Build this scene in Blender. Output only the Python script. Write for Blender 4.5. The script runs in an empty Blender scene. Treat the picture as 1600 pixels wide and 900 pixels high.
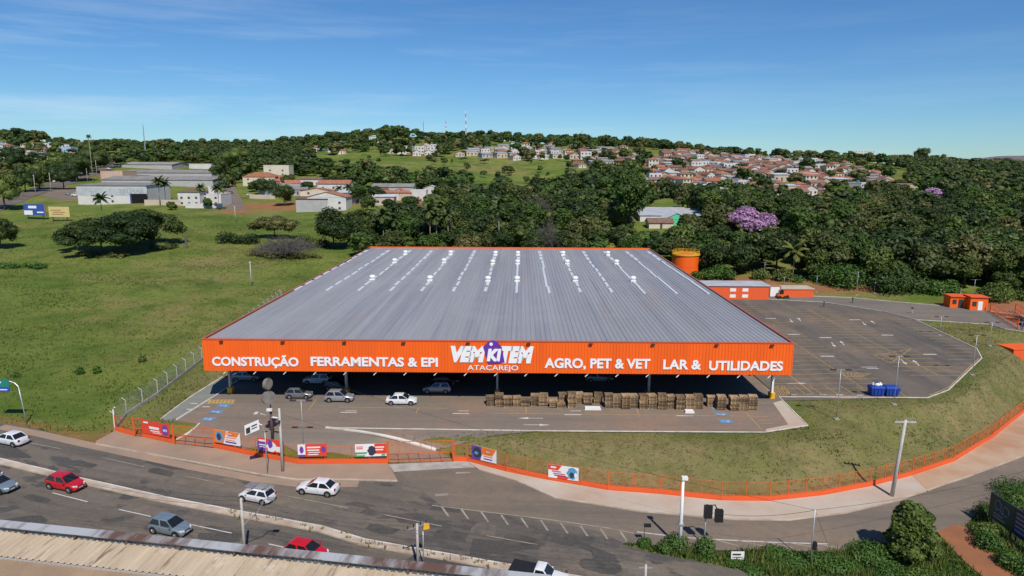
import bpy, bmesh, math, random
import numpy as np
from mathutils import Vector, Matrix
S = bpy.context.scene
COL = S.collection
rad = math.radians
# ---------------------------------------------------------------- camera, sky, sun, exposure
H = 34.0; F = 1067.0
PITCH, ROLL = rad(10.2), rad(0.22)
fwd = Vector((0, math.cos(PITCH), -math.sin(PITCH)))
up0 = Vector((0, math.sin(PITCH), math.cos(PITCH)))
rt = Vector((1, 0, 0)) * math.cos(ROLL) + up0 * math.sin(ROLL)
up = up0 * math.cos(ROLL) - Vector((1, 0, 0)) * math.sin(ROLL)
cd = bpy.data.cameras.new('camera'); cam = bpy.data.objects.new('camera', cd); COL.objects.link(cam)
cam.matrix_world = Matrix(((rt.x, up.x, -fwd.x, 0), (rt.y, up.y, -fwd.y, 0), (rt.z, up.z, -fwd.z, H), (0, 0, 0, 1)))
cd.sensor_width = 36; cd.lens = F / 1600 * 36; cd.clip_start = .5; cd.clip_end = 30000
S.camera = cam
SUN_EL = rad(50); SUN_AZ = math.atan2(0.32, -1.0)      # azimuth from +Y towards +X
sd = bpy.data.lights.new('sun', 'SUN'); sun = bpy.data.objects.new('sun', sd); COL.objects.link(sun)
sd.energy = 4.3; sd.angle = rad(.5); sd.color = (1, .945, .86)
sv = Vector((math.sin(SUN_AZ) * math.cos(SUN_EL), math.cos(SUN_AZ) * math.cos(SUN_EL), math.sin(SUN_EL)))
sun.rotation_euler = sv.to_track_quat('Z', 'Y').to_euler(); sun.location = (0, 0, 200)
W = bpy.data.worlds.new('World'); S.world = W; W.use_nodes = True
wn, wl = W.node_tree.nodes, W.node_tree.links
bg = wn['Background']; sky = wn.new('ShaderNodeTexSky'); sky.sky_type = 'NISHITA'; sky.sun_disc = False
sky.sun_elevation = SUN_EL; sky.sun_rotation = SUN_AZ
sky.altitude = 600; sky.air_density = 1.0; sky.dust_density = 0.05; sky.ozone_density = 2.6
bg.inputs[1].default_value = .078
tc = wn.new('ShaderNodeTexCoord'); mp = wn.new('ShaderNodeMapping'); mp.inputs['Scale'].default_value = (1.3, 1.3, 16)
mp.inputs['Rotation'].default_value = (0, rad(2), 0)
nz = wn.new('ShaderNodeTexNoise'); nz.inputs['Scale'].default_value = 2.1; nz.inputs['Detail'].default_value = 7; nz.inputs['Roughness'].default_value = .62
cr = wn.new('ShaderNodeValToRGB'); cr.color_ramp.elements[0].position = .47; cr.color_ramp.elements[1].position = .86
cr.color_ramp.elements[1].color = (.5, .5, .5, 1)
mx = wn.new('ShaderNodeMixRGB'); mx.inputs[2].default_value = (9.5, 10.6, 11.6, 1)
wl.new(tc.outputs['Generated'], mp.inputs[0]); wl.new(mp.outputs[0], nz.inputs[0]); wl.new(nz.outputs[0], cr.inputs[0])
sx = wn.new('ShaderNodeSeparateXYZ'); wl.new(tc.outputs['Generated'], sx.inputs[0])
m1 = wn.new('ShaderNodeMapRange'); m1.inputs[1].default_value = .30; m1.inputs[2].default_value = .10; wl.new(sx.outputs[2], m1.inputs[0])
m2 = wn.new('ShaderNodeMapRange'); m2.inputs[1].default_value = .45; m2.inputs[2].default_value = -.5; m2.inputs[3].default_value = .22; wl.new(sx.outputs[0], m2.inputs[0])
m3 = wn.new('ShaderNodeMath'); m3.operation = 'MULTIPLY'; wl.new(m1.outputs[0], m3.inputs[0]); wl.new(m2.outputs[0], m3.inputs[1])
m4 = wn.new('ShaderNodeMath'); m4.operation = 'MULTIPLY'; wl.new(cr.outputs[0], m4.inputs[0]); wl.new(m3.outputs[0], m4.inputs[1]); wl.new(m4.outputs[0], mx.inputs[0])
hs = wn.new('ShaderNodeHueSaturation'); hs.inputs['Saturation'].default_value = 1.12
wl.new(sky.outputs[0], hs.inputs['Color']); tn = wn.new('ShaderNodeMixRGB'); tn.blend_type = 'MULTIPLY'; tn.inputs[0].default_value = 1; tn.inputs[2].default_value = (.62, .92, 1.2, 1); wl.new(hs.outputs[0], tn.inputs[1]); wl.new(tn.outputs[0], mx.inputs[1]); wl.new(mx.outputs[0], bg.inputs[0])
S.view_settings.view_transform = 'Standard'; S.view_settings.look = 'None'; S.view_settings.exposure = .08; S.view_settings.gamma = 1
S.cycles.max_bounces = 5; S.cycles.diffuse_bounces = 2; S.cycles.glossy_bounces = 2; S.cycles.transparent_max_bounces = 6
S.cycles.use_denoising = True

# ---------------------------------------------------------------- measuring helpers
def ray(px, py):
    return fwd * F + rt * (px - 800) - up * (py - 450)
def G(px, py, z=0.0):                       # photo pixel -> point on the level z
    d = ray(px, py); t = (z - H) / d.z
    return Vector((d.x * t, d.y * t, z))
ZA, ZB = -2.1, -0.025                       # the road is a gently tilted plane
def zroad(x): return ZA + ZB * x
def R(px, py):                              # photo pixel -> point on the road plane
    d = ray(px, py); t = (ZA - H) / (d.z - ZB * d.x)
    return Vector((d.x * t, d.y * t, H + d.z * t))
def zat(x, y, py):                          # height at which the spot x, y reaches row py
    k = (450 - py) / F; a = up - fwd * k
    return H - (x * a.x + y * a.y) / a.z
def xz(px, py, Y):                          # photo pixel -> point at distance Y
    d = ray(px, py); t = Y / d.y
    return Vector((d.x * t, Y, H + d.z * t))
def proj(p):
    d = Vector(p) - Vector((0, 0, H)); w = d.dot(fwd)
    return 800 + F * d.dot(rt) / w, 450 - F * d.dot(up) / w
def seg_dist(X, Y, poly, closed=True):
    d = np.full(X.shape, 1e9)
    n = len(poly)
    for i in range(n if closed else n - 1):
        ax, ay = poly[i][0], poly[i][1]; bx, by = poly[(i + 1) % n][0], poly[(i + 1) % n][1]
        ex, ey = bx - ax, by - ay
        t = np.clip(((X - ax) * ex + (Y - ay) * ey) / (ex * ex + ey * ey + 1e-9), 0, 1)
        d = np.minimum(d, np.hypot(X - ax - t * ex, Y - ay - t * ey))
    return d
def inside(X, Y, poly):
    r = np.zeros(X.shape, bool); n = len(poly)
    for i in range(n):
        ax, ay = poly[i][0], poly[i][1]; bx, by = poly[(i + 1) % n][0], poly[(i + 1) % n][1]
        c = ((ay > Y) != (by > Y)) & (X < (bx - ax) * (Y - ay) / ((by - ay) if abs(by - ay) > 1e-9 else 1e-9) + ax)
        r ^= c
    return r
FENCE_PX = [(180, 674), (210, 682), (225, 684), (271, 694), (336, 701), (400, 714), (467, 726), (550, 725.5), (605, 725), (709, 721.5), (730, 721.5), (792, 738),
            (857, 751), (908, 759.5), (950, 767), (1031, 773), (1127, 783), (1202, 784), (1285, 775), (1359, 761), (1425, 744), (1490, 722), (1552, 684), (1600, 645)]
FENCE = [R(*p) for p in FENCE_PX]
fd = FENCE[-1] - FENCE[-2]; FENCE.append(FENCE[-1] + fd * 5)
FIELD_EDGE = [R(*p) for p in [(-120, 640), (0, 660), (42, 667), (124, 687), (150, 691)]]
ROADREG = FIELD_EDGE[:1] + FIELD_EDGE[1:] + FENCE + [Vector((170, FENCE[-1].y, 0)), Vector((170, 0, 0)), Vector((-190, 0, 0)), Vector((-190, FIELD_EDGE[0].y + 8, 0))]
A0, B0 = G(319, 579, 4.9), G(1237, 586, 4.9)
U = (B0 - A0); U.z = 0; BW = U.length; U.normalize(); V = Vector((-U.y, U.x, 0)); BROT = math.atan2(U.y, U.x)
BC = (A0 + B0) / 2; BC.z = 0                # middle of the store's front line
def L2W(x, y, z=0): return BC + U * x + V * y + Vector((0, 0, z))
BD = 110.0
PAD = [L2W(-BW / 2 - 1.5, BD + 2), L2W(-BW / 2 - 1.5, 6)] + [G(*p) for p in [(275, 657), (262, 668), (330, 672), (430, 672), (510, 669), (850, 674), (1195, 676), (1262, 665), (1217, 621), (1450, 621.5), (1482, 609), (1533, 560), (1525, 545),
       (1430, 500), (1520, 505), (1640, 520), (1640, 482), (1400, 472), (1210, 461)]] + [L2W(BW / 2 + 3, BD + 2)]
prof_y = np.array([-100, 0, 110, 210, 300, 400, 500, 650, 800, 950, 1150, 1500, 2500, 12000.])
prof_z = np.array([0, 0, 0, 3, 8, 14, 21, 34, 46, 57, 55, 35, 20, 0.])
lat_x = np.array([-900, 0, 60, 130, 300, 420, 500, 600, 750, 900, 1000, 1100, 1300, 1500, 1700, 2600.])
lat_m = np.array([1.1, 1.2, 1.18, .98, .93, .96, 1.12, 1.26, 1.2, 1.1, 1.02, .88, .71, .58, .55, .55])
def znat(X, Y):
    px = 800 + 1067 * X / np.maximum(Y, 60)
    m = np.interp(px, lat_x, lat_m); k = np.clip((Y - 330) / 520, 0, 1)
    z = np.interp(Y, prof_y, prof_z) * (1 + (m - 1) * k)
    z = z + np.clip((Y - 130) / 200, 0, 1) * (1.2 * np.sin(X * .021 + 1) * np.cos(Y * .017) + .8 * np.sin(X * .05 + Y * .03))
    z = z + np.clip((-40 - X) / 60, 0, 1) * np.clip((Y - 100) / 40, 0, 1) * .35 * np.sin(X * .12) * np.sin(Y * .1 + 2)
    return z
def terr(X, Y):
    X = np.atleast_1d(np.asarray(X, float)); Y = np.atleast_1d(np.asarray(Y, float))
    dR = np.where(inside(X, Y, ROADREG), 0, seg_dist(X, Y, ROADREG)); dP = np.where(inside(X, Y, PAD), 0, seg_dist(X, Y, PAD))
    wR = 1 / (dR + .03) ** 2; wP = 1 / (dP + .03) ** 2; wN = 1 / 144.
    z = (zroad(X) * wR + 0 * wP + znat(X, Y) * wN) / (wR + wP + wN)
    # the bank below the yard: a level bench, then an uneven slope down to the fence
    t = dP / (dP + dR + .001); s = np.clip((t - .28) / .62, 0, 1); s = s * s * (3 - 2 * s)
    lump = np.minimum(dP, dR) / 6; lump = np.clip(lump, 0, 1) * (.32 * np.sin(X * .31 + 1.7 * np.sin(Y * .23)) * np.cos(Y * .37 + X * .11) + .16 * np.sin(X * .9 + Y * .5) * np.cos(Y * .8 - X * .3))
    k = np.clip((X + 14) / 10, 0, 1) * np.clip((175 - Y) / 25, 0, 1) * np.clip((60 - dR) / 20, 0, 1)
    return z * (1 - k) + k * (zroad(X) * s + lump)
def tz(x, y): return float(terr(x, y)[0])
_ts = np.concatenate([np.arange(40, 300, .5), np.arange(300, 1400, 2.0)])
def T(px, py):                              # photo pixel -> point on the terrain
    d = ray(px, py); X = d.x / d.y * _ts; Z = H + d.z / d.y * _ts
    g = Z - terr(X, _ts); i = int(np.argmax(g < 0))
    if g[i] >= 0: i = len(_ts) - 1
    if i > 0: k = g[i - 1] / (g[i - 1] - g[i] + 1e-9); t = _ts[i - 1] + k * (_ts[i] - _ts[i - 1])
    else: t = _ts[0]
    x = d.x / d.y * t
    return Vector((x, t, tz(x, t)))

# ---------------------------------------------------------------- mesh helpers
class MB:
    def __init__(s): s.v = []; s.f = []; s.m = []
    def quad(s, pts, mi=0):
        n = len(s.v); s.v += [tuple(p) for p in pts]; s.f.append(tuple(range(n, n + len(pts)))); s.m.append(mi); return s
    def hexa(s, P, mi=0):                   # P: four bottom points ccw, four top points
        n = len(s.v); s.v += [tuple(p) for p in P]
        for q in ((3, 2, 1, 0), (4, 5, 6, 7), (0, 1, 5, 4), (1, 2, 6, 5), (2, 3, 7, 6), (3, 0, 4, 7)):
            s.f.append(tuple(n + i for i in q)); s.m.append(mi)
        return s
    def box(s, x0, x1, y0, y1, z0, z1, mi=0):
        return s.hexa([(x0, y0, z0), (x1, y0, z0), (x1, y1, z0), (x0, y1, z0), (x0, y0, z1), (x1, y0, z1), (x1, y1, z1), (x0, y1, z1)], mi)
    def bar(s, p, q, w, h, mi=0):           # bar w wide (sideways), h high, along p-q
        p, q = Vector(p), Vector(q); d = (q - p).normalized()
        a = d.cross(Vector((0, 0, 1)));  a = Vector((1, 0, 0)) if a.length < 1e-4 else a.normalized()
        b = a.cross(d); a = a * w / 2; b = b * h / 2
        return s.hexa([p - a - b, p + a - b, q + a - b, q - a - b, p - a + b, p + a + b, q + a + b, q - a + b], mi)
    def tube(s, pts, r, n=8, mi=0, cap=True):
        pts = [Vector(p) for p in pts]; rs = r if isinstance(r, (list, tuple)) else [r] * len(pts); b0 = len(s.v)
        for i, p in enumerate(pts):
            d = (pts[min(i + 1, len(pts) - 1)] - pts[max(i - 1, 0)]).normalized()
            a = d.cross(Vector((.31, .17, .93)) if abs(d.z) < .9 else Vector((1, 0, 0))).normalized(); b = d.cross(a)
            for k in range(n):
                t = 2 * math.pi * k / n; s.v.append(tuple(p + (a * math.cos(t) + b * math.sin(t)) * rs[i]))
        for i in range(len(pts) - 1):
            for k in range(n):
                s.f.append((b0 + i * n + k, b0 + i * n + (k + 1) % n, b0 + (i + 1) * n + (k + 1) % n, b0 + (i + 1) * n + k)); s.m.append(mi)
        if cap:
            s.f.append(tuple(b0 + k for k in range(n))[::-1]); s.m.append(mi)
            e = b0 + (len(pts) - 1) * n; s.f.append(tuple(e + k for k in range(n))); s.m.append(mi)
        return s
    def prism(s, poly, z0, z1, mi=0):       # poly of (x, y)
        n = len(poly); b = len(s.v)
        s.v += [(p[0], p[1], z0) for p in poly] + [(p[0], p[1], z1) for p in poly]
        s.f.append(tuple(range(b, b + n))[::-1]); s.f.append(tuple(range(b + n, b + 2 * n))); s.m += [mi, mi]
        for i in range(n):
            j = (i + 1) % n; s.f.append((b + i, b + j, b + n + j, b + n + i)); s.m.append(mi)
        return s
    def lathe(s, prof, c=(0, 0, 0), n=16, mi=0):
        b = len(s.v)
        for r, z in prof:
            for k in range(n):
                t = 2 * math.pi * k / n; s.v.append((c[0] + r * math.cos(t), c[1] + r * math.sin(t), c[2] + z))
        for i in range(len(prof) - 1):
            for k in range(n):
                s.f.append((b + i * n + k, b + i * n + (k + 1) % n, b + (i + 1) * n + (k + 1) % n, b + (i + 1) * n + k)); s.m.append(mi)
        s.f.append(tuple(b + k for k in range(n))[::-1]); s.m.append(mi)
        e = b + (len(prof) - 1) * n; s.f.append(tuple(e + k for k in range(n))); s.m.append(mi)
        return s
    def disc(s, c, r, axis, thick, n=20, mi=0):
        c, a = Vector(c), Vector(axis).normalized()
        return s.tube([c - a * thick / 2, c + a * thick / 2], r, n, mi)
    def mesh(s, name, mats, smooth=False, fix=True):
        me = bpy.data.meshes.new(name); me.from_pydata(s.v, [], s.f)
        for m in (mats if isinstance(mats, (list, tuple)) else [mats]): me.materials.append(m)
        me.polygons.foreach_set('material_index', s.m)
        if fix and len(s.f) < 20000:
            b = bmesh.new(); b.from_mesh(me); bmesh.ops.recalc_face_normals(b, faces=b.faces); b.to_mesh(me); b.free()
        if smooth: me.polygons.foreach_set('use_smooth', [True] * len(me.polygons))
        me.update(); return me
    def build(s, name, mats, parent=None, smooth=False, world=False):
        o = bpy.data.objects.new(name, s.mesh(name, mats, smooth)); COL.objects.link(o)
        if parent is not None:
            o.parent = parent
            if world: o.matrix_parent_inverse = parent.matrix_basis.inverted()
        return o
def tag(o, label, cat, group=None, kind=None):
    if label: o['label'] = label
    if cat: o['category'] = cat
    if group: o['group'] = group
    if kind: o['kind'] = kind
    return o
def thing(name, label, cat, loc=(0, 0, 0), rz=0, group=None):
    o = bpy.data.objects.new(name, None); COL.objects.link(o); o.location = loc; o.rotation_euler = (0, 0, rz)
    o.empty_display_size = .3
    return tag(o, label, cat, group)
def addmesh(name, me, parent=None):
    o = bpy.data.objects.new(name, me); COL.objects.link(o)
    if parent is not None: o.parent = parent
    return o
def dup(root, loc, rz=0, label=None, group=None, scale=None):
    r = root.copy(); COL.objects.link(r); r.location = loc; r.rotation_euler = (0, 0, rz)
    if scale is not None: r.scale = scale if isinstance(scale, (tuple, list)) else (scale,) * 3
    if label: r['label'] = label
    if group: r['group'] = group
    for ch in list(root.children):
        c = ch.copy(); COL.objects.link(c); c.parent = r
        for g in list(ch.children):
            d = g.copy(); COL.objects.link(d); d.parent = c
    return r
def struct(name, o):
    o.name = name; o['kind'] = 'structure'; return o

# ---------------------------------------------------------------- materials
def nodes(m): m.use_nodes = True; return m.node_tree.nodes, m.node_tree.links
def pm(name, c1, c2=None, rough=.6, metal=0., scale=1., detail=6, bump=0., bscale=None, stretch=(1, 1, 1), spec=.5, objrand=0., lo=.35, hi=.65, coat=0.):
    m = bpy.data.materials.new(name); n, l = nodes(m); p = n['Principled BSDF']
    p.inputs['Roughness'].default_value = rough; p.inputs['Metallic'].default_value = metal; p.inputs['Specular IOR Level'].default_value = spec
    p.inputs['Coat Weight'].default_value = coat
    c1 = (*c1, 1); c2 = (*c2, 1) if c2 else tuple(x * .82 for x in c1[:3]) + (1,)
    tx = n.new('ShaderNodeTexCoord'); mpn = n.new('ShaderNodeMapping'); mpn.inputs['Scale'].default_value = stretch
    nt = n.new('ShaderNodeTexNoise'); nt.inputs['Scale'].default_value = scale; nt.inputs['Detail'].default_value = detail; nt.inputs['Roughness'].default_value = .6
    r = n.new('ShaderNodeValToRGB'); r.color_ramp.elements[0].position = lo; r.color_ramp.elements[1].position = hi
    r.color_ramp.elements[0].color = c1; r.color_ramp.elements[1].color = c2
    l.new(tx.outputs['Object'], mpn.inputs[0]); l.new(mpn.outputs[0], nt.inputs[0]); l.new(nt.outputs[0], r.inputs[0])
    out = r.outputs[0]
    if objrand:
        oi = n.new('ShaderNodeObjectInfo'); mr = n.new('ShaderNodeMapRange'); mr.inputs[3].default_value = 1 - objrand; mr.inputs[4].default_value = 1 + objrand
        h = n.new('ShaderNodeHueSaturation'); l.new(oi.outputs['Random'], mr.inputs[0]); l.new(mr.outputs[0], h.inputs['Value']); l.new(out, h.inputs['Color']); out = h.outputs[0]
    l.new(out, p.inputs['Base Color'])
    if bump:
        nb = n.new('ShaderNodeTexNoise'); nb.inputs['Scale'].default_value = bscale or scale * 6; nb.inputs['Detail'].default_value = 4
        b = n.new('ShaderNodeBump'); b.inputs['Strength'].default_value = bump; b.inputs['Distance'].default_value = .05
        l.new(tx.outputs['Object'], nb.inputs[0]); l.new(nb.outputs[0], b.inputs['Height']); l.new(b.outputs[0], p.inputs['Normal'])
    return m
def mixnode(n, l, fac, a, b):
    x = n.new('ShaderNodeMixRGB')
    if hasattr(fac, 'links'): l.new(fac, x.inputs[0])
    else: x.inputs[0].default_value = fac
    for i, c in ((1, a), (2, b)):
        if hasattr(c, 'links'): l.new(c, x.inputs[i])
        else: x.inputs[i].default_value = (*c, 1)
    return x.outputs[0]
def noise(n, l, co, scale, detail=5, rough=.6, lo=.4, hi=.6, stretch=None, rot=0, kind='noise'):
    if stretch or rot:
        mp_ = n.new('ShaderNodeMapping'); mp_.inputs['Rotation'].default_value = (0, 0, rot); mp_.inputs['Scale'].default_value = stretch or (1, 1, 1)
        l.new(co, mp_.inputs[0])
        if rot:                              # turn first, then stretch
            mp_.inputs['Scale'].default_value = (1, 1, 1); m2 = n.new('ShaderNodeMapping'); m2.inputs['Scale'].default_value = stretch or (1, 1, 1)
            l.new(mp_.outputs[0], m2.inputs[0]); mp_ = m2
        co = mp_.outputs[0]
    if kind == 'voronoi':
        t = n.new('ShaderNodeTexVoronoi'); t.inputs['Scale'].default_value = scale; o = t.outputs['Color']
    else:
        t = n.new('ShaderNodeTexNoise'); t.inputs['Scale'].default_value = scale; t.inputs['Detail'].default_value = detail; t.inputs['Roughness'].default_value = rough; o = t.outputs[0]
    l.new(co, t.inputs[0])
    mr = n.new('ShaderNodeMapRange'); mr.inputs[1].default_value = lo; mr.inputs[2].default_value = hi; l.new(o, mr.inputs[0])
    return mr.outputs[0]
def asphalt(name, base, lite, dark, soil, rot=0, soilamt=(.52, .75), patches=True, lanes=True):
    m = bpy.data.materials.new(name); n, l = nodes(m); p = n['Principled BSDF']; p.inputs['Roughness'].default_value = .88; p.inputs['Specular IOR Level'].default_value = .25
    co = n.new('ShaderNodeTexCoord').outputs['Object']
    c = mixnode(n, l, noise(n, l, co, .09, 6, .65, .35, .65), base, lite)
    if lanes: c = mixnode(n, l, noise(n, l, co, .3, 5, .7, .46, .7, (.06, 1, 1), rot), c, dark)
    if patches:
        c = mixnode(n, l, noise(n, l, co, .3, 3, .5, .62, .65, (.4, 1, 1), rot), c, dark)
        v = noise(n, l, co, .42, lo=.84, hi=.85, stretch=(.45, 1, 1), rot=rot, kind='voronoi')
        c = mixnode(n, l, v, c, tuple(x * .8 for x in dark))
        c = mixnode(n, l, noise(n, l, co, .35, 4, .6, .60, .64, (.5, 1, 1), rot), c, tuple(x * .9 for x in dark))
        c = mixnode(n, l, noise(n, l, co, .12, 6, .8, .55, .75, (.5, 1, 1), rot), c, tuple(x * 1.25 for x in lite))
    c = mixnode(n, l, noise(n, l, co, .05, 6, .7, *soilamt), c, soil)
    c = mixnode(n, l, noise(n, l, co, 1.1, 7, .8, .42, .72), c, mixnode(n, l, .6, c, dark))
    g = noise(n, l, co, 5, 4, .8, .3, .7)
    c = mixnode(n, l, g, c, mixnode(n, l, .22, c, (.3, .28, .25)))
    l.new(c, p.inputs['Base Color'])
    nb = n.new('ShaderNodeTexNoise'); nb.inputs['Scale'].default_value = 14; l.new(co, nb.inputs[0])
    b = n.new('ShaderNodeBump'); b.inputs['Strength'].default_value = .35; b.inputs['Distance'].default_value = .03; l.new(nb.outputs[0], b.inputs['Height']); l.new(b.outputs[0], p.inputs['Normal'])
    return m
def foliage(name, c1, c2, c3, var=.35):
    m = bpy.data.materials.new(name); n, l = nodes(m); p = n['Principled BSDF']
    p.inputs['Roughness'].default_value = .55; p.inputs['Specular IOR Level'].default_value = .3
    oi = n.new('ShaderNodeObjectInfo'); at = n.new('ShaderNodeAttribute'); at.attribute_name = 'tone'
    ad = n.new('ShaderNodeMath'); ad.operation = 'ADD'; l.new(oi.outputs['Random'], ad.inputs[0]); l.new(at.outputs['Fac'], ad.inputs[1])
    fr = n.new('ShaderNodeMath'); fr.operation = 'FRACT'; l.new(ad.outputs[0], fr.inputs[0])
    r = n.new('ShaderNodeValToRGB'); e = r.color_ramp.elements; e[0].color = (*c1, 1); e[1].color = (*c3, 1); q = e.new(.55); q.color = (*c2, 1)
    l.new(fr.outputs[0], r.inputs[0])
    ge = n.new('ShaderNodeNewGeometry'); mr = n.new('ShaderNodeMapRange'); mr.inputs[3].default_value = 1 - var; mr.inputs[4].default_value = 1 + var
    l.new(ge.outputs['Random Per Island'], mr.inputs[0])
    h = n.new('ShaderNodeHueSaturation'); l.new(mr.outputs[0], h.inputs['Value']); l.new(r.outputs[0], h.inputs['Color'])
    l.new(h.outputs[0], p.inputs['Base Color'])
    tr = n.new('ShaderNodeBsdfTranslucent'); l.new(h.outputs[0], tr.inputs['Color']); ms = n.new('ShaderNodeMixShader'); ms.inputs[0].default_value = .2
    l.new(p.outputs[0], ms.inputs[1]); l.new(tr.outputs[0], ms.inputs[2]); l.new(ms.outputs[0], n['Material Output'].inputs[0])
    return m
M = {}
M['orange'] = pm('orange_paint', (.88, .125, .005), (.7, .1, .008), .55, scale=.5, detail=8, stretch=(1, 1, .12), lo=.4, hi=.85)
M['orange_dirty'] = pm('orange_wall_paint', (.76, .105, .018), (.62, .1, .03), .75, scale=.8, lo=.4, hi=.8)
M['orange_metal'] = pm('orange_fence_paint', (.7, .13, .02), (.6, .1, .02), .5, scale=2)
M['white'] = pm('white_paint', (.8, .8, .79), (.74, .74, .72), .5, scale=.8)
M['letter'] = pm('white_lettering', (.82, .82, .82), (.79, .79, .8), .45)
M['purple'] = pm('purple_sign', (.13, .035, .34), (.12, .03, .3), .45)
M['concrete'] = pm('concrete', (.42, .40, .36), (.3, .28, .25), .85, scale=.9, bump=.3, bscale=8)
M['pole_conc'] = pm('pole_concrete', (.5, .48, .45), (.4, .38, .35), .8, scale=1.5)
M['disc'] = pm('weathered_zinc', (.3, .27, .23), (.2, .175, .15), .6, .3, scale=1.5)
M['galv'] = pm('galvanised_steel', (.5, .51, .52), (.42, .43, .44), .45, .5, scale=2)
M['darkmetal'] = pm('dark_metal', (.035, .033, .032), (.06, .05, .045), .55, .2, scale=3)
M['rust'] = pm('rusted_steel', (.11, .065, .05), (.06, .045, .04), .8, scale=3)
M['black'] = pm('black_plastic', (.012, .012, .013), (.018, .018, .018), .5)
M['yellow'] = pm('yellow_paint', (.78, .42, .02), (.68, .36, .02), .5, scale=2)
M['interior'] = pm('shop_shell_shade', (.018, .017, .017), (.014, .013, .013), .95, scale=.4, spec=.1)  # near black puts the deep shade under the canopy into the colour
M['walk'] = pm('sidewalk_concrete', (.5, .435, .36), (.42, .29, .2), .9, scale=.12, detail=8, bump=.3, bscale=6, lo=.38, hi=.68)
M['walk_red'] = pm('sidewalk_soil_stained', (.36, .24, .165), (.27, .2, .145), .9, scale=.25, detail=8, bump=.3, bscale=6)
M['kerb'] = pm('whitewashed_kerb', (.62, .59, .53), (.4, .33, .26), .85, scale=.6, lo=.45, hi=.75)
M['kerb_soil'] = pm('dusty_kerb', (.52, .44, .35), (.36, .27, .2), .9, scale=.5)
M['soil'] = pm('red_soil', (.33, .125, .05), (.25, .1, .045), .95, scale=.4, detail=8, bump=.5, bscale=3)
M['line_w'] = pm('white_road_paint', (.56, .54, .5), (.27, .245, .215), .8, scale=1.2, detail=8, lo=.5, hi=.8)
M['line_y'] = pm('yellow_road_paint', (.5, .32, .09), (.3, .22, .11), .8, scale=1.5, detail=8, lo=.4, hi=.75)
M['line_f'] = pm('worn_road_paint', (.36, .31, .24), (.2, .175, .15), .85, scale=.8, detail=8, lo=.4, hi=.7)
M['line_b'] = pm('blue_road_paint', (.09, .26, .5), (.1, .22, .38), .8, scale=1.5)
M['bark'] = pm('bark', (.12, .085, .06), (.07, .05, .036), .95, scale=3)
M['bark_pale'] = pm('pale_bark', (.3, .26, .22), (.2, .17, .14), .95, scale=2)
M['twig'] = pm('bare_twigs', (.14, .12, .105), (.09, .08, .07), .95, scale=2)
M['palm_trunk'] = pm('palm_trunk', (.3, .26, .21), (.2, .17, .13), .95, scale=3)
M['leaf_dark'] = foliage('dark_leaves', (.025, .047, .01), (.043, .07, .014), (.074, .1, .02))
M['leaf_mid'] = foliage('green_leaves', (.04, .078, .013), (.064, .112, .018), (.11, .145, .028))
M['leaf_olive'] = foliage('olive_leaves', (.05, .07, .015), (.085, .1, .026), (.13, .125, .04))
M['leaf_pink'] = foliage('pink_blossom', (.42, .24, .4), (.5, .3, .46), (.4, .21, .39), .35)
M['leaf_palm'] = foliage('palm_fronds', (.035, .06, .014), (.05, .08, .02), (.08, .1, .03))
M['leaf_yellow'] = foliage('yellow_fronds', (.12, .14, .03), (.15, .155, .035), (.12, .13, .03))
M['grassblade'] = foliage('grass_blades', (.105, .15, .03), (.135, .165, .038), (.2, .19, .06), .14)
M['dryblade'] = foliage('dry_grass_blades', (.16, .15, .055), (.23, .185, .08), (.28, .21, .105), .14)
M['weed'] = foliage('weed_leaves', (.05, .11, .018), (.07, .14, .022), (.1, .15, .03), .4)
for nm, c in (('white', (.72, .73, .74)), ('red', (.52, .01, .016)), ('silver', (.36, .37, .39)), ('bluegrey', (.23, .29, .34)), ('dark', (.03, .03, .034)), ('maroon', (.12, .012, .016)), ('greycar', (.2, .2, .21))):
    M['car_' + nm] = pm('car_paint_' + nm, c, tuple(x * .93 for x in c), .28, .35 if nm in ('silver', 'bluegrey', 'greycar') else 0, coat=.6)
M['glass'] = pm('car_glass', (.012, .014, .016), (.016, .018, .02), .08, spec=.6)
M['winglass'] = pm('window_glass', (.03, .035, .04), (.05, .055, .06), .15)
M['tyre'] = pm('tyre_rubber', (.014, .014, .014), (.02, .02, .02), .85)
M['rim'] = pm('alloy_rim', (.4, .4, .41), (.3, .3, .3), .35, .7)
M['lamp_glass'] = pm('headlamp_glass', (.65, .66, .68), (.5, .5, .52), .15)
M['tail'] = pm('tail_lamp', (.4, .008, .01), (.3, .008, .01), .25)
M['plate'] = pm('number_plate', (.6, .6, .6), (.55, .55, .55), .5)
for nm, c in (('white', (.6, .58, .55)), ('cream', (.62, .55, .43)), ('beige', (.5, .42, .33)), ('pink', (.55, .38, .3)), ('grey', (.4, .39, .38)), ('blue', (.3, .45, .62)), ('brick', (.33, .16, .09)), ('green', (.1, .55, .3)), ('ochre', (.6, .4, .14))):
    M['w_' + nm] = pm('house_wall_' + nm, c, tuple(x * .8 for x in c), .9, scale=.35, detail=7, lo=.4, hi=.8)
M['tile'] = pm('terracotta_tiles', (.36, .135, .07), (.22, .09, .055), .9, scale=.8, detail=8, objrand=.3)
M['tile_old'] = pm('weathered_tiles', (.24, .13, .09), (.15, .09, .07), .9, scale=.7, detail=8, objrand=.3)
M['fibre'] = pm('fibre_cement_roof', (.27, .25, .235), (.19, .175, .165), .9, scale=.25, detail=8, stretch=(1, .3, 1), objrand=.25)
M['tin'] = pm('pale_metal_roof', (.66, .67, .69), (.5, .51, .53), .5, .2, scale=.3, objrand=.15)
M['pallet'] = pm('weathered_pallet_wood', (.4, .265, .145), (.15, .105, .068), .9, scale=1.1, detail=6, objrand=.6, stretch=(1, 4, 1))
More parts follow.
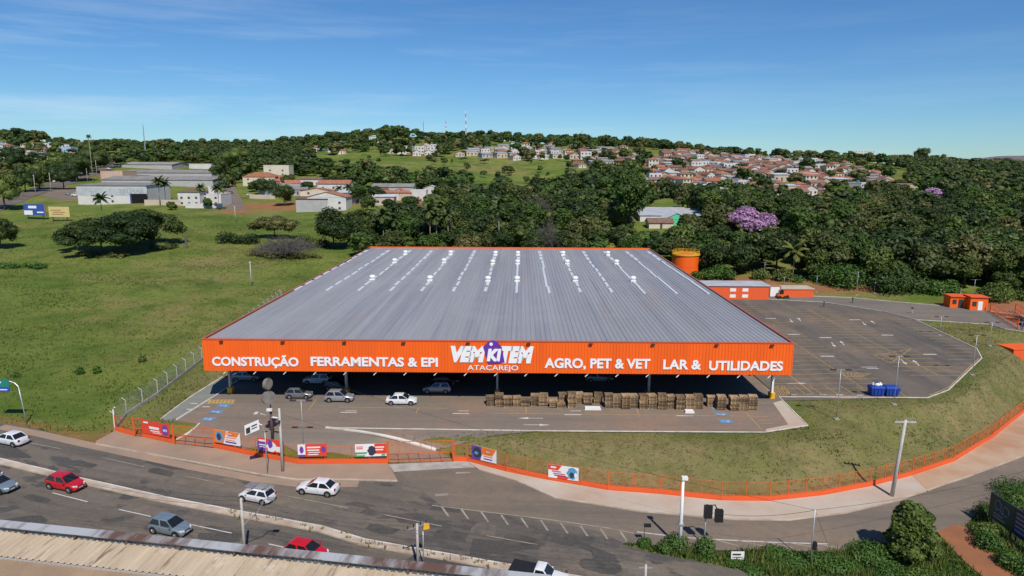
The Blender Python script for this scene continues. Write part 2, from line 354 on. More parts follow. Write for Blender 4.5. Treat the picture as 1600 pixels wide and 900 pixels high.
M['bluebin'] = pm('blue_container_paint', (.012, .06, .36), (.014, .05, .28), .5, scale=1.2)
M['skin'] = pm('skin', (.32, .17, .11), (.3, .16, .1), .6)
# ---------------------------------------------------------------- ground
def make_ground():
    ys = [-70 + i * 5 for i in range(22)]; y = 40.0
    while y < 255: ys.append(y); y += 1.4
    st = 1.6
    while y < 12000: ys.append(y); y += st; st *= 1.042
    ys = np.array(ys); nc = 231
    u = np.linspace(-1, 1, nc); hw = np.maximum(165, ys * 1.15)
    X = u[None, :] * hw[:, None]; Y = np.repeat(ys[:, None], nc, 1)
    Z = terr(X.ravel(), Y.ravel()) - .02
    for q in SHEETS: Z = np.where(inside(X.ravel(), Y.ravel(), q), np.minimum(Z, terr(X.ravel(), Y.ravel()) - .25), Z)
    Z = Z.reshape(X.shape)
    me = bpy.data.meshes.new('ground'); nr = len(ys)
    co = np.stack([X, Y, Z], -1).reshape(-1, 3)
    i = np.arange(nr * nc).reshape(nr, nc); f = np.stack([i[:-1, :-1], i[:-1, 1:], i[1:, 1:], i[1:, :-1]], -1).reshape(-1, 4)
    me.vertices.add(len(co)); me.vertices.foreach_set('co', co.ravel()); me.loops.add(f.size); me.loops.foreach_set('vertex_index', f.ravel().astype(np.int32))
    me.polygons.add(len(f)); me.polygons.foreach_set('loop_start', np.arange(0, f.size, 4, dtype=np.int32)); me.polygons.foreach_set('loop_total', np.full(len(f), 4, np.int32))
    me.polygons.foreach_set('use_smooth', np.ones(len(f), bool)); me.update(); me.validate()
    x, yy = co[:, 0], co[:, 1]
    dR = np.where(inside(x, yy, ROADREG), 0, seg_dist(x, yy, ROADREG)); dP = np.where(inside(x, yy, PAD), 0, seg_dist(x, yy, PAD))
    dry = np.clip(1.15 - (dR + dP) / 34, 0, 1) * np.clip(.25 + dP / 4, 0, 1) * np.clip((x + 12) / 8, 0, 1)
    lft = np.clip(1.2 - dP / 9, 0, 1) * (x < -35) * (yy < 160); isl = T(287, 672); dry = np.maximum(dry, lft * .9 * np.clip(np.hypot(x - isl.x, yy - isl.y) / 4 - .6, 0, 1))
    soil = np.zeros(len(x))
    for px, py, rx, ry in SOIL:
        c = T(px, py); soil = np.maximum(soil, np.clip(1.6 - 1.6 * np.hypot((x - c.x) / rx, (yy - c.y) / ry), 0, 1))
    soil = np.maximum(soil, np.clip(1 - np.abs(dR - .8) / 1.6, 0, 1) * (x < -38) * .8)
    for nm, a in (('dry', dry), ('soil', soil)):
        at = me.attributes.new(nm, 'FLOAT', 'POINT'); at.data.foreach_set('value', a.astype(np.float32))
    m = bpy.data.materials.new('grassland'); n, l = nodes(m); p = n['Principled BSDF']; p.inputs['Roughness'].default_value = .95; p.inputs['Specular IOR Level'].default_value = .15
    cc = n.new('ShaderNodeTexCoord').outputs['Object']
    g = mixnode(n, l, noise(n, l, cc, .03, 8, .7, .4, .6), (.092, .148, .02), (.185, .21, .044))
    g = mixnode(n, l, noise(n, l, cc, .017, 7, .72, .5, .62), g, (.235, .2, .07))
    g = mixnode(n, l, noise(n, l, cc, .08, 8, .78, .5, .66), g, (.066, .108, .016))
    g = mixnode(n, l, noise(n, l, cc, .6, 6, .8, .48, .8), g, (.06, .095, .018))
    d = mixnode(n, l, noise(n, l, cc, .09, 8, .75, .4, .62), (.28, .215, .105), (.165, .155, .055))
    d = mixnode(n, l, noise(n, l, cc, .22, 7, .8, .5, .7), d, (.085, .1, .028)); d = mixnode(n, l, noise(n, l, cc, .45, 6, .85, .5, .7), d, (.13, .1, .05)); d = mixnode(n, l, noise(n, l, cc, .13, 7, .8, .58, .72), d, (.27, .17, .09))
    sl = mixnode(n, l, noise(n, l, cc, .2, 8, .7, .35, .7), (.34, .14, .06), (.24, .12, .055))
    for nm, col in (('dry', d), ('soil', sl)):
        at = n.new('ShaderNodeAttribute'); at.attribute_name = nm
        ad = n.new('ShaderNodeMath'); ad.operation = 'ADD'; ad.use_clamp = True; l.new(at.outputs['Fac'], ad.inputs[0])
        nn = noise(n, l, cc, .35, 6, .75, .25, .75); sb = n.new('ShaderNodeMath'); sb.operation = 'SUBTRACT'; l.new(nn, sb.inputs[0]); sb.inputs[1].default_value = .5
        mu = n.new('ShaderNodeMath'); mu.operation = 'MULTIPLY'; l.new(sb.outputs[0], mu.inputs[0]); l.new(at.outputs['Fac'], mu.inputs[1]); l.new(mu.outputs[0], ad.inputs[1])
        g = mixnode(n, l, ad.outputs[0], g, col)
    l.new(g, p.inputs['Base Color'])
    nb = n.new('ShaderNodeTexNoise'); nb.inputs['Scale'].default_value = 1.6; nb.inputs['Detail'].default_value = 8; nb.inputs['Roughness'].default_value = .75; l.new(cc, nb.inputs[0])
    b = n.new('ShaderNodeBump'); b.inputs['Strength'].default_value = .9; b.inputs['Distance'].default_value = .35; l.new(nb.outputs[0], b.inputs['Height']); l.new(b.outputs[0], p.inputs['Normal'])
    me.materials.append(m)
    return struct('ground', addmesh('ground', me))
SOIL = [(440, 322, 45, 22), (500, 322, 30, 16), (620, 312, 30, 12), (1120, 445, 34, 12), (60, 270, 60, 40), (1130, 452, 28, 9), (1250, 452, 30, 6), (1330, 452, 22, 4), (1590, 480, 20, 14), (1480, 850, 2.2, 5), (372, 330, 12, 14), (185, 300, 30, 20), (660, 245, 25, 10), (1500, 340, 14, 6), (880, 245, 25, 8)]
SHEETS = []

def drape(name, poly, off, m, skirt=.3, step=2.5, flat=None):
    SHEETS.append([(p[0], p[1]) for p in poly])
    b = bmesh.new(); vs = [b.verts.new((p[0], p[1], 0)) for p in poly]; b.faces.new(vs)
    bmesh.ops.triangulate(b, faces=b.faces[:])
    if flat is None:
        xs = [p[0] for p in poly]; ysv = [p[1] for p in poly]
        for ax, lo, hi in ((0, min(xs), max(xs)), (1, min(ysv), max(ysv))):
            k = math.ceil(lo / step) * step + .013
            while k < hi:
                no = (1, 0, 0) if ax == 0 else (0, 1, 0); c = (k, 0, 0) if ax == 0 else (0, k, 0)
                bmesh.ops.bisect_plane(b, geom=b.verts[:] + b.edges[:] + b.faces[:], plane_co=c, plane_no=no); k += step
    vv = b.verts[:]
    if flat is None:
        z = terr([v.co.x for v in vv], [v.co.y for v in vv])
        for v, q in zip(vv, z): v.co.z = q + off
    else:
        for v in vv: v.co.z = flat + off
    bmesh.ops.recalc_face_normals(b, faces=b.faces[:])
    if b.faces and sum(f.normal.z * f.calc_area() for f in b.faces) < 0: bmesh.ops.reverse_faces(b, faces=b.faces[:])
    if skirt:
        be = [e for e in b.edges if len(e.link_faces) == 1]
        r = bmesh.ops.extrude_edge_only(b, edges=be)
        for v in (q for q in r['geom'] if isinstance(q, bmesh.types.BMVert)): v.co.z -= skirt
    me = bpy.data.meshes.new(name); b.to_mesh(me); b.free(); me.materials.append(m)
    o = addmesh(name, me); o['kind'] = 'structure'; return o
def strip(p0, w):                            # a ribbon of width w along a line of points
    pts = [Vector((p[0], p[1], 0)) for p in p0]; a = []; bb = []
    for i, p in enumerate(pts):
        d = (pts[min(i + 1, len(pts) - 1)] - pts[max(i - 1, 0)]).normalized(); s = Vector((-d.y, d.x, 0)) * w / 2
        a.append(p + s); bb.append(p - s)
    return a + bb[::-1]
def ribbon(name, p0, w, off, m, skirt=0, step=2.5):
    # built piece by piece so bends stay clean
    pts = [Vector((p[0], p[1], 0)) for p in p0]; dense = [pts[0]]
    for a, b in zip(pts, pts[1:]):
        k = max(1, int((b - a).length / step)); dense += [a.lerp(b, (i + 1) / k) for i in range(k)]
    s = strip(dense, w); n = len(dense); L, Rr = s[:n], s[n:][::-1]
    z = terr([p.x for p in L + Rr], [p.y for p in L + Rr]) + off
    mb = MB()
    for i in range(n - 1):
        P = [(L[i].x, L[i].y, z[i]), (Rr[i].x, Rr[i].y, z[n + i]), (Rr[i + 1].x, Rr[i + 1].y, z[n + i + 1]), (L[i + 1].x, L[i + 1].y, z[i + 1])]
        if skirt: mb.hexa([(q[0], q[1], q[2] - skirt) for q in P] + P)
        else: mb.quad(P)
    o = mb.build(name, m); o['kind'] = 'structure'; return o

rdir = R(500, 828) - R(137, 755); RROT = math.atan2(rdir.y, rdir.x)
A_road = asphalt('road_asphalt', (.13, .104, .08), (.18, .142, .105), (.058, .053, .049), (.27, .19, .12), -RROT, (.56, .82))
A_side = asphalt('side_road_asphalt', (.205, .155, .108), (.17, .133, .098), (.115, .095, .076), (.3, .19, .115), 0, (.5, .85), patches=False)
A_front = asphalt('front_lot_asphalt', (.225, .175, .13), (.185, .15, .118), (.13, .112, .095), (.31, .17, .1), -BROT, (.48, .68), patches=False)
A_lot = asphalt('side_lot_asphalt', (.11, .09, .072), (.165, .132, .1), (.062, .055, .049), (.26, .17, .105), -BROT + 1.57, (.5, .72), patches=False)
A_serv = asphalt('service_road_surface', (.2, .165, .135), (.15, .13, .11), (.12, .105, .09), (.3, .19, .12), 0, (.48, .75), patches=False)

up_edge = [R(*p) for p in [(-120, 640), (0, 660), (42, 667), (124, 687), (150, 695), (305, 724), (412, 744), (465, 751), (550, 751), (621, 753)]]
apron = [R(*p) for p in [(607, 727), (709, 723.5), (730, 723.5)]]
r_walk = [R(*p) for p in [(806, 752), (867, 779), (950, 792), (996, 800), (1145, 813), (1232, 814), (1320, 803), (1403, 783), (1512, 746), (1600, 713), (1700, 672)]]
main_low = [R(*p) for p in [(974, 852), (1018, 864), (1075, 875), (1171, 895), (1260, 915), (1380, 940)]]
side_low = [R(*p) for p in [(974, 849), (1031, 853), (1110, 860), (1315, 862), (1400, 846), (1464, 832), (1508, 822), (1517, 812), (1560, 780), (1600, 752), (1700, 700)]]
_e = Vector((fd.x, fd.y, 0)).normalized() * 55; r_walk.append(r_walk[-1] + _e); side_low.append(side_low[-1] + _e)
road_poly = up_edge + apron + [R(748, 735)] + r_walk + side_low[::-1] + main_low + [Vector((30, 28, 0)), Vector((-120, 28, 0)), Vector((-170, 60, 0))]
drape('road', road_poly, .04, A_road, step=4)
sr = [R(*p) for p in [(640, 754), (607, 727.5), (709, 724), (728, 724), (748, 735.5)]] + [Vector((p.x, p.y, 0)) for p in r_walk] + side_low[::-1] + [R(*p) for p in [(930, 830), (820, 808), (690, 791)]]
drape('side_road', sr, .06, A_side, step=4)
# soil that has washed over the edge of the carriageway
ribbon('road_shoulder', [R(*p) for p in [(0, 667), (60, 678), (130, 694), (300, 730), (400, 749), (470, 757), (560, 757)]], 1.5, .055, M['walk_red'])
wl_poly = [R(*p) for p in [(150, 691), (180, 675)]] + [R(p[0], p[1] + 1) for p in FENCE_PX[1:9]] + [R(607, 727)] + [R(*p) for p in [(621, 752), (550, 750), (465, 750), (412, 743), (305, 723), (150, 694.5)]]
drape('sidewalk', wl_poly, .17, M['walk_red'], skirt=.16, step=3)
wr_poly = [R(730, 722.5)] + [R(p[0], p[1] + 1) for p in FENCE_PX[11:]] + r_walk[::-1] + [R(748, 735)]
drape('sidewalk', wr_poly, .17, M['walk'], skirt=.16, step=3)
drape('sidewalk', [R(*p) for p in [(607, 726), (709, 722), (730, 722), (742, 731), (700, 733), (615, 738)]], .09, M['concrete'], skirt=.05, step=3)
drape('sidewalk', [R(p[0], p[1] + 1.5) for p in FENCE_PX[20:]] + [FENCE[-1]] + r_walk[::-1][:3] + [R(1450, 770)], .176, pm('sidewalk_red_dust', (.47, .33, .22), (.4, .22, .12), .9, scale=.22, detail=8), skirt=0, step=3)
ribbon('kerb', r_walk, .16, .185, M['kerb_soil'], .15)
ribbon('kerb', [R(*p) for p in [(150, 694.7), (305, 723.7), (412, 743.7), (465, 750.7), (550, 750.8), (621, 752.7)]], .16, .185, M['kerb_soil'], .15)
med = [R(*p) for p in [(-80, 704), (0, 722), (137, 755), (256, 782), (375, 805), (400, 809.5), (500, 828), (565, 848), (641, 862), (699, 872), (806, 891), (900, 907), (1040, 932)]]
ribbon('median_strip', med, 1.0, .19, M['kerb_soil'], .17, 1.5)
ribbon('kerb', strip(med, .86)[:len(med)], .16, .215, M['kerb'], .2, 1.5)
mk = []
rp_ = random.Random(4); A_patch = pm('asphalt_repair', (.05, .047, .044), (.095, .083, .07), .9, scale=.8, bump=.4, bscale=10); A_patch2 = pm('old_asphalt_repair', (.15, .125, .1), (.1, .086, .072), .9, scale=1.2, bump=.4, bscale=10)
for i, (px, py, w, h) in enumerate(((757, 826, 1.9, 1.6), (703, 836, 2.6, 1.2), (820, 847, 2.8, 1.6), (868, 861, 2.2, 1.9), (808, 878, 3.0, 1.6), (905, 842, 2.2, 1.1), (905, 868, 1.6, 1.6), (640, 812, 1.6, 1.3), (600, 828, 2.2, 1), (545, 795, 2.4, .8), (250, 738, 2.6, .9), (130, 726, 2.6, .9), (150, 812, 1, .45), (420, 832, 1.2, .5), (935, 885, 2.8, 1.4), (985, 868, 2, 1.2), (60, 780, 2.2, .7), (700, 868, 1.2, .7))):
    c = R(px, py); q = []
    for k in range(9): a = 6.2832 * k / 9; r = rp_.uniform(.75, 1.1); x, y = max(-.75, min(.75, math.cos(a))) * w * r, max(-.75, min(.75, math.sin(a))) * h * r; q.append(Vector((c.x + x * math.cos(RROT) - y * math.sin(RROT), c.y + x * math.sin(RROT) + y * math.cos(RROT), 0)))
    n0 = len(SHEETS); drape('asphalt_patch', q, .05 + .0015 * i, A_patch if i % 3 else A_patch2, skirt=0, step=3); SHEETS.pop()
def mark(line, w, m, off=.075): ribbon('road_marking', line, w, off, m, 0, 3)
for a, b in (((82, 771), (137, 785)), ((186, 797), (236, 808)), ((300, 821), (362, 834)), ((-30, 745), (22, 757)), ((420, 851), (470, 862))): mark([R(*a), R(*b)], .14, M['line_w'])
for a, b in (((30, 690), (95, 702)), ((160, 716), (225, 730)), ((290, 745), (350, 757)), ((430, 772), (545, 795)), ((600, 805), (690, 823)), ((760, 838), (840, 852))): mark([R(*a), R(*b)], .12, M['line_f'])
yl = [R(*p) for p in [(675, 790.5), (760, 801), (860, 813), (950, 826), (990, 834)]]; mark(yl, .16, M['line_f'])
for i in range(10):
    x = 690 + 31 * i; mark([R(x, 792.5 + i * 4.3), R(x + 11, 808 + i * 4.4)], .22, M['line_f'], .078)
mark([R(*p) for p in [(995, 832), (1060, 840), (1119, 844), (1200, 848), (1294, 851)]], .16, M['line_w'])
for i in range(6): mark([R(1075 + i * 38, 841.5 + i * 1.6), R(1112 + i * 42, 853 + i * 1.2)], .16, M['line_f'], .078)
mark([R(*p) for p in [(680, 775), (700, 773.5)]], .5, M['line_f']); mark([R(*p) for p in [(712, 740), (735, 739)]], .35, M['line_f'])

# ---------------------------------------------------------------- store yard
lot_r = [G(*p) for p in [(1217, 621), (1450, 621.5), (1482, 609), (1533, 560), (1525, 545), (1430, 500), (1380, 487), (1290, 473), (1190, 468)]] + [L2W(BW / 2 + .2, BD - 8), L2W(BW / 2 + .2, 3)]
front = [L2W(-BW / 2 + .6, 39), L2W(-BW / 2 + .6, 9)] + [G(275, 657)] + [T(*p) for p in [(312, 663), (296, 677), (273, 691), (336, 700), (385, 701), (400, 698), (440, 694), (465, 706), (520, 707), (556, 713), (605, 722), (709, 719), (681, 704), (600, 682), (560, 675), (510, 669.5)]] + [G(*p) for p in [(850, 673.5), (1195, 675.5), (1262, 665), (1217, 621)]] + [L2W(BW / 2 + .2, 3), L2W(BW / 2 - .6, 39)]
drape('parking_lot', front, .05, A_front, step=3)
drape('parking_lot', lot_r, .045, A_lot, step=6)
drape('service_road', [G(*p) for p in [(1190, 465), (1290, 472), (1380, 486), (1432, 499.5), (1545, 506), (1570, 514), (1640, 522), (1640, 500), (1500, 481), (1330, 466), (1215, 461)]], .05, A_serv, step=5)
drape('walkway', [T(*p) for p in [(300, 620), (252, 656), (276, 656.5), (334, 621)]] + [L2W(-BW / 2 + .5, 12), L2W(-BW / 2 - 2.8, 12)], .06, pm('walkway_concrete', (.23, .235, .2), (.19, .19, .165), .9, scale=.5, bump=.2), step=3)
for ln in ([T(*p) for p in [(252, 656), (300, 620)]] + [L2W(-BW / 2 - 2.9, 12)], [T(*p) for p in [(276, 657), (334, 621)]] + [L2W(-BW / 2 + .5, 12)],
           [T(*p) for p in [(312, 663), (306, 669), (296, 677), (284, 684), (273, 690)]], [T(*p) for p in [(509, 669), (560, 675), (600, 682), (640, 692), (681, 704)]]):
    ribbon('kerb', ln, .3 if ln[0].x > -30 else .2, .2, M['kerb'], .18, 1.5)
for ln in ([G(*p) for p in [(509, 669), (850, 674), (1195, 676), (1262, 665.5), (1217, 620.5), (1450, 622), (1482, 610), (1534, 560), (1526, 545), (1430, 499.6), (1380, 486.6), (1290, 472.6), (1190, 467)]],
           [G(*p) for p in [(1215, 461), (1330, 465.6), (1500, 480.5), (1640, 499)]], [G(*p) for p in [(1433, 500), (1545, 507), (1570, 515), (1640, 523)]]):
    ribbon('kerb', ln, .16, .12, M['kerb'], .1, 2.5)
drape('service_road', [G(*p) for p in [(1197, 671), (1232, 664), (1208, 630), (1222, 626), (1262, 665), (1196, 675.5)]], .056, M['walk'], step=5)
def pmark(a, b, w, m, off=.06): ribbon('parking_marking', [a, b], w, off, m, 0, 50)
def wl2(x, y): return L2W(x, y)
def loc(p): d = Vector((p[0], p[1], 0)) - Vector((BC.x, BC.y, 0)); return d.dot(U), d.dot(V)
lotp = [(p.x, p.y) for p in lot_r]
def inlot(x, y): p = L2W(x, y); return bool(inside(np.array([p.x]), np.array([p.y]), lotp)[0])
mby, mbf = MB(), MB()
def line2(mb, a, b, w):
    d = Vector((b[0] - a[0], b[1] - a[1], 0)).normalized(); s = Vector((-d.y, d.x, 0)) * w / 2
    a, b = Vector((a[0], a[1], .06)), Vector((b[0], b[1], .06)); mb.quad([a + s, a - s, b - s, b + s])
c1, c2 = loc(G(1303, 577))[0], loc(G(1393, 550))[0]; c0 = BW / 2 + 6
for c, y0, y1 in ((c0, 6, 78), (c1, 9, 72), (c2, 16, 70)):
    ok = [y for y in np.arange(y0, y1, 2.5) if inlot(c, y)]
    line2(mby, wl2(c, ok[0]), wl2(c, ok[-1]), .13)
    for y in ok:
        a, b = c - 4.8, c + 4.8
        while b > c and not inlot(b, y): b -= .4
        while a < c and not inlot(a, y): a += .4
        if b - a > 1: line2(mby, wl2(a, y), wl2(b, y), .13)
x2, y2 = loc(G(1462, 600))
for i in range(24):
    y = y2 + i * 2.5 - 6; xx = c2 + 7
    hi = xx
    while inlot(hi + .5, y) and hi < xx + 40: hi += .5
    if hi - xx > 3: line2(mby, wl2(max(xx, hi - 5.2), y), wl2(hi - .6, y), .13)
e = [G(*p) for p in [(1453, 618), (1482, 606), (1529, 560.5)]]; line2(mby, e[0], e[1], .14); line2(mby, e[1], e[2], .14)
x0, yb = loc(G(1212, 619)); x1, _ = loc(G(1425, 620))
line2(mby, wl2(x0, yb + .3), wl2(x1, yb + .3), .13)
k = x0
while k < x1: line2(mby, wl2(k, yb + .3), wl2(k - .3, yb + 5), .12); k += 2.45
for tri in ([(1366, 556), (1424, 545), (1392, 568)], [(1316, 582), (1362, 584), (1345, 589), (1322, 589)], [(1205, 606), (1224, 603), (1236, 618), (1214, 619)]):
    g = [G(*p) for p in tri]
    for a, b in zip(g, g[1:] + g[:1]): line2(mby, a, b, .13)
    for i in range(1, 6): line2(mby, g[0].lerp(g[1], i / 6), g[-1].lerp(g[-2], i / 6), .1)
# front lot lines
for a, b in (((765, 646.5), (905, 647.5)), ((905, 647.5), (1180, 651)), ((822, 634), (822, 647)), ((995, 640), (999, 651)), ((1165, 644), (1190, 672)), ((483, 640), (494, 625)), ((650, 646), (655, 637)), ((530, 637), (700, 638.5)), ((1180, 652), (1200, 652)), ((1185, 657), (1205, 657)), ((1188, 662), (1208, 662)), ((296, 646), (340, 646)), ((305, 637), (330, 637))):
    line2(mby, G(*a), G(*b), .11)
for i in range(7): line2(mby, G(326 + i * 6, 631), G(329 + i * 6, 625.5), .42)
line2(mby, G(322, 625), G(366, 625), .14); line2(mby, G(320, 631.5), G(368, 631.5), .14)
mby.build('parking_marking', M['line_y'])['kind'] = 'structure'
mbf.build('parking_marking', M['line_f'])['kind'] = 'structure'
mbw = MB()
def arrow(px, py, dirx, diry, L=3.2):
    c = G(px, py); d = Vector((dirx, diry, 0)).normalized(); s = Vector((-d.y, d.x, 0)); c.z = .065
    mbw.quad([c - d * L / 2 - s * .09, c - d * L / 2 + s * .09, c + d * L * .1 + s * .09, c + d * L * .1 - s * .09])
    mbw.quad([c + d * L * .1 - s * .38, c + d * L / 2, c + d * L * .1 + s * .38])
arrow(829, 654, -1, 0, 3.4); arrow(839, 664.5, 1, 0, 3.6); arrow(1245, 599.5, 1, 0, 3.2)
for x, y, s in ((1302, 539, -1), (1316, 536.5, 1), (1236, 501.5, -1), (1249, 499.5, 1), (1350, 506, -1), (1364, 504, 1), (1412, 566, -1), (1431, 567, 1)): arrow(x, y, .25 * s, s, 3.6)
for x, y in ((1336, 500), (1386, 524), (1453, 554), (1293, 557), (1204, 498), (1240, 523), (1290, 528)):
    c = G(x, y); line2(mbw, c - U * 1.2, c + U * 1.2, .5)
for x in (545, 720, 895, 1070): c = G(x, 645 + (x - 545) * .01); line2(mbw, c - U * 1.15, c + U * 1.15, .26)
line2(mbw, G(398, 648), G(402, 644), .5); line2(mbw, G(1354, 576), G(1373, 576.5), .3); line2(mbw, G(1346, 574), G(1370, 574), .25)
for i, (x, y) in enumerate([(1240, 616.5), (1262, 616.5), (1286, 617), (1312, 617.5), (1344, 618), (297, 640), (303, 631), (322, 636)]): c = G(x, y); line2(mbw, c - U * .5, c + U * .5, .3)
mbw.build('parking_marking', M['line_w'])['kind'] = 'structure'
mbb, mbc = MB(), MB()
for x, y in ((1112, 630.5), (1120, 638), (1127, 648), (1134, 658.5), (350, 634), (338, 644), (326, 655)):
    c = G(x, y); c.z = .06; a, b = U * .85, V * .62
    mbb.quad([c - a - b, c + a - b, c + a + b, c - a + b]); c.z = .064
    ang = 0
    mbc.quad([c - a * .5 - b * .15, c + a * .3 - b * .35, c + a * .3 - b * .15, c - a * .5 + b * .05]); mbc.quad([c + a * .1 - b * .6, c + a * .5 - b * .6, c + a * .45 + b * .3, c + a * .2 + b * .1]); mbc.quad([c - a * .7 - b * .2, c - a * .5 - b * .3, c - a * .45 + b * .2, c - a * .65 + b * .25])
mbb.build('parking_marking', M['line_b'])['kind'] = 'structure'; mbc.build('parking_marking', M['line_w'])['kind'] = 'structure'
def text_mesh(s, h=None, w=None, bold=.0, shear=0., ext=.04, name='lettering', spacing=1.):
    cu = bpy.data.curves.new('txt', 'FONT'); cu.body = s; cu.size = 1; cu.extrude = ext; cu.offset = bold; cu.shear = shear; cu.space_character = spacing; cu.resolution_u = 4
    o = bpy.data.objects.new('txt', cu); me = bpy.data.meshes.new_from_object(o); bpy.data.objects.remove(o)
    co = np.zeros(len(me.vertices) * 3); me.vertices.foreach_get('co', co); co = co.reshape(-1, 3)
    co[:, :2] -= co[:, :2].min(0); mx_ = co[:, :2].max(0)
    if w: co[:, 0] *= w / mx_[0]
    if h: co[:, 1] *= h / mx_[1]
    me.vertices.foreach_set('co', co.ravel()); me.update(); me.name = name
    return me, co[:, 0].max(), co[:, 1].max()
tm, tw, th = text_mesh('IDOSO', h=.34, w=1.5, bold=.03, ext=.002)
tm.materials.append(M['line_w'])
for x in (545, 720, 895, 1070):
    o = addmesh('parking_marking', tm); c = G(x + 12, 642); o.location = (c.x, c.y, .065); o.rotation_euler = (0, 0, BROT + math.pi); o['kind'] = 'structure'

make_ground()

# ---------------------------------------------------------------- the store
ZB_, ZT_ = 4.9, 9.5
store = thing('hardware_store', 'huge low warehouse store with orange signed fascia and ribbed grey roof', 'store', (BC.x, BC.y, 0), BROT)
hw = BW / 2
def corr(mb, x0, x1, pitch, dep, fn, mi=0):  # trapezoid corrugation; fn(s, d) -> lower and upper point
    s = x0; prev = None
    pat = [(0, 0), (.55, 0), (.66, 1), (.88, 1)]
    while s < x1:
        for u_, d_ in pat:
            q = min(s + u_ * pitch, x1); cur = fn(q, d_ * dep)
            if prev: mb.quad([prev[0], cur[0], cur[1], prev[1]], mi)
            prev = cur
        s += pitch
    cur = fn(x1, 0); mb.quad([prev[0], cur[0], cur[1], prev[1]], mi)
m = bpy.data.materials.new('ribbed_roof_steel'); n, l = nodes(m); p = n['Principled BSDF']; p.inputs['Roughness'].default_value = .5; p.inputs['Metallic'].default_value = .2
cc = n.new('ShaderNodeTexCoord').outputs['Object']
c = mixnode(n, l, noise(n, l, cc, .25, 6, .7, .35, .65, (1, .03, 1)), (.315, .305, .31), (.4, .385, .38))
c = mixnode(n, l, noise(n, l, cc, .9, 4, .7, .5, .68, (1, .012, 1)), c, (.27, .275, .295))
c = mixnode(n, l, noise(n, l, cc, .12, 6, .7, .55, .75, (1, .18, 1)), c, (.34, .295, .255))
c = mixnode(n, l, noise(n, l, cc, .05, 6, .7, .52, .8), c, (.4, .385, .38))
l.new(c, p.inputs['Base Color'])
mb = MB(); RZ = 9.35
def rf(s, d): return ((s, .25, RZ + d), (s, BD - .2, RZ + d))
corr(mb, -hw + .25, hw - .25, .72, .09, rf)
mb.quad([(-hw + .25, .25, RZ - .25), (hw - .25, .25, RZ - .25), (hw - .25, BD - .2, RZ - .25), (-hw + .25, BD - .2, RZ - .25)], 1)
roof = mb.build('roof', [m, M['interior']], store)
sky_m = pm('translucent_skylight', (.66, .68, .7), (.56, .58, .6), .4, scale=2)
sk = MB().box(-.3, .3, -2.1, 2.1, 0, .12).mesh('skylight', sky_m); sk2 = MB().box(-.25, .25, -3.3, 3.3, 0, .12).mesh('skylight', sky_m)
xs = [-41.2 + 6.26 * i for i in range(14)]; spots = []
for i, x in enumerate(xs):
    long = i >= 11 or (i in (7, 8)); y = 41.5
    while y < BD - 4:
        near = y < 80
        spots.append((y, x + random.Random(i * 50 + y).uniform(-.15, .15), sk2 if (long and near) else sk)); y += 6.7
spots.sort(key=lambda q: q[0])
far = MB()
for i, (y, x, me) in enumerate(spots):
    if i < 100: o = addmesh('skylight', me, roof); o.location = (x, y, RZ + .03)
    else: far.box(x - .45, x + .45, y - 2.1, y + 2.1, RZ + .03, RZ + .15)
o = far.build('skylight_panels', sky_m, roof); o['kind'] = 'stuff'
vm = MB().box(-.75, .75, -.75, .75, 0, .35).lathe([(.55, .35), (.62, .5), (.8, .75), (.85, 1.0), (.75, 1.25), (.4, 1.42), (.05, 1.46)], n=16).mesh('roof_ventilator', M['white'])
for px, py in ((620, 409), (645, 396), (588, 436), (678, 437), (697, 409), (712, 396), (783, 397), (770, 438), (777, 411), (815, 397), (813, 411), (812, 438), (880, 397), (888, 411), (897, 438), (955, 397), (972, 411), (995, 438)):
    gx, gy = loc(G(px, py + 2, RZ)); k = min(range(14), key=lambda i: abs(xs[i] - gx))
    o = addmesh('roof_ventilator', vm, roof); o.location = (xs[k], gy, RZ + .08); o.scale = (.78, .78, .78)
# fascia of vertical ribbed sheets
mb = MB()
def ff(s, d): return ((s, -d, ZB_), (s, -d, ZT_))
corr(mb, -hw, hw, .45, .05, ff)
mb.box(-hw, hw, .03, .25, ZB_, ZT_, 0); mb.box(-hw - .03, hw + .03, -.1, .3, ZT_, ZT_ + .1, 1)
fascia = mb.build('fascia', [M['orange'], pm('orange_cap_flashing', (.6, .11, .045), (.5, .1, .05), .5)], store)
mb = MB()
for sx in (-1, 1):
    mb.box(sx * hw - .12, sx * hw + .12, .31, BD, 7.2, ZT_); mb.box(sx * hw - .16, sx * hw + .16, .31, BD, ZT_, ZT_ + .09, 1)
mb.box(-hw - .12, hw + .12, BD + .01, BD + .25, 7.2, ZT_ + .25, 0)
mb.build('roof_edge', [M['orange'], pm('flashing', (.42, .12, .08), (.36, .11, .08), .5)], store)
mb = MB()
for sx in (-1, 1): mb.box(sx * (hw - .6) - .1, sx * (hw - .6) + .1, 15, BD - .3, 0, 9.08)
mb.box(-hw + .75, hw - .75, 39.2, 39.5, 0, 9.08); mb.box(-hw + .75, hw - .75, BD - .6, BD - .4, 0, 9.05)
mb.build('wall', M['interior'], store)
mb = MB()
for y in np.arange(6, 39, 5.5): mb.bar((-hw + .8, y, 8.5), (hw - .8, y, 8.5), .25, .5)
mb.build('roof_truss', M['interior'], store)
def xl(px, py, z=0): return loc(G(px, py, z))
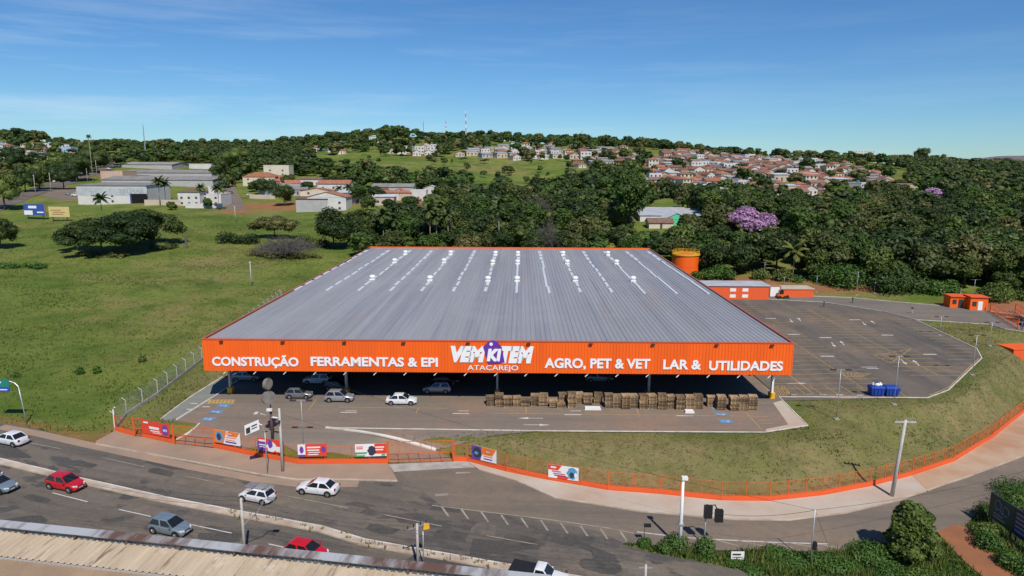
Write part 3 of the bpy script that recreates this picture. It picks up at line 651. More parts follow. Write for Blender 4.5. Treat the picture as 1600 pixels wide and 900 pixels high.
for i, (px, py) in enumerate(((361, 614), (542, 617), (777, 619), (1013, 621), (1199, 622))):
    x, y = xl(px + (6 if i == 4 else 0), py); mb = MB(); mb.box(x - .14, x + .14, y - .3, y - .27, 0, 9); mb.box(x - .14, x + .14, y + .27, y + .3, 0, 9); mb.box(x - .03, x + .03, y - .27, y + .27, 0, 9)
    o = mb.build('column', M['white'] if i == 4 else M['galv'], store); o['label'] = 'column whitened to look sunlit' if i == 4 else 'grey steel column'  # sunlit look of the end column put into its white; others stay grey
    MB().box(x - .36, x + .36, y - .46, y + .46, 0, .95).build('column_guard', M['yellow'], o)
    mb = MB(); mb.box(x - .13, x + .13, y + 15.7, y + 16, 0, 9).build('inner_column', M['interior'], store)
for i in range(19):
    x = -hw + 3.0 + i * (BW - 6) / 18; mb = MB(); mb.bar((x + .32, .17, ZB_ + .1), (x - .3, .12, ZB_ - .5), .1, .1); mb.build('fascia_bracket', M['white'], store)
for px in (350, 446, 542, 634, 734, 828, 924, 1020, 1118, 1203):
    x = -hw + (px - 319) / 918 * BW; mb = MB(); mb.box(x - .27, x + .27, -.4, -.06, ZT_ - .26, ZT_ - .16); mb.bar((x, -.1, ZT_ - .2), (x, .2, ZT_ + .05), .08, .08); mb.build('flood_lamp', M['darkmetal'], fascia)
def sign(s, px0, px1, pxb, pxt, bold, shear=0, mname='letter', ext=.02, y=-.1, nm='lettering', spacing=1.):
    x0 = -hw + (px0 - 319) / 918 * BW; x1 = -hw + (px1 - 319) / 918 * BW
    mid = (px0 + px1) / 2; zb0 = 579 + (mid - 319) / 918 * 7; zt0 = 529.5 + (mid - 319) / 918 * 8.5
    zf = lambda py: ZB_ + (zb0 - py) / (zb0 - zt0) * (ZT_ - ZB_)
    me, w, h = text_mesh(s, h=zf(pxt) - zf(pxb), w=x1 - x0, bold=bold, shear=shear, ext=ext, spacing=spacing); me.materials.append(M[mname])
    o = addmesh(nm, me, fascia); o.location = (x0, y, zf(pxb)); o.rotation_euler = (math.pi / 2, 0, 0); return o, zf
sign('CONSTRUÇÃO', 333, 469, 575, 554, .034); sign('FERRAMENTAS & EPI', 488, 687, 572.3, 557.5, .034)
sign('AGRO, PET & VET', 853, 1017, 578, 560, .034); sign('LAR &', 1037, 1096, 577.2, 562, .034); sign('UTILIDADES', 1108, 1222, 579, 564, .034)
sign('VEM', 707, 762, 566, 540.5, .075, .22, spacing=.92); sign('TEM', 783, 836, 567.5, 541, .075, .22, spacing=.92); sign('ATACAREJO', 733, 812, 580.6, 570.5, .005)
o, zf = sign('KI', 763, 786, 564, 544.5, .065, .16, y=-.22)
X = lambda px: -hw + (px - 319) / 918 * BW
pts = [(757.5, 542), (765, 534.5), (772, 531.5), (779, 533.5), (786.5, 542), (791, 566), (766, 568.5)]
mb = MB(); P = [(X(a), zf(b)) for a, b in pts]
n_ = len(P); b_ = len(mb.v); mb.v += [(x, -.08, z) for x, z in P] + [(x, -.15, z) for x, z in P]
mb.f.append(tuple(range(n_, 2 * n_))); mb.m.append(0)
for i in range(n_): j = (i + 1) % n_; mb.f.append((i, j, n_ + j, n_ + i)); mb.m.append(0)
mb.build('price_tag_logo', M['purple'], fascia)
MB().disc((X(770), -.16, zf(537.5)), .24, (0, 1, 0), .03).build('tag_hole', M['letter'], fascia)
# ---------------------------------------------------------------- trees
NR = np.random.default_rng(7)
def unit(a): return a / (np.linalg.norm(a, axis=1, keepdims=True) + 1e-9)
_sph = {}
def sphere_arr(n=8, mth=6):
    if (n, mth) not in _sph:
        v = [(0, 0, 1)]
        for i in range(1, mth):
            t = math.pi * i / mth
            for k in range(n): a = 2 * math.pi * (k + .5 * (i % 2)) / n; v.append((math.sin(t) * math.cos(a), math.sin(t) * math.sin(a), math.cos(t)))
        v.append((0, 0, -1)); f = []
        for k in range(n): f.append((0, 1 + k, 1 + (k + 1) % n, 1 + (k + 1) % n))
        for i in range(mth - 2):
            for k in range(n): a = 1 + i * n; f.append((a + k, a + n + k, a + n + (k + 1) % n, a + (k + 1) % n))
        b = 1 + (mth - 2) * n
        for k in range(n): f.append((b + k, len(v) - 1, b + (k + 1) % n, b + (k + 1) % n))
        _sph[(n, mth)] = (np.array(v, float), np.array(f))
    return _sph[(n, mth)]
def leaf_arr(lobes, n, size, rng, core=.8, up=.25, cs=(8, 6), spread=(.82, 1.08)):
    C = np.array([l[0] for l in lobes], float); Rr = np.array([l[1] for l in lobes], float)
    w = (Rr[:, 0] * Rr[:, 2]); w = w / w.sum(); k = rng.choice(len(lobes), n, p=w)
    d = unit(rng.normal(size=(n, 3)) + np.array([0, 0, .35])); P = C[k] + d * Rr[k] * rng.uniform(*spread, (n, 1))
    N = unit(unit(d / Rr[k]) * .75 + unit(rng.normal(size=(n, 3))) * .6 + np.array([0, 0, up]))
    a = unit(np.cross(N, rng.normal(size=(n, 3)))); b = np.cross(N, a)
    s1 = size * rng.uniform(.6, 1.3, (n, 1)); s2 = size * rng.uniform(.35, .8, (n, 1)); j = rng.uniform(-.3, .3, (n, 1))
    Vv = np.stack([P - a * s1, P - b * s2 + a * s1 * j, P + a * s1, P + b * s2 - a * s1 * j], 1).reshape(-1, 3); Ff = np.arange(4 * n).reshape(-1, 4)
    if core:
        sv_, sf_ = sphere_arr(*cs); vs, fs, o = [Vv], [Ff], len(Vv)
        for c, r in zip(C, Rr):
            q = sv_ * (1 + rng.uniform(-.14, .1, (len(sv_), 1))); vs.append(c + q * r * core); fs.append(sf_ + o); o += len(sv_)
        Vv = np.concatenate(vs); Ff = np.concatenate(fs)
    return Vv, Ff
def arr_mesh(name, Vv, Ff, mats, tone=None, mi=None):
    me = bpy.data.meshes.new(name); nf = len(Ff)
    me.vertices.add(len(Vv)); me.vertices.foreach_set('co', Vv.astype(np.float32).ravel())
    tri = (Ff[:, 2] == Ff[:, 3]); tot = np.where(tri, 3, 4).astype(np.int32); st = np.concatenate([[0], np.cumsum(tot)[:-1]]).astype(np.int32)
    keep = np.ones(Ff.shape, bool); keep[:, 3] = ~tri
    me.loops.add(int(tot.sum())); me.loops.foreach_set('vertex_index', Ff[keep].astype(np.int32))
    me.polygons.add(nf); me.polygons.foreach_set('loop_start', st); me.polygons.foreach_set('loop_total', tot)
    for q in (mats if isinstance(mats, list) else [mats]): me.materials.append(q)
    if mi is not None: me.polygons.foreach_set('material_index', mi.astype(np.int32))
    if tone is not None: at = me.attributes.new('tone', 'FLOAT', 'POINT'); at.data.foreach_set('value', tone.astype(np.float32))
    me.update(); return me
def lobes_round(rng, r, h, n=9, base=.28):
    L = [((0, 0, h * (base + .36)), (r * .72, r * .72, h * .3))]
    for i in range(n):
        a = 2 * math.pi * i / n * 1.0 + rng.uniform(-.4, .4); q = rng.uniform(.45, .72) * r; z = h * rng.uniform(base + .12, .82)
        s = rng.uniform(.3, .46) * r; L.append(((q * math.cos(a), q * math.sin(a), z), (s, s, s * rng.uniform(.7, .95))))
    for i in range(3):
        a = rng.uniform(0, 6.28); s = rng.uniform(.3, .42) * r; L.append(((r * .28 * math.cos(a), r * .28 * math.sin(a), h * rng.uniform(.8, .9)), (s, s, s * .7)))
    return L
def lobes_flat(rng, r, h, n=28):
    L = []
    for i in range(n):
        a = rng.uniform(0, 6.28); q = math.sqrt(rng.uniform(0, 1)) * r * .84; s = rng.uniform(.2, .34) * r
        L.append(((q * math.cos(a), q * math.sin(a), h * (.88 - .5 * (q / r) ** 2 - rng.uniform(0, .22))), (s, s, s * rng.uniform(.4, .62))))
    return L
def trunk_mb(lobes, h, r, rng, nl=5, z0=.3):
    mb = MB(); top = h * .62; lean = (rng.uniform(-.3, .3), rng.uniform(-.3, .3))
    mb.tube([(0, 0, -.4), (lean[0] * .3, lean[1] * .3, h * .2), (lean[0], lean[1], h * .42), (lean[0] * 1.2, lean[1] * 1.2, top)], [r * 1.25, r, r * .8, r * .45], 7)
    for i in range(nl):
        c = lobes[(1 + i * 2) % len(lobes)][0]
        s = Vector((lean[0] * .8, lean[1] * .8, h * rng.uniform(z0, .45))); e = Vector(c); mid = s.lerp(e, .5) + Vector((0, 0, h * .03)); mb.tube([s, mid, e], [r * .55, r * .38, r * .15], 5)
    return mb
def make_tree(name, label, kind, r, h, n, size, leaf, seed, group=None, bark='bark', lobes=None, nl=5, tr=None, core=.8, spread=(.8, 1.16)):
    rng = np.random.default_rng(seed); L = lobes or (lobes_flat(rng, r, h) if kind == 'flat' else lobes_round(rng, r, h))
    t = thing(name, label, 'tree', group=group)
    addmesh('crown', arr_mesh('crown', *leaf_arr(L, n, size, rng, core=core, spread=spread), M[leaf]), t)
    trunk_mb(L, h, tr or h * .022, rng, nl).build('trunk', M[bark], t, smooth=True); return t
EXCL = []                                    # (x, y, r): ground taken by houses and sheds
def block_free(x, y, pad=0): return all((x - a) ** 2 + (y - b) ** 2 > (r + pad) ** 2 for a, b, r in EXCL)

# ---------------------------------------------------------------- houses
def house(name, label, cat, w, d, h, roof, wm, rm, rise=1.5, win=2, door=True, group=None, parapet=.5, front_gable=False, tower=None):
    """local: front at y=-d/2 faces the camera side; roof: gable (ridge along x), front (ridge along y), hip, flat, shed"""
    t = thing(name, label, cat, group=group)
    mb = MB(); x, y = w / 2, d / 2
    mb.box(-x, x, -y, y, -2.5, h)
    if roof == 'front':
        for s in (-1, 1): mb.hexa([(-x, s * y - .1, h), (x, s * y - .1, h), (x, s * y + .1, h), (-x, s * y + .1, h), (-.05, s * y - .1, h + rise), (.05, s * y - .1, h + rise), (.05, s * y + .1, h + rise), (-.05, s * y + .1, h + rise)])
    if roof == 'gable':
        for s in (-1, 1): mb.hexa([(s * x - .1, -y, h), (s * x + .1, -y, h), (s * x + .1, y, h), (s * x - .1, y, h), (s * x - .1, -.05, h + rise), (s * x + .1, -.05, h + rise), (s * x + .1, .05, h + rise), (s * x - .1, .05, h + rise)])
    if roof == 'flat':
        for a in ((-x - .06, x + .06, -y - .06, -y + .14), (-x - .06, x + .06, y - .14, y + .06), (-x - .06, -x + .14, -y + .145, y - .145), (x - .14, x + .06, -y + .145, y - .145)): mb.box(*a, h - .05, h + parapet)
    if tower: mb.box(tower[0], tower[1], -y * .4, y * .6, 0, tower[2])
    wl_ = mb.build('wall', wm, t)
    mb = MB(); o = .45
    if roof in ('gable', 'front'):
        lx, ly = (x, y) if roof == 'gable' else (y, x); k = rise / ly; q = []
        for s in (-1, 1):
            q = [(-lx - o, s * (ly + o), h - k * o), (lx + o, s * (ly + o), h - k * o), (lx + o, 0, h + rise), (-lx - o, 0, h + rise)]
            if roof == 'front': q = [(b, a, c) for a, b, c in q]
            if s > 0: q = [q[1], q[0], q[3], q[2]]
            mb.hexa([(a, b, c + .03) for a, b, c in q] + [(a, b, c + .19) for a, b, c in q])
    elif roof == 'hip':
        rd = max(0.3, x - y) if x > y else .3; k = rise / y
        b = [(-x - o, -y - o), (x + o, -y - o), (x + o, y + o), (-x - o, y + o)]; rx = rd if x > y else .1
        n = len(mb.v); mb.v += [(a, c, h - k * o * .6) for a, c in b] + [(-rx, 0, h + rise), (rx, 0, h + rise)]
        for f in ((0, 1, 5, 4), (1, 2, 5), (2, 3, 4, 5), (3, 0, 4), (3, 2, 1, 0)): mb.f.append(tuple(n + i for i in f)); mb.m.append(0)
    elif roof == 'flat': mb.box(-x + .15, x - .15, -y + .15, y - .15, h - .03, h + .1)
    elif roof == 'shed': mb.hexa([(-x - o, -y - o, h + .02), (x + o, -y - o, h + .02), (x + o, y + o, h + rise), (-x - o, y + o, h + rise), (-x - o, -y - o, h + .2), (x + o, -y - o, h + .2), (x + o, y + o, h + rise + .2), (-x - o, y + o, h + rise + .2)])
    mb.build('roof', rm, t)
    if roof == 'flat' and group: MB().lathe([(.75, h + .1), (.95, h + 1.1), (.95, h + 1.25), (.3, h + 1.45)], (x * .4, y * .3, 0), 10).build('roof_tank', M['line_b'], t)
    st = max(1, int(h // 2.8)); 
    for fl in range(st):
        for i in range(win):
            cx = -x + w * (i + .5) / win; z = fl * 2.9 + .95
            if door and fl == 0 and i == win // 2:
                MB().box(cx - .5, cx + .5, -y - .06, -y + .05, 0, 2.15).build('door', M['rust'], t)
            else:
                MB().box(cx - .6, cx + .6, -y - .05, -y + .05, z, z + 1.15).build('window', M['winglass'], t)
    return t
def place(t, x, y, rz=0, z=None): t.location = (x, y, tz(x, y) if z is None else z); t.rotation_euler = (0, 0, rz); return t
def hpix(name, label, cat, px0, px1, pyb, pyt, dep, roof, wm, rm, rz=0, Y=None, rel=.62, **k):
    """a building given by its outline in the photo: left, right, foot and eave rows"""
    c = T((px0 + px1) / 2, pyb); w = (px1 - px0) * c.y / 1067
    h = max(2.4, zat(c.x, c.y, pyt) - c.z); t = house(name, label, cat, w, dep, h, roof, M[wm], M[rm], **k)
    place(t, c.x, c.y + dep / 2, rz, c.z); EXCL.append((c.x, c.y + dep / 2, max(w, dep) * .55)); return t
hpix('tile_shop', 'pale metal warehouse with large open doorway facing the green field', 'warehouse', 123, 230, 319, 290, 26, 'shed', 'w_white', 'fibre', rise=.8, win=1, door=False)
c = T(215, 319); d0 = c.y - .12
mb = MB()
sh = bpy.data.objects['tile_shop']; lw = 107 * sh.location.y / 1067
ld = MB().box(lw * .27, lw * .49, -13.12, -13.0, 0, 5.6).build('door', M['interior'], sh); MB().box(-lw / 2 + .2, lw / 2 - .2, -13.07, -13.01, 4.7, 9).build('metal_cladding', M['tin'], sh)
MB().box(lw * .25, lw * .27, -13.2, -13.0, 0, 5.8).build('door_frame', pm('blue_frame', (.05, .09, .3)), ld)
tm, tw, th = text_mesh('TELHAS', h=2.1, w=lw * .36, bold=.02, ext=.02); tm.materials.append(pm('faded_lettering', (.36, .38, .42))); o = addmesh('lettering', tm, sh); o.location = (lw * .09, -13.09, 5.9); o.rotation_euler = (math.pi / 2, 0, 0)
tm, tw, th = text_mesh('TELHAS', h=.6, w=4.5, ext=.02); tm.materials.append(M['galv']); o = addmesh('lettering', tm, sh); o.location = (-lw * .32, -13.09, 6.6); o.rotation_euler = (math.pi / 2, 0, 0)
hpix('long_warehouse', 'long grey fibre roofed warehouse behind the tile shop', 'warehouse', 160, 332, 291, 281, 34, 'gable', 'w_grey', 'fibre', rise=2.2, win=0)
hpix('low_warehouse', 'second long grey warehouse behind the front long one', 'warehouse', 190, 330, 276, 270, 34, 'gable', 'w_grey', 'fibre', rise=2, win=0)
hpix('low_warehouse', 'small pink fronted warehouse by the avenue', 'warehouse', 158, 192, 281, 268, 20, 'flat', 'w_pink', 'fibre', win=0)
hpix('low_warehouse', 'farthest grey roofed warehouse of the industrial row', 'warehouse', 188, 268, 263, 257, 34, 'gable', 'w_grey', 'fibre', rise=2, win=0)
hpix('low_shed', 'white walled shed at the right end of the industrial row', 'shed', 296, 330, 264, 257, 20, 'flat', 'w_white', 'tin', win=0)
hpix('low_shed', 'low grey shed beside the white walled shed', 'shed', 330, 352, 272, 260, 20, 'gable', 'w_grey', 'fibre', rise=1, win=1)
hpix('townhouse', 'white two storey house with terracotta roofs beside palms', 'house', 279, 313, 322, 300, 12, 'hip', 'w_white', 'tile_old', rise=1.6, win=3)
hpix('townhouse', 'white house with square white tower by the side street', 'house', 313, 346, 322, 304, 14, 'flat', 'w_white', 'fibre', win=2, tower=(-2.6, .6, 10.5))
hpix('house', 'cream house with big orange hipped roof at the street corner', 'house', 380, 430, 290, 276, 13, 'hip', 'w_cream', 'tile', rise=3, win=3)
hpix('house', 'tall cream block with a raised corner tower', 'house', 413, 452, 282, 259, 11, 'flat', 'w_cream', 'fibre', win=2, tower=(4.2, 7.2, 10.5))
hpix('shed', 'long grey roofed shed behind the dark lot trees', 'shed', 404, 468, 303, 292, 18, 'gable', 'w_grey', 'fibre', rise=1.6, win=0)
hpix('house', 'white house with dark brown roof behind the gabled houses', 'house', 466, 501, 290, 280, 9, 'gable', 'w_white', 'tile_old', rise=1.2, win=3)
hpix('house', 'white gabled house with orange tiles and satellite view', 'house', 497, 546, 305, 287, 11, 'gable', 'w_white', 'tile', rise=2, win=3)['label'] = 'white house with long orange tiled roof behind the cream one'
hpix('house', 'cream walled house in the middle of the house group', 'house', 470, 520, 314, 298, 9, 'front', 'w_cream', 'tile', rise=1.4, win=2)
hpix('house', 'white house with wide front gable and orange tiles', 'house', 480, 541, 330, 308, 14, 'front', 'w_white', 'tile', rise=2.6, win=3)
hpix('house', 'grey unplastered house with reddish roof by the bare lot', 'house', 463, 512, 331, 311, 7, 'shed', 'w_grey', 'tile_old', rise=.9, win=0)
hpix('shed', 'long fibre roofed building behind two terracotta houses', 'shed', 582, 646, 303, 292, 12, 'gable', 'w_grey', 'fibre', rise=1.8, win=2)
hpix('house', 'small pale house with terracotta roof beside the wood', 'house', 600, 624, 313, 301, 8, 'gable', 'w_white', 'tile', rise=1, win=2)
hpix('house', 'small brown fronted house with terracotta roof', 'house', 624, 642, 313, 301, 8, 'gable', 'w_beige', 'tile', rise=1, win=1)
hpix('house', 'plain pale grey box house by the wood', 'house', 641, 666, 313, 298, 9, 'flat', 'w_white', 'fibre', win=1)
hpix('house', 'white gabled house at the edge of the wood', 'house', 662, 684, 308, 294, 9, 'front', 'w_white', 'tin', rise=1.5, win=2)
hpix('market_hall', 'long white metal roofed hall standing in the wood', 'hall', 1000, 1104, 345, 339, 24, 'shed', 'w_white', 'tin', rise=2.2, win=0)
hpix('green_hall', 'bright green gabled hall front in the wood', 'hall', 1036, 1078, 352, 343, 10, 'front', 'w_green', 'tin', rise=2.8, win=0)
hpix('shed', 'brown tiled shed beside the green gabled hall', 'shed', 1014, 1052, 357, 348, 8, 'gable', 'w_cream', 'tile_old', rise=1.6, win=1)
for a, b, yb, yt, lb in ((1303, 1322, 381, 371, 'small white hut in the wood behind the car park'), (1340, 1354, 390, 383, 'tiny white hut in the wood below the palms'), (1384, 1392, 398, 390, 'smallest white hut at the edge of the dark wood')):
    hpix('hut', lb, 'hut', a, b, yb, yt, 5, 'shed', 'w_white', 'tin', rise=.5, win=1, door=False)
hpix('hill_house', 'blue and white two storey house alone on the hill top', 'house', 577, 592, 223, 213, 10, 'hip', 'w_white', 'tin', rise=1.5, win=3)
hpix('shop', 'ochre yellow house on the left hill', 'house', 92, 103, 228, 220, 10, 'flat', 'w_ochre', 'fibre', win=2)
hpix('shop', 'pale blue house on the left hill below the ochre one', 'house', 91, 112, 242, 230, 12, 'flat', 'w_blue', 'tin', win=3)
hpix('shop', 'cream house by the avenue at the left', 'house', 30, 48, 246, 236, 10, 'flat', 'w_cream', 'fibre', win=2)
hpix('far_tower_block', 'cluster of white tower blocks far off on the right skyline', 'buildings', 1330, 1366, 250, 236, 12, 'flat', 'w_white', 'tin', win=8, tower=(-12, -9, 9))['label'] = 'long white building far off on the right skyline'
hpix('house', 'white box house with garage between gabled houses', 'house', 545, 562, 318, 304, 9, 'flat', 'w_white', 'fibre', win=2); hpix('house', 'cream house with orange tiles left of the white tower street', 'house', 432, 452, 300, 290, 9, 'gable', 'w_cream', 'tile', rise=1.5, win=2)['label'] = 'small cream house with orange tiles below the tall cream block'
# the two boundary walls in front of them
def wallrun(name, label, pts, h, th, m, group=None, world=True):
    c = pts[0]; t = thing(name, label, 'wall', (c[0], c[1], c[2]), group=group); mb = MB()
    for a, b in zip(pts, pts[1:]):
        a, b = Vector(a), Vector(b); a.z += h / 2 - .3; b.z += h / 2 - .3; mb.bar(a, b, th, h + .6)
    o = mb.build('masonry', m, t, world=True); return t
wallrun('boundary_wall', 'brown block wall between tile shop and white house', [T(226, 321), T(282, 321)], 3, .2, M['w_beige'])
wallrun('boundary_wall', 'white garden wall in front of the white townhouse', [T(290, 325), T(348, 325)], 2.4, .2, M['w_white'])
wallrun('boundary_wall', 'pale block wall round the shed lot', [T(390, 310), T(430, 311)], 2.4, .2, M['w_beige'])

# the town on the hill: prototypes, then copies
def protos():
    P = []
    for nm, w, d, h, rf, wm, rm, kw, lb in (
        ('h1', 9, 10, 3.2, 'gable', 'w_white', 'tile', dict(rise=1.6), 'white house with terracotta gable roof'), ('h2', 8, 9, 3.1, 'hip', 'w_cream', 'tile', dict(rise=1.7), 'cream house with terracotta hipped roof'),
        ('h3', 10, 9, 3.0, 'gable', 'w_pink', 'tile_old', dict(rise=1.5), 'pinkish house with weathered tile roof'), ('h4', 9, 9, 5.8, 'flat', 'w_white', 'fibre', {}, 'white two storey house with flat roof'),
        ('h5', 11, 10, 3.2, 'gable', 'w_grey', 'fibre', dict(rise=1.2), 'grey house with fibre cement roof'), ('h6', 8, 9, 3.4, 'front', 'w_white', 'tile', dict(rise=1.8), 'white house with terracotta front gable'),
        ('h7', 9, 8, 3.0, 'hip', 'w_brick', 'tile_old', dict(rise=1.6), 'brick house with weathered hipped roof'), ('h8', 10, 10, 4.0, 'shed', 'w_beige', 'tin', dict(rise=.8), 'beige house with pale metal roof'),
        ('h9', 8, 8, 5.6, 'hip', 'w_cream', 'tile', dict(rise=1.5), 'cream two storey house with terracotta roof'), ('h10', 9, 9, 3.2, 'front', 'w_beige', 'tile_old', dict(rise=1.6), 'beige house with weathered front gable')):
        P.append(dict(a=(nm, w, d, h, rf, wm, rm, kw), lb=lb, t=None))
    return P
PR = protos(); rnd = random.Random(11)
def town(poly, sx, sy, drop, where, tilt=.1, weights=None):
    g = [T(*p) for p in poly]; xs_ = [p.x for p in g]; ys_ = [p.y for p in g]; out = []
    y = min(ys_)
    while y < max(ys_):
        x = min(xs_)
        while x < max(xs_):
            qx, qy = x + rnd.uniform(-2.5, 2.5), y + rnd.uniform(-3, 3)
            px, py = proj((qx, qy, tz(qx, qy)))
            if inside(np.array([px]), np.array([py]), poly)[0] and rnd.random() > drop and block_free(qx, qy, 5): out.append((qx, qy))
            x += sx
        y += sy
    TOWN.extend((qx, qy, where, tilt, weights) for qx, qy in out)
def build_town():
    TOWN.sort(key=lambda q: q[1]); acc = [[], [], [], {}]
    for n_, (qx, qy, where, tilt, weights) in enumerate(TOWN):
        p = rnd.choices(PR, weights=weights or [3, 3, 3, 1.6, 2, 2, 2, 2, 1, 3])[0]; rz = tilt + rnd.choice((0, 0, math.pi / 2)) * .25 + rnd.uniform(-.12, .12)
        s = rnd.uniform(.9, 1.2); lb = p['lb'] + ' ' + where
        if p['t'] is None:
            nm, w, d, h, rf, wm, rm, kw = p['a']; p['t'] = house('house', lb, 'house', w, d, h, rf, M[wm], M[rm], win=3, group='houses of the hillside town', **kw); t = p['t']
            t.location = (qx, qy, tz(qx, qy)); t.rotation_euler = (0, 0, rz); t.scale = (s, s, s)
        elif n_ < 245: t = dup(p['t'], (qx, qy, tz(qx, qy)), rz, lb, 'houses of the hillside town', s)
        else:
            M4 = Matrix.Translation((qx, qy, tz(qx, qy))) @ Matrix.Rotation(rz, 4, 'Z') @ Matrix.Scale(s, 4)
            for ch in p['t'].children:
                b0 = len(acc[0]); acc[0] += [(M4 @ v.co)[:] for v in ch.data.vertices]; mt = ch.data.materials[0]; mi = acc[3].setdefault(mt, len(acc[3]))
                for f in ch.data.polygons: acc[1].append(tuple(b0 + j for j in f.vertices)); acc[2].append(mi)
        EXCL.append((qx, qy, 6.5 * s))
    return acc
TOWN = []
white_w = [2, 1, 1, 4, 1, 3, 0, 3, 1, 1]
town([(1000, 308), (1000, 262), (1040, 238), (1110, 236), (1220, 246), (1310, 252), (1330, 264), (1425, 292), (1420, 306), (1300, 312), (1200, 308), (1100, 308)], 12.5, 18, .12, 'in the hillside town at the right')
town([(610, 240), (640, 233), (690, 229), (692, 242), (612, 246)], 13, 18, .15, 'on the hill above the meadow', weights=white_w)
town([(716, 245), (740, 236), (870, 229), (872, 249), (800, 250)], 14, 20, .2, 'on the hill behind the meadow', weights=white_w)
town([(874, 249), (885, 231), (1000, 238), (998, 258), (900, 266)], 14, 22, .35, 'on the hill between meadow and town')
town([(468, 244), (480, 233), (560, 232), (560, 242)], 22, 25, .45, 'on the hill left of the meadow', weights=white_w)
town([(-30, 262), (-30, 226), (100, 232), (130, 248), (70, 262)], 16, 22, .12, 'on the slope at the far left', weights=white_w)

town([(395, 296), (440, 284), (500, 284), (560, 296), (572, 318), (545, 322), (500, 306), (440, 304)], 13, 15, .25, 'behind the bare lot at the left')
town([(575, 318), (600, 300), (690, 300), (700, 312), (640, 322)], 13, 15, .3, 'at the left edge of the wood')
build_town_acc = build_town()
if build_town_acc and build_town_acc[0]:
    o = MB(); o.v, o.f, o.m = build_town_acc[:3]; tag(o.build('distant_houses', list(build_town_acc[3].keys())), 'farthest small houses of the hillside town near the skyline', 'houses', kind='stuff')
# ---------------------------------------------------------------- single trees of the field
def tree_px(px, pyb, pyt, wpx, **k):
    c = T(px, pyb); h = zat(c.x, c.y, pyt) - c.z; r = wpx / 2 * c.y / 1067; t = make_tree(h=h, r=r, **k); t.location = c; return t
umb = 'umbrella shaped tree, '
G_ = 'dark spreading trees of the field'
tree_px(238, 383, 320, 92, name='spreading_tree', label='broad umbrella tree at the right of the field clump', kind='flat', n=7200, size=.42, leaf='leaf_dark', seed=1, group=G_, nl=8)
tree_px(198, 396, 328, 116, name='spreading_tree', label='broad umbrella tree in the middle of the field clump', kind='flat', n=7600, size=.42, leaf='leaf_dark', seed=2, group=G_, nl=8)
tree_px(160, 398, 336, 104, name='spreading_tree', label='lower umbrella tree at the front of the field clump', kind='flat', n=6600, size=.4, leaf='leaf_dark', seed=3, group=G_, nl=8)
tree_px(122, 392, 348, 66, name='spreading_tree', label='small umbrella tree at the left of the field clump', kind='flat', n=3000, size=.38, leaf='leaf_dark', seed=4, group=G_, nl=6)
tree_px(1, 388, 342, 56, name='field_tree', label='round dark tree cut by the left picture edge', kind='round', n=3200, size=.4, leaf='leaf_dark', seed=5)
tree_px(522, 388, 326, 66, name='field_tree', label='dense round dark tree standing left of the store roof', kind='round', n=5200, size=.4, leaf='leaf_dark', seed=6)
tree_px(430, 372, 334, 78, name='field_tree', label='low spreading olive tree above the bare shrub', kind='flat', n=3600, size=.4, leaf='leaf_olive', seed=8)
tree_px(445, 322, 289, 36, name='lot_tree', label='round tree on the red dirt lot before the houses', kind='round', n=2400, size=.38, leaf='leaf_dark', seed=9)
tree_px(413, 304, 281, 40, name='lot_tree', label='dark tree beside the long grey shed', kind='round', n=2000, size=.42, leaf='leaf_dark', seed=10)
tree_px(590, 316, 292, 30, name='lot_tree', label='dark tree left of the pale terracotta house', kind='round', n=1600, size=.42, leaf='leaf_dark', seed=12)
pk = tree_px(1173, 372, 322, 92, name='blossom_tree', label='broad tree covered in lilac pink blossom in the wood', kind='flat', n=6500, size=.5, leaf='leaf_pink', seed=33, core=.7)
tree_px(1452, 330, 293, 31, name='blossom_tree', label='small lilac blossom tree far right near the hill houses', kind='round', n=1500, size=.6, leaf='leaf_pink', seed=22, core=.7)
tree_px(1440, 256, 230, 26, name='hill_tree', label='tall dark pine shaped tree above the right skyline', kind='round', n=900, size=.9, leaf='leaf_dark', seed=23)
tree_px(1473, 257, 240, 16, name='hill_tree', label='small round tree on the right skyline', kind='round', n=700, size=.8, leaf='leaf_dark', seed=24)
tree_px(985, 372, 262, 62, name='tall_tree', label='tallest leafy tree rising above the wood', kind='round', n=5200, size=.6, leaf='leaf_mid', seed=25)
for p in ((1173, 362, 15), (1173, 388, 15), (1150, 384, 8), (1196, 384, 8), (1452, 325, 11), (1452, 335, 9), (985, 372, 8), (1052, 355, 20), (1050, 374, 14), (1312, 388, 9), (1347, 396, 9), (1388, 404, 7), (1330, 395, 8)): q = T(p[0], p[1]); EXCL.append((q.x, q.y, p[2]))
def hedge(name, label, pts, w, h, leaf, n, size, seed, cat='shrub', core=.55, spread=(.5, 1.4)):
    rng = np.random.default_rng(seed); c = Vector(pts[0]); L = []
    for a, b in zip(pts, pts[1:]):
        a, b = Vector(a) - c, Vector(b) - c; k = max(2, int((b - a).length / (w * .5)))
        for i in range(k):
            q = a.lerp(b, (i + .5) / k); s = rng.uniform(.45, 1.4); L.append(((q.x + rng.uniform(-.6, .6) * w, q.y + rng.uniform(-.6, .6) * w, q.z + h * .4 * s), (w * .6 * s, w * .6 * s, h * .6 * s)))
    t = thing(name, label, cat, c); addmesh('leaves', arr_mesh('leaves', *leaf_arr(L, n, size, rng, core=core, spread=spread), M[leaf]), t)
    mb = MB()
    for l_ in L: mb.tube([(l_[0][0], l_[0][1], l_[0][2] - h * .7), l_[0]], [.07, .03], 5)
    mb.build('stems', M['bark'], t); return t
hedge('hedge', 'low dark hedge beside the spreading olive tree', [T(357, 380), T(378, 379), T(402, 381)], 4, 2.8, 'leaf_dark', 2600, .35, 31)
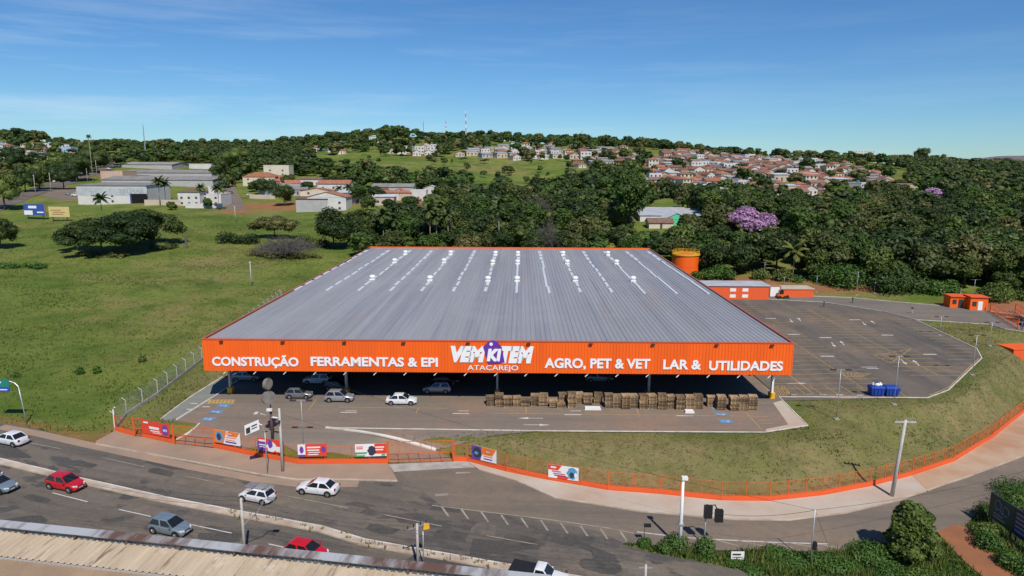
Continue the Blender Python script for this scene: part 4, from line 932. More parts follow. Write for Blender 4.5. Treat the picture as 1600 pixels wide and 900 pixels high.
def bare(name, label, px, pyb, pyt, wpx, seed, n=150, cat='shrub'):
    c = T(px, pyb); h = zat(c.x, c.y, pyt) - c.z; r = wpx / 2 * c.y / 1067; rng = random.Random(seed); t = thing(name, label, cat, c)
    mb = MB(); mb.tube([(0, 0, -.2), (.1, 0, h * .3)], [.22, .16], 7); mt = MB()
    for i in range(n):
        a = rng.uniform(0, 6.28); q = math.sqrt(rng.random()) * r; e = Vector((q * math.cos(a), q * math.sin(a), h * (1 - .6 * (q / r) ** 2) * rng.uniform(.5, 1.05)))
        s = Vector((e.x * .12, e.y * .12, h * .15)); m_ = s.lerp(e, .5) + Vector((0, 0, h * .16)); mt.tube([s, m_, e], [.07, .05, .02], 4, cap=False)
        for k in range(4):
            f = m_.lerp(e, rng.uniform(.0, 1)); mt.tube([f, f + Vector((rng.uniform(-1, 1), rng.uniform(-1, 1), rng.uniform(-.1, .8))) * r * .22], [.035, .015], 3, cap=False)
    mb.build('trunk', M['twig'], t); mt.build('twigs', M['twig'], t); return t
bare('bare_shrub', 'wide leafless grey shrub in the field left of the store', 448, 402, 369, 112, 3, 330)
bare('bare_tree', 'leafless grey tree among the green wood', 842, 360, 300, 60, 4, 260, 'tree')
bare('bare_tree', 'small leafless tree above the bare grey one', 855, 400, 338, 56, 6, 220, 'tree')['label'] = 'leafless brown tree at the front of the wood behind the roof'
c = T(291, 388); t = thing('dead_stump', 'dead forked tree stump right of the field clump', 'stump', c); mb = MB(); mb.tube([(0, 0, -.3), (.1, 0, 2), (.0, 0, 4.4)], [.55, .42, .3], 8); MB().tube([(0, 0, 2.4), (.7, 0, 3.8), (.8, 0, 4.9)], [.25, .2, .12], 6).build('fork', M['twig'], t); mb.build('trunk', M['twig'], t)
def palm(name, label, px, pyb, pyt, fr=3.2, leaf='leaf_palm', seed=0, group=None, tr=.17, nfr=17):
    c = T(px, pyb); h = max(3, zat(c.x, c.y, pyt) - c.z - fr * .3); rng = random.Random(seed); t = thing(name, label, 'palm', c, group=group)
    MB().tube([(0, 0, -.3), (.15, .05, h * .5), (.05, 0, h)], [tr * 1.4, tr, tr * .85], 8).build('trunk', M['palm_trunk'], t, smooth=True)
    mb = MB()
    for i in range(nfr):
        a = 2.4 * i + rng.uniform(-.2, .2); el = 1.25 - 1.5 * (i / nfr); L_ = fr * rng.uniform(.85, 1.1); prev = Vector((0.05, 0, h)); d = Vector((math.cos(a) * math.cos(el), math.sin(a) * math.cos(el), math.sin(el))); sd_ = Vector((-math.sin(a), math.cos(a), 0))
        for k in range(7):
            cur = prev + d * L_ / 7; d = (d + Vector((0, 0, -.2))).normalized(); w = fr * .2 * math.sin(math.pi * (k + 1) / 8.2) + .05
            for s in (-1, 1):
                q = (prev + cur) / 2
                mb.quad([prev, cur, cur + sd_ * s * w + d * .25 - Vector((0, 0, w * .55)), prev + sd_ * s * w * .9 + d * .1 - Vector((0, 0, w * .55))])
            prev = cur
    mb.build('fronds', M[leaf], t); return t
for i, (px, pb, pt, fr, lf, lb) in enumerate(((160, 345, 306, 4.2, 'leaf_palm', 'feathery palm behind the field clump'), (250, 321, 280, 4.2, 'leaf_palm', 'left palm of the pair beside the tile shop'), (259, 320, 283, 4, 'leaf_palm', 'right palm of the pair beside the tile shop'),
    (315, 322, 290, 3.2, 'leaf_palm', 'palm in front of the white townhouse'), (342, 328, 291, 4, 'leaf_palm', 'larger palm at the corner of the side street'), (599, 386, 330, 4.5, 'leaf_palm', 'leftmost palm of the wood edge behind the roof'), (618, 386, 338, 4.2, 'leaf_palm', 'second palm from the left at the wood edge'),
    (672, 398, 322, 4.6, 'leaf_palm', 'tall thin trunked palm behind the store roof'), (682, 398, 333, 4.2, 'leaf_palm', 'shorter palm right beside the tall thin one'), (779, 398, 324, 3, 'leaf_palm', 'slender tall palm rising behind the middle of the roof'), (700, 398, 330, 3.4, 'leaf_palm', 'palm between the tall thin one and the slender one'),
    (1238, 434, 385, 4.6, 'leaf_yellow', 'yellowing coconut palm behind the orange outbuilding'), (1338, 376, 341, 3.2, 'leaf_palm', 'left palm of the pair in the right wood'), (1360, 376, 341, 3.2, 'leaf_palm', 'right palm of the pair in the right wood'), (140, 232, 212, 1.7, 'leaf_palm', 'lone tall palm on the left skyline'), (530, 310, 292, 3, 'leaf_palm', 'palm in front of the gabled houses'), (545, 322, 290, 3, 'leaf_palm', 'palm at the right of the gabled houses'))):
    palm('palm_tree', lb, px, pb, pt, fr, lf, i, 'palms')

# ---------------------------------------------------------------- the woods
POLYS = [([(548, 404), (556, 376), (600, 366), (690, 350), (712, 318), (690, 300), (760, 306), (870, 306), (1000, 324), (1300, 328), (1420, 324), (1600, 302), (1800, 300), (1800, 476), (1590, 470), (1545, 462), (1440, 452), (1355, 446), (1290, 440), (1250, 432), (1180, 430), (1120, 426), (1080, 424), (1060, 410)], 1.0),
    ([(348, 304), (345, 262), (480, 246), (500, 268), (740, 288), (720, 304), (690, 298), (560, 294), (545, 285), (450, 276), (400, 270)], .9),
    ([(205, 262), (205, 238), (470, 234), (482, 252), (470, 264), (340, 264), (330, 256), (270, 254)], 1.),
    ([(-60, 305), (-60, 214), (130, 214), (205, 236), (205, 262), (150, 268), (112, 280), (60, 290), (20, 300)], .36),
    ([(1400, 304), (1428, 270), (1320, 247), (1800, 244), (1800, 304)], .95),
    ([(470, 285), (500, 246), (700, 248), (900, 258), (990, 262), (1000, 305), (860, 288), (700, 290)], .15),
    ([(900, 304), (880, 280), (960, 262), (1000, 262), (1002, 306)], .6),
    ([(1000, 320), (1000, 240), (1320, 246), (1425, 292), (1420, 318)], .26),
    ([(450, 246), (450, 212), (1010, 212), (1010, 262), (880, 256), (700, 246), (560, 244)], .32)]
cand = []; rnd = random.Random(5); Yv = 158.0
while Yv < 1060:
    sp = 7.0 + Yv * .0055; X_ = -(Yv * .84 + 30)
    while X_ < Yv * .84 + 40:
        cand.append((X_ + rnd.uniform(-.45, .45) * sp, Yv + rnd.uniform(-.45, .45) * sp)); X_ += sp
    Yv += sp
CX = np.array([c[0] for c in cand]); CY = np.array([c[1] for c in cand]); CZ = terr(CX, CY)
dw = CY * math.cos(PITCH) - (CZ - H) * math.sin(PITCH)
PX = 800 + F * (CX * rt.x + CY * rt.y + (CZ - H) * rt.z) / dw; PY = 450 - F * (CX * up.x + CY * up.y + (CZ - H) * up.z) / dw
dens = np.zeros(len(cand))
for poly, q in POLYS: dens = np.maximum(dens, np.where(inside(PX, PY, poly), q, 0))
crest = (CY > 900) & (PX > -50) & (PX < 1700)
cd_ = np.interp(PX, [-50, 130, 200, 440, 460, 620, 640, 700, 760, 1000, 1100, 1300, 1340, 1700], [.5, .5, .8, .8, .95, .95, .3, .3, .6, .75, .5, .5, .8, .8])
dens = np.where(crest, np.maximum(dens, cd_), dens)
r_ = NR.random(len(cand)); keep = (r_ < dens)
lx_ = (CX - BC.x) * U.x + (CY - BC.y) * U.y; ly_ = (CX - BC.x) * V.x + (CY - BC.y) * V.y
keep &= ~((np.abs(lx_) < hw + 5) & (ly_ < BD + 6)); keep &= ~inside(CX, CY, PAD)
for a, b, r in EXCL: keep &= ((CX - a) ** 2 + (CY - b) ** 2 > (r + 2.2) ** 2)
idx = np.where(keep)[0]
hts = NR.uniform(6, 14, len(cand)) * np.where(CY > 900, 1.15, 1) * np.where(dens < .2, .5, 1)
hts = np.where((CY < 245) & (PX < 1060), np.minimum(hts, 8.5), hts)
order = idx[np.argsort(-(hts[idx] / CY[idx]))]
KINDS = [('broad dark green tree', 'round', 5.2, 11, 'leaf_dark'), ('rounded green tree', 'round', 4.8, 10, 'leaf_mid'), ('wide flat topped dark tree', 'flat', 6.2, 10, 'leaf_dark'), ('olive green tree', 'round', 5, 10, 'leaf_olive'), ('tall narrow green tree', 'round', 3.9, 12, 'leaf_mid'), ('dense dark tree with lumpy crown', 'round', 5.6, 10, 'leaf_dark')]
PT = []
for i, (lb, kd, r, h, lf) in enumerate(KINDS):
    for s in (0, 1): PT.append((lb, make_tree('forest_tree', lb, kd, r, h, 1900, .5, lf, 100 + i * 2 + s), h))
low = []
for i, (lb, kd, r, h, lf) in enumerate(KINDS):
    rng = np.random.default_rng(200 + i); L = lobes_flat(rng, r, h, 8) if kd == 'flat' else lobes_round(rng, r, h, 6)
    low.append((*leaf_arr(L, 130, 1.0, rng, core=.84, cs=(6, 5)), h, {'leaf_dark': 0, 'leaf_mid': 1, 'leaf_olive': 2}[lf]))
def wood_where(px, py, y):
    if px < 545: return 'among the left hillside trees'
    if y < 262 and px < 1080: return 'at the wood edge just behind the store roof'
    if px < 800: return 'in the left half of the wood behind the store'
    if px < 1080: return 'in the middle of the wood behind the store'
    if px < 1330: return 'in the wood behind the orange outbuilding and car park'
    return 'in the wood behind the car park at the right'
used = set()
NI = 285
for j, i in enumerate(order[:NI]):
    k = int(NR.choice([0, 0, 1, 2, 3, 4, 5, 3, 1])) * 2 + int(NR.integers(2)); lb, t, h = PT[k]; s = hts[i] / h; lab = lb + ' ' + wood_where(PX[i], PY[i], CY[i]); lo = (CX[i], CY[i], CZ[i] - .2)
    rz = NR.uniform(0, 6.28)
    if k not in used: used.add(k); t.location = lo; t.rotation_euler = (0, 0, rz); t.scale = (s * NR.uniform(.9, 1.25),) * 2 + (s,); t['label'] = lab; t['group'] = 'trees of the wood behind the store'
    else: dup(t, lo, rz, lab, 'trees of the wood behind the store', (s * NR.uniform(.9, 1.25),) * 2 + (s,))
for k, (lb, t, h) in enumerate(PT):
    if k not in used:
        for c in list(t.children): bpy.data.objects.remove(c)
        bpy.data.objects.remove(t)
rest = order[NI:]; vs, fs, ts, ms, off = [], [], [], [], 0
for i in rest:
    Vv, Ff, h, mi = low[int(NR.integers(len(low)))]; s = hts[i] / h; a = NR.uniform(0, 6.28); ca, sa = math.cos(a), math.sin(a); w = s * NR.uniform(.95, 1.4)
    q = np.stack([(Vv[:, 0] * ca - Vv[:, 1] * sa) * w + CX[i], (Vv[:, 0] * sa + Vv[:, 1] * ca) * w + CY[i], Vv[:, 2] * s + CZ[i] - .8 * s], 1)
    vs.append(q); fs.append(Ff + off); off += len(q); ts.append(np.full(len(q), NR.random())); ms.append(np.full(len(Ff), mi))
print('TREES', len(order), 'rest', len(rest))
o = addmesh('far_woodland', arr_mesh('far_woodland', np.concatenate(vs), np.concatenate(fs), [M['leaf_dark'], M['leaf_mid'], M['leaf_olive']], np.concatenate(ts), np.concatenate(ms)))
tag(o, 'distant dark green tree cover of valley and hills', 'woodland', kind='stuff')
for i, (pts, w, h, lf, n_, lb) in enumerate((([(560, 388), (600, 385), (640, 386)], 4, 3.2, 'weed', 3600, 'bright bushes at the left rear corner of the store'), ([(655, 392), (700, 393), (745, 394)], 4, 3.4, 'leaf_mid', 3600, 'green bushes below the tall palms behind the roof'), ([(1085, 436), (1110, 433), (1150, 434)], 4, 3, 'weed', 2600, 'bright bushes between water tank and wood'), ([(1190, 437), (1215, 436)], 4, 3, 'leaf_mid', 1800, 'green bushes left of the yellowing palm'),
    ([(1255, 440), (1290, 447), (1330, 452)], 5, 4.2, 'weed', 3600, 'bright bushes behind the rear fence of the car park'), ([(1360, 452), (1400, 457), (1440, 461)], 5, 4.4, 'leaf_mid', 3600, 'green bushes behind the middle of the rear fence'), ([(1455, 459), (1490, 460)], 5, 4.2, 'weed', 2400, 'bright bushes behind the gatehouse'), ([(1545, 470), (1570, 468), (1610, 474)], 5, 4, 'leaf_mid', 3000, 'green bushes above the red dirt road'),
    ([(0, 420), (40, 418), (70, 420)], 2.2, 1.2, 'weed', 900, 'low weeds under the left edge tree'), ([(120, 398), (165, 402), (200, 402)], 2.2, 1.2, 'leaf_olive', 1200, 'low scrub under the field clump'), ([(240, 390), (275, 388)], 2.2, 1.3, 'leaf_olive', 800, 'low scrub right of the field clump'), ([(395, 398), (440, 404), (500, 402)], 3, 1.6, 'leaf_olive', 1500, 'low scrub around the bare shrub'),
    ([(455, 384), (480, 386), (500, 386)], 4, 3.2, 'leaf_dark', 2200, 'dark bushes between olive tree and round dark tree'), ([(540, 372), (570, 366), (600, 362)], 5, 4, 'leaf_mid', 3200, 'green bushes right of the round dark tree'))):
    hedge('shrub', lb, [T(*p) for p in pts], w, h, lf, n_, .34, 500 + i)
for i, (px, pb, pt, w, lf, lb) in enumerate(((8, 328, 268, 60, 'leaf_mid', 'big street tree at the left edge beside the avenue'), (40, 300, 262, 46, 'leaf_dark', 'street tree across the avenue near the left edge'), (62, 296, 255, 44, 'leaf_mid', 'bright street tree beside the avenue bend'), (100, 296, 258, 50, 'leaf_dark', 'dark street tree left of the tile shop'), (122, 284, 240, 46, 'leaf_dark', 'tall dark street tree behind the shop forecourt'), (150, 270, 226, 50, 'leaf_dark', 'tall dark tree beside the far avenue'), (90, 272, 238, 40, 'leaf_mid', 'street tree in front of the pale blue house'), (30, 272, 232, 44, 'leaf_dark', 'dark tree below the left hill houses'),
    (365, 272, 232, 52, 'leaf_mid', 'big green tree behind the warehouse row'), (345, 286, 248, 30, 'leaf_dark', 'dark tree at the end of the low grey shed'), (560, 318, 288, 34, 'leaf_mid', 'leafy tree at the right of the gabled houses'), (480, 300, 284, 20, 'leaf_dark', 'small dark tree between cream and white houses'), (530, 296, 274, 26, 'leaf_dark', 'dark tree behind the white orange tiled house'), (690, 316, 286, 30, 'leaf_dark', 'dark tree at the right of the small white gabled house'), (1014, 388, 362, 34, 'leaf_dark', 'low dark tree in front of the brown tiled shed'), (1085, 386, 362, 34, 'leaf_mid', 'low tree in front of the green gabled hall'), (1100, 364, 338, 30, 'leaf_dark', 'dark tree at the right end of the white roofed hall'), (505, 320, 306, 14, 'leaf_mid', 'small tree at the wide front gable'), (575, 330, 306, 26, 'leaf_dark', 'dark tree below the long fibre roofed building'), (640, 330, 308, 28, 'leaf_mid', 'leafy tree before the plain pale box house'), (610, 334, 312, 26, 'leaf_dark', 'dark tree before the small pale terracotta house'), (450, 292, 274, 24, 'leaf_dark', 'dark tree beside the tall cream block'), (395, 300, 284, 16, 'leaf_mid', 'small garden tree before the orange hipped roof'), (268, 328, 316, 16, 'leaf_mid', 'garden tree beside the brown block wall'), (325, 326, 310, 14, 'leaf_mid', 'garden tree before the white tower'))):
    tree_px(px, pb, pt, w, name='street_tree', label=lb, kind='round', n=1700, size=.5, leaf=lf, seed=700 + i)
# a rising row of hills far beyond, at the right
g_ = MB(); n_ = 60; ridge = []
for i in range(n_ + 1):
    x = 2500 + i * 95; ridge.append((x, 7000 - i * 12, 45 + 165 * math.exp(-((i - 34) / 13.) ** 2) + 12 * math.sin(i * .9)))
for a, b in zip(ridge, ridge[1:]): g_.quad([(a[0], a[1] - 1500, -10), (b[0], b[1] - 1500, -10), b, a]); g_.quad([a, b, (b[0], b[1] + 1500, -10), (a[0], a[1] + 1500, -10)])
o = g_.build('far_hill', pm('far_hill_haze_tint', (.17, .14, .145), (.12, .11, .11), .95, scale=.01), smooth=True); o['kind'] = 'structure'  # distance haze is put into the slope colour as a purplish tint
# masts on the skyline
def mast(px, pyt, label, w, cols, Y=960):
    b = xz(px, 225, Y); x, y = b.x, b.y; z = tz(x, y); h = zat(x, y, pyt) - z; t = thing('radio_mast', label, 'mast', (x, y, z)); n = 8
    for i in range(n):
        mb = MB(); z0, z1 = h * i / n, h * (i + 1) / n
        for k in range(3):
            a = 2.09 * k; r0, r1 = w * (1 - i / n * .6), w * (1 - (i + 1) / n * .6); p0 = (r0 * math.cos(a), r0 * math.sin(a), z0); p1 = (r1 * math.cos(a), r1 * math.sin(a), z1); a2 = a + 2.09; q1 = (r1 * math.cos(a2), r1 * math.sin(a2), z1)
            mb.tube([p0, p1], .2, 4); mb.tube([p0, q1], .12, 3)
        mb.build('mast_section', M[cols[i % 2]], t)
    MB().tube([(0, 0, h), (0, 0, h * 1.06)], .1, 4).build('aerial', M['galv'], t)
mast(728, 172, 'tallest red and white lattice mast on the hill', .9, ('car_red', 'white')); mast(662, 190, 'grey lattice mast left of the tallest one', .7, ('galv', 'galv')); mast(697, 190, 'pale slim mast just left of the tallest one', .6, ('white', 'car_red'))
mast(909, 204, 'grey mast above the middle hill houses', .7, ('galv', 'galv')); mast(765, 208, 'short thin mast right of the tallest one', .4, ('galv', 'galv')); mast(226, 196, 'lone thin mast on the left skyline', .5, ('galv', 'galv'), 700)
# ---------------------------------------------------------------- perimeter fence, gates, banners
def poly_at(poly, px):                       # spot on a line whose picture column is px
    for a, b in zip(poly, poly[1:]):
        pa, pb = proj(a)[0], proj(b)[0]
        if pa <= px <= pb:
            lo, hi = 0., 1.
            for _ in range(30):
                m_ = (lo + hi) / 2
                if proj(a.lerp(b, m_))[0] < px: lo = m_
                else: hi = m_
            return a.lerp(b, lo), (b - a).normalized()
    return poly[-1], (poly[-1] - poly[-2]).normalized()
def along(pts, step):
    out = []
    for a, b in zip(pts, pts[1:]):
        k = max(1, round((b - a).length / step)); out += [a.lerp(b, i / k) for i in range(k)]
    return out + [pts[-1]]
def sub(px0, px1):
    a, b = poly_at(FENCE, px0)[0], poly_at(FENCE, px1)[0]
    return [a] + [p for p in FENCE if px0 + .5 < proj(p)[0] < px1 - .5] + [b]
def fence_run(label, pts, wall_h=.65, top=2.35, step=2.6):
    c = pts[0].copy(); t = thing('wire_fence', label, 'fence', c, group='orange fence runs of the store yard')
    mb = MB()
    for a, b in zip(pts, pts[1:]):
        za, zb = a.z, b.z; mb.hexa([(*(Vector((a.x, a.y, 0)) + s).xy, z) for s, z in ()] or [(a.x - .09, a.y - .09, za - .4), (b.x + .09, b.y - .09, zb - .4), (b.x + .09, b.y + .09, zb - .4), (a.x - .09, a.y + .09, za - .4), (a.x - .09, a.y - .09, za + wall_h), (b.x + .09, b.y - .09, zb + wall_h), (b.x + .09, b.y + .09, zb + wall_h), (a.x - .09, a.y + .09, za + wall_h)])
    mb.build('base_wall', M['orange_dirty'], t, world=True)
    P = along(pts, step); me = None
    for p in P: MB().box(p.x - .04, p.x + .04, p.y - .04, p.y + .04, p.z + wall_h, p.z + top).build('post', M['orange_metal'], t, world=True)
    w = MB(); up_ = Vector((0, 0, 1))
    for a, b in zip(P, P[1:]):
        for h_ in (wall_h + .12, top - .06): w.tube([a + up_ * h_, b + up_ * h_], .022, 4, cap=False)
        for k in range(1, 9): w.tube([a + up_ * (wall_h + .12 + k * (top - wall_h - .18) / 9), b + up_ * (wall_h + .12 + k * (top - wall_h - .18) / 9)], .006, 3, cap=False)
        n_ = int((b - a).length / .2)
        for k in range(1, n_): q = a.lerp(b, k / n_); w.tube([q + up_ * (wall_h + .1), q + up_ * (top - .05)], .0055, 3, cap=False)
    w.build('wire_mesh', M['orange_metal'], t, world=True); return t
fence_run('short orange wire fence at the left corner beside the white post', sub(181, 210))
fence_run('orange wire fence between walk gate and left sliding gate, behind the first banner', sub(225, 271))
fence_run('orange wire fence with low wall between the two sliding gates', sub(337, 605))
fence_run('long curved orange wire fence below the grass bank', sub(711, 1599) + [FENCE[-1]])
def gate(name, label, pa, pb, h, nv, frame=True, mesh=True):
    t = thing(name, label, 'gate', pa); up_ = Vector((0, 0, 1)); d = (pb - pa).normalized()
    for p in (pa, pb): MB().box(p.x - .08, p.x + .08, p.y - .08, p.y + .08, p.z, p.z + h).build('gate_post', M['orange_metal'], t, world=True)
    a, b = pa + d * .12, pb - d * .12; mb = MB()
    for z in (.12, h - .1) + ((h * .42,) if frame else ()): mb.bar(a + up_ * z, b + up_ * z, .06, .07)
    for k in range(nv + 1): q = a.lerp(b, k / nv); mb.bar(q + up_ * .12, q + up_ * (h - .1), .05, .05)
    mb.build('leaf_frame', M['orange_metal'], t, world=True); w = MB(); n_ = int((b - a).length / .16)
    for k in range(n_): q = a.lerp(b, k / n_); w.tube([q + up_ * .12, q + up_ * (h - .1)], .006, 3, cap=False)
    for k in range(1, 10): w.tube([a + up_ * k * h / 10.5, b + up_ * k * h / 10.5], .005, 3, cap=False)
    w.build('wire_infill', M['orange_metal'], t, world=True); return t
up1 = Vector((0, 0, .15))
gate('walk_gate', 'narrow orange walk gate beside the first banner', R(210.5, 682) + up1, R(224.5, 684) + up1, 2.5, 1)
gate('sliding_gate', 'orange sliding gate of the left driveway', R(272, 694.3) + up1, R(335.5, 700.8) + up1, 2.5, 4)
gate('sliding_gate', 'orange sliding gate of the right driveway beside the ramp', R(606, 725) + up1, R(709, 721.8) + up1, 2.75, 6)
def banner(px0, px1, pyb, pyt, label, base, deco):
    (a, d), (b, _) = poly_at(FENCE, px0), poly_at(FENCE, px1); d = (b - a).normalized(); nrm = Vector((d.y, -d.x, 0)).normalized()
    a, b = a + nrm * .14, b + nrm * .14; c = (a + b) / 2; w = (b - a).length
    z0 = zat(c.x, c.y, pyb); z1 = zat(c.x, c.y, pyt); t = thing('banner', label, 'banner', (c.x, c.y, z0), math.atan2(d.y, d.x), 'advertising banners on the fence')
    MB().box(-w / 2, w / 2, -.012, .012, 0, z1 - z0).build('panel', base, t); hh = z1 - z0
    for i, (kind, x0, x1, y0, y1, m_) in enumerate(deco):
        X0, X1, Z0, Z1 = (x0 - .5) * w, (x1 - .5) * w, y0 * hh, y1 * hh; y = -.016 - .004 * i; mb = MB()
        if kind == 'blob':
            n_ = 14; cx, cz, rx, rz_ = (X0 + X1) / 2, (Z0 + Z1) / 2, (X1 - X0) / 2, (Z1 - Z0) / 2
            mb.quad([(cx + rx * math.cos(6.2832 * k / n_) * (1 + .18 * math.sin(3 * k)), y, cz + rz_ * math.sin(6.2832 * k / n_)) for k in range(n_)])
        elif kind == 'text':
            mb = None; tm, tw, th = text_mesh('VEMKITEM', h=Z1 - Z0, w=X1 - X0, bold=.03, ext=.001); tm.materials.append(m_); o = addmesh('lettering', tm, t); o.location = (X0, y, Z0); o.rotation_euler = (math.pi / 2, 0, 0)
        elif kind == 'swoop':
            mb.quad([(X0, y, Z0), (X0 + (X1 - X0) * .72, y, Z0), (X0 + (X1 - X0) * .86, y, (Z0 + Z1) * .5), (X1, y, Z1), (X0, y, Z1)])
        else: mb.quad([(X0, y, Z0), (X1, y, Z0), (X1, y, Z1), (X0, y, Z1)])
        if mb: mb.build('print', m_, t)
    return t
bp = lambda n, c: pm('banner_' + n, c, tuple(x * .93 for x in c), .45)
BW_, BO, BR, BP, BD_, BB, BG = bp('white', (.78, .78, .78)), bp('orange', (.8, .2, .03)), bp('red', (.72, .06, .03)), bp('purple', (.16, .05, .34)), bp('dark', (.035, .04, .07)), bp('blue', (.08, .32, .55)), bp('green', (.08, .35, .13))
banner(224.5, 267.5, 680, 659, 'orange red banner with white lines and a purple tag beside the walk gate', BR, [('rect', .08, .25, .78, .9, BW_), ('rect', .28, .64, .42, .6, BW_), ('rect', .32, .66, .25, .33, BW_), ('rect', .4, .72, .14, .19, BW_), ('blob', .74, .97, .08, .88, BP), ('text', .78, .93, .38, .56, BW_)])
banner(337, 378, 694, 673.5, 'white and orange banner with blue phone picture beside the left sliding gate', BW_, [('swoop', 0, .5, 0, 1, BO), ('swoop', .55, 1, .62, 1, BO), ('blob', .06, .36, .12, .9, BB), ('blob', .12, .28, .2, .75, BD_), ('rect', .5, .72, .7, .9, BR), ('text', .52, .7, .75, .86, BW_), ('rect', .46, .86, .5, .56, BO), ('rect', .45, .82, .32, .37, BO), ('rect', .44, .86, .14, .24, BP)])
banner(405, 446, 706.5, 686, 'red banner with purple and white shapes behind the concrete pole', BR, [('swoop', 0, .42, 0, .7, BP), ('blob', .34, .72, .02, .82, BW_), ('rect', .06, .3, .74, .88, BW_), ('rect', .06, .32, .45, .53, BW_), ('rect', .08, .34, .3, .36, BW_), ('blob', .4, .58, .3, .98, BP), ('rect', .7, .97, .1, .5, BW_)])
banner(467, 512, 713, 694, 'red banner with white left panel and purple edge right of the concrete pole', BR, [('rect', 0, .26, 0, 1, BW_), ('blob', .06, .2, .25, .85, BP), ('rect', 0, .26, 0, .16, BP), ('rect', .32, .78, .68, .8, BW_), ('rect', .32, .74, .46, .56, BW_), ('rect', .36, .76, .3, .36, BW_), ('blob', .8, .97, .3, .8, BP), ('rect', .34, .7, .12, .2, BW_)])
banner(556, 604.5, 713, 693.5, 'white banner with red right half and green foot beside the right sliding gate', BW_, [('swoop', 0, .4, 0, .35, BG), ('rect', .62, 1, .2, 1, BR), ('blob', .4, .66, .05, .85, BD_), ('rect', .05, .25, .6, .82, BR), ('text', .06, .24, .66, .76, BW_), ('rect', .65, .93, .68, .78, BW_), ('rect', .65, .9, .48, .58, BW_), ('rect', .84, .96, .05, .18, BG), ('rect', .05, .36, .12, .2, BW_)])
banner(738, 776.5, 720, 699, 'white and orange banner with dark purple picture right of the sliding gate', BW_, [('swoop', 0, .5, 0, 1, BP), ('swoop', .4, 1, .45, 1, BO), ('blob', .05, .4, .1, .9, BD_), ('rect', .56, .76, .6, .8, BR), ('text', .58, .74, .65, .76, BW_), ('rect', .48, .86, .34, .4, BO), ('rect', .5, .84, .14, .22, BP), ('blob', .12, .28, .35, .6, BB)])
banner(857, 904, 748.5, 728, 'white banner with red corners and dark blue picture below the grass bank', BW_, [('swoop', 0, .45, .6, 1, BR), ('swoop', .3, .75, 0, .22, BR), ('blob', .62, .97, .05, .95, BB), ('blob', .7, .86, .15, .6, BD_), ('blob', .86, .97, .2, .6, BW_), ('rect', .08, .26, .75, .88, BW_), ('rect', .12, .42, .48, .56, BR), ('rect', .16, .56, .33, .4, BR), ('rect', .2, .6, .2, .27, BP)])

# white bent posts with wire along the left side of the yard
base = [R(180, 672)] + [T(*p) for p in [(198, 650), (247, 618), (316, 564), (345, 542), (392, 506), (440, 470)]]
t = thing('wire_fence', 'wire fence with white bent top posts along the field beside the store', 'fence', base[0])
mb = MB()
for a, b in zip(base, base[1:]): mb.bar(a + Vector((0, 0, .15)), b + Vector((0, 0, .15)), .16, .8)
mb.build('base_wall', M['concrete'], t, world=True)
P = along(base, 3.3); up_ = Vector((0, 0, 1)); out = Vector((-.45, -.1, .4))
for p in P: MB().tube([p, p + up_ * 2.3, p + up_ * 2.3 + out], [.075, .07, .06], 6).build('post', M['pole_conc'], t, world=True)
w = MB()
for a, b in zip(P, P[1:]):
    for k in range(10): w.tube([a + up_ * (.6 + k * .19), b + up_ * (.6 + k * .19)], .008, 3, cap=False)
    for k in range(3): o_ = up_ * 2.3 + out * (k + 1) / 3; w.tube([a + o_, b + o_], .01, 3, cap=False)
    for k in range(14): q = a.lerp(b, k / 14); w.tube([q + up_ * .5, q + up_ * 2.3], .006, 3, cap=False)
w.build('wire_mesh', M['galv'], t, world=True)
# rear fence behind the car park
base = [G(*p) for p in [(1225, 440), (1275, 446), (1370, 455), (1480, 463), (1500, 466)]]
t = thing('wire_fence', 'white post wire fence along the wood behind the car park', 'fence', base[0]); P = along(base, 4.2)
for p in P: MB().tube([p, p + up_ * 2.6], .09, 6).build('post', M['pole_conc'], t, world=True)
w = MB()
for a, b in zip(P, P[1:]):
    for k in range(9): w.tube([a + up_ * (.3 + k * .27), b + up_ * (.3 + k * .27)], .012, 3, cap=False)
    for k in range(10): q = a.lerp(b, k / 10); w.tube([q + up_ * .1, q + up_ * 2.5], .01, 3, cap=False)
w.build('wire_mesh', M['galv'], t, world=True)

# ---------------------------------------------------------------- outbuildings, tank
def lbox(px0, px1, pyb, pyt, dep, z=0):
    a, b = G(px0, pyb, z), G(px1, pyb, z); return a, b, (b - a).length, zat((a.x + b.x) / 2, (a.y + b.y) / 2, pyt) - z
a, b, w, h = lbox(1100, 1200, 468, 447, 8); c = (a + b) / 2
t = thing('orange_outbuilding', 'long orange outbuilding with four white windows behind the car park', 'outbuilding', (c.x, c.y, 0), BROT)
MB().box(-w / 2, w / 2, 0, 7, -.2, h).build('wall', M['orange_dirty'], t); MB().box(-w / 2 - .2, w / 2 + .2, -.25, 7.2, h, h + .22).build('roof', M['tin'], t)
for px, py in ((1144.5, 453), (1163.5, 453), (1144.5, 462.5), (1163.5, 462.5)):
    q = (px - 1150) / 100 * w; zc = zat(c.x, c.y, py); MB().box(q - .75, q + .75, -.05, .05, zc - .42, zc + .42).build('window', M['white'], t)
a, b, w, h = lbox(1201, 1270, 464, 452, 6); c = (a + b) / 2
t = thing('orange_shed', 'low orange shed with pale flat roof right of the long outbuilding', 'shed', (c.x, c.y, 0), BROT)
MB().box(-w / 2 + 3.4, w / 2, 0, 5, -.2, h).build('wall', M['orange_dirty'], t); MB().box(-w / 2 + 3.2, w / 2 + .2, -.2, 5.2, h, h + .2).build('roof', M['w_beige'], t)
MB().box(-w / 2 + .2, -w / 2 + 2.6, -.6, -.4, .2, 2.7).build('white_door', M['white'], t); MB().box(-w / 2, -w / 2 + 3.1, -.35, 4.2, -.2, 2.9).build('porch', M['w_brick'], t)
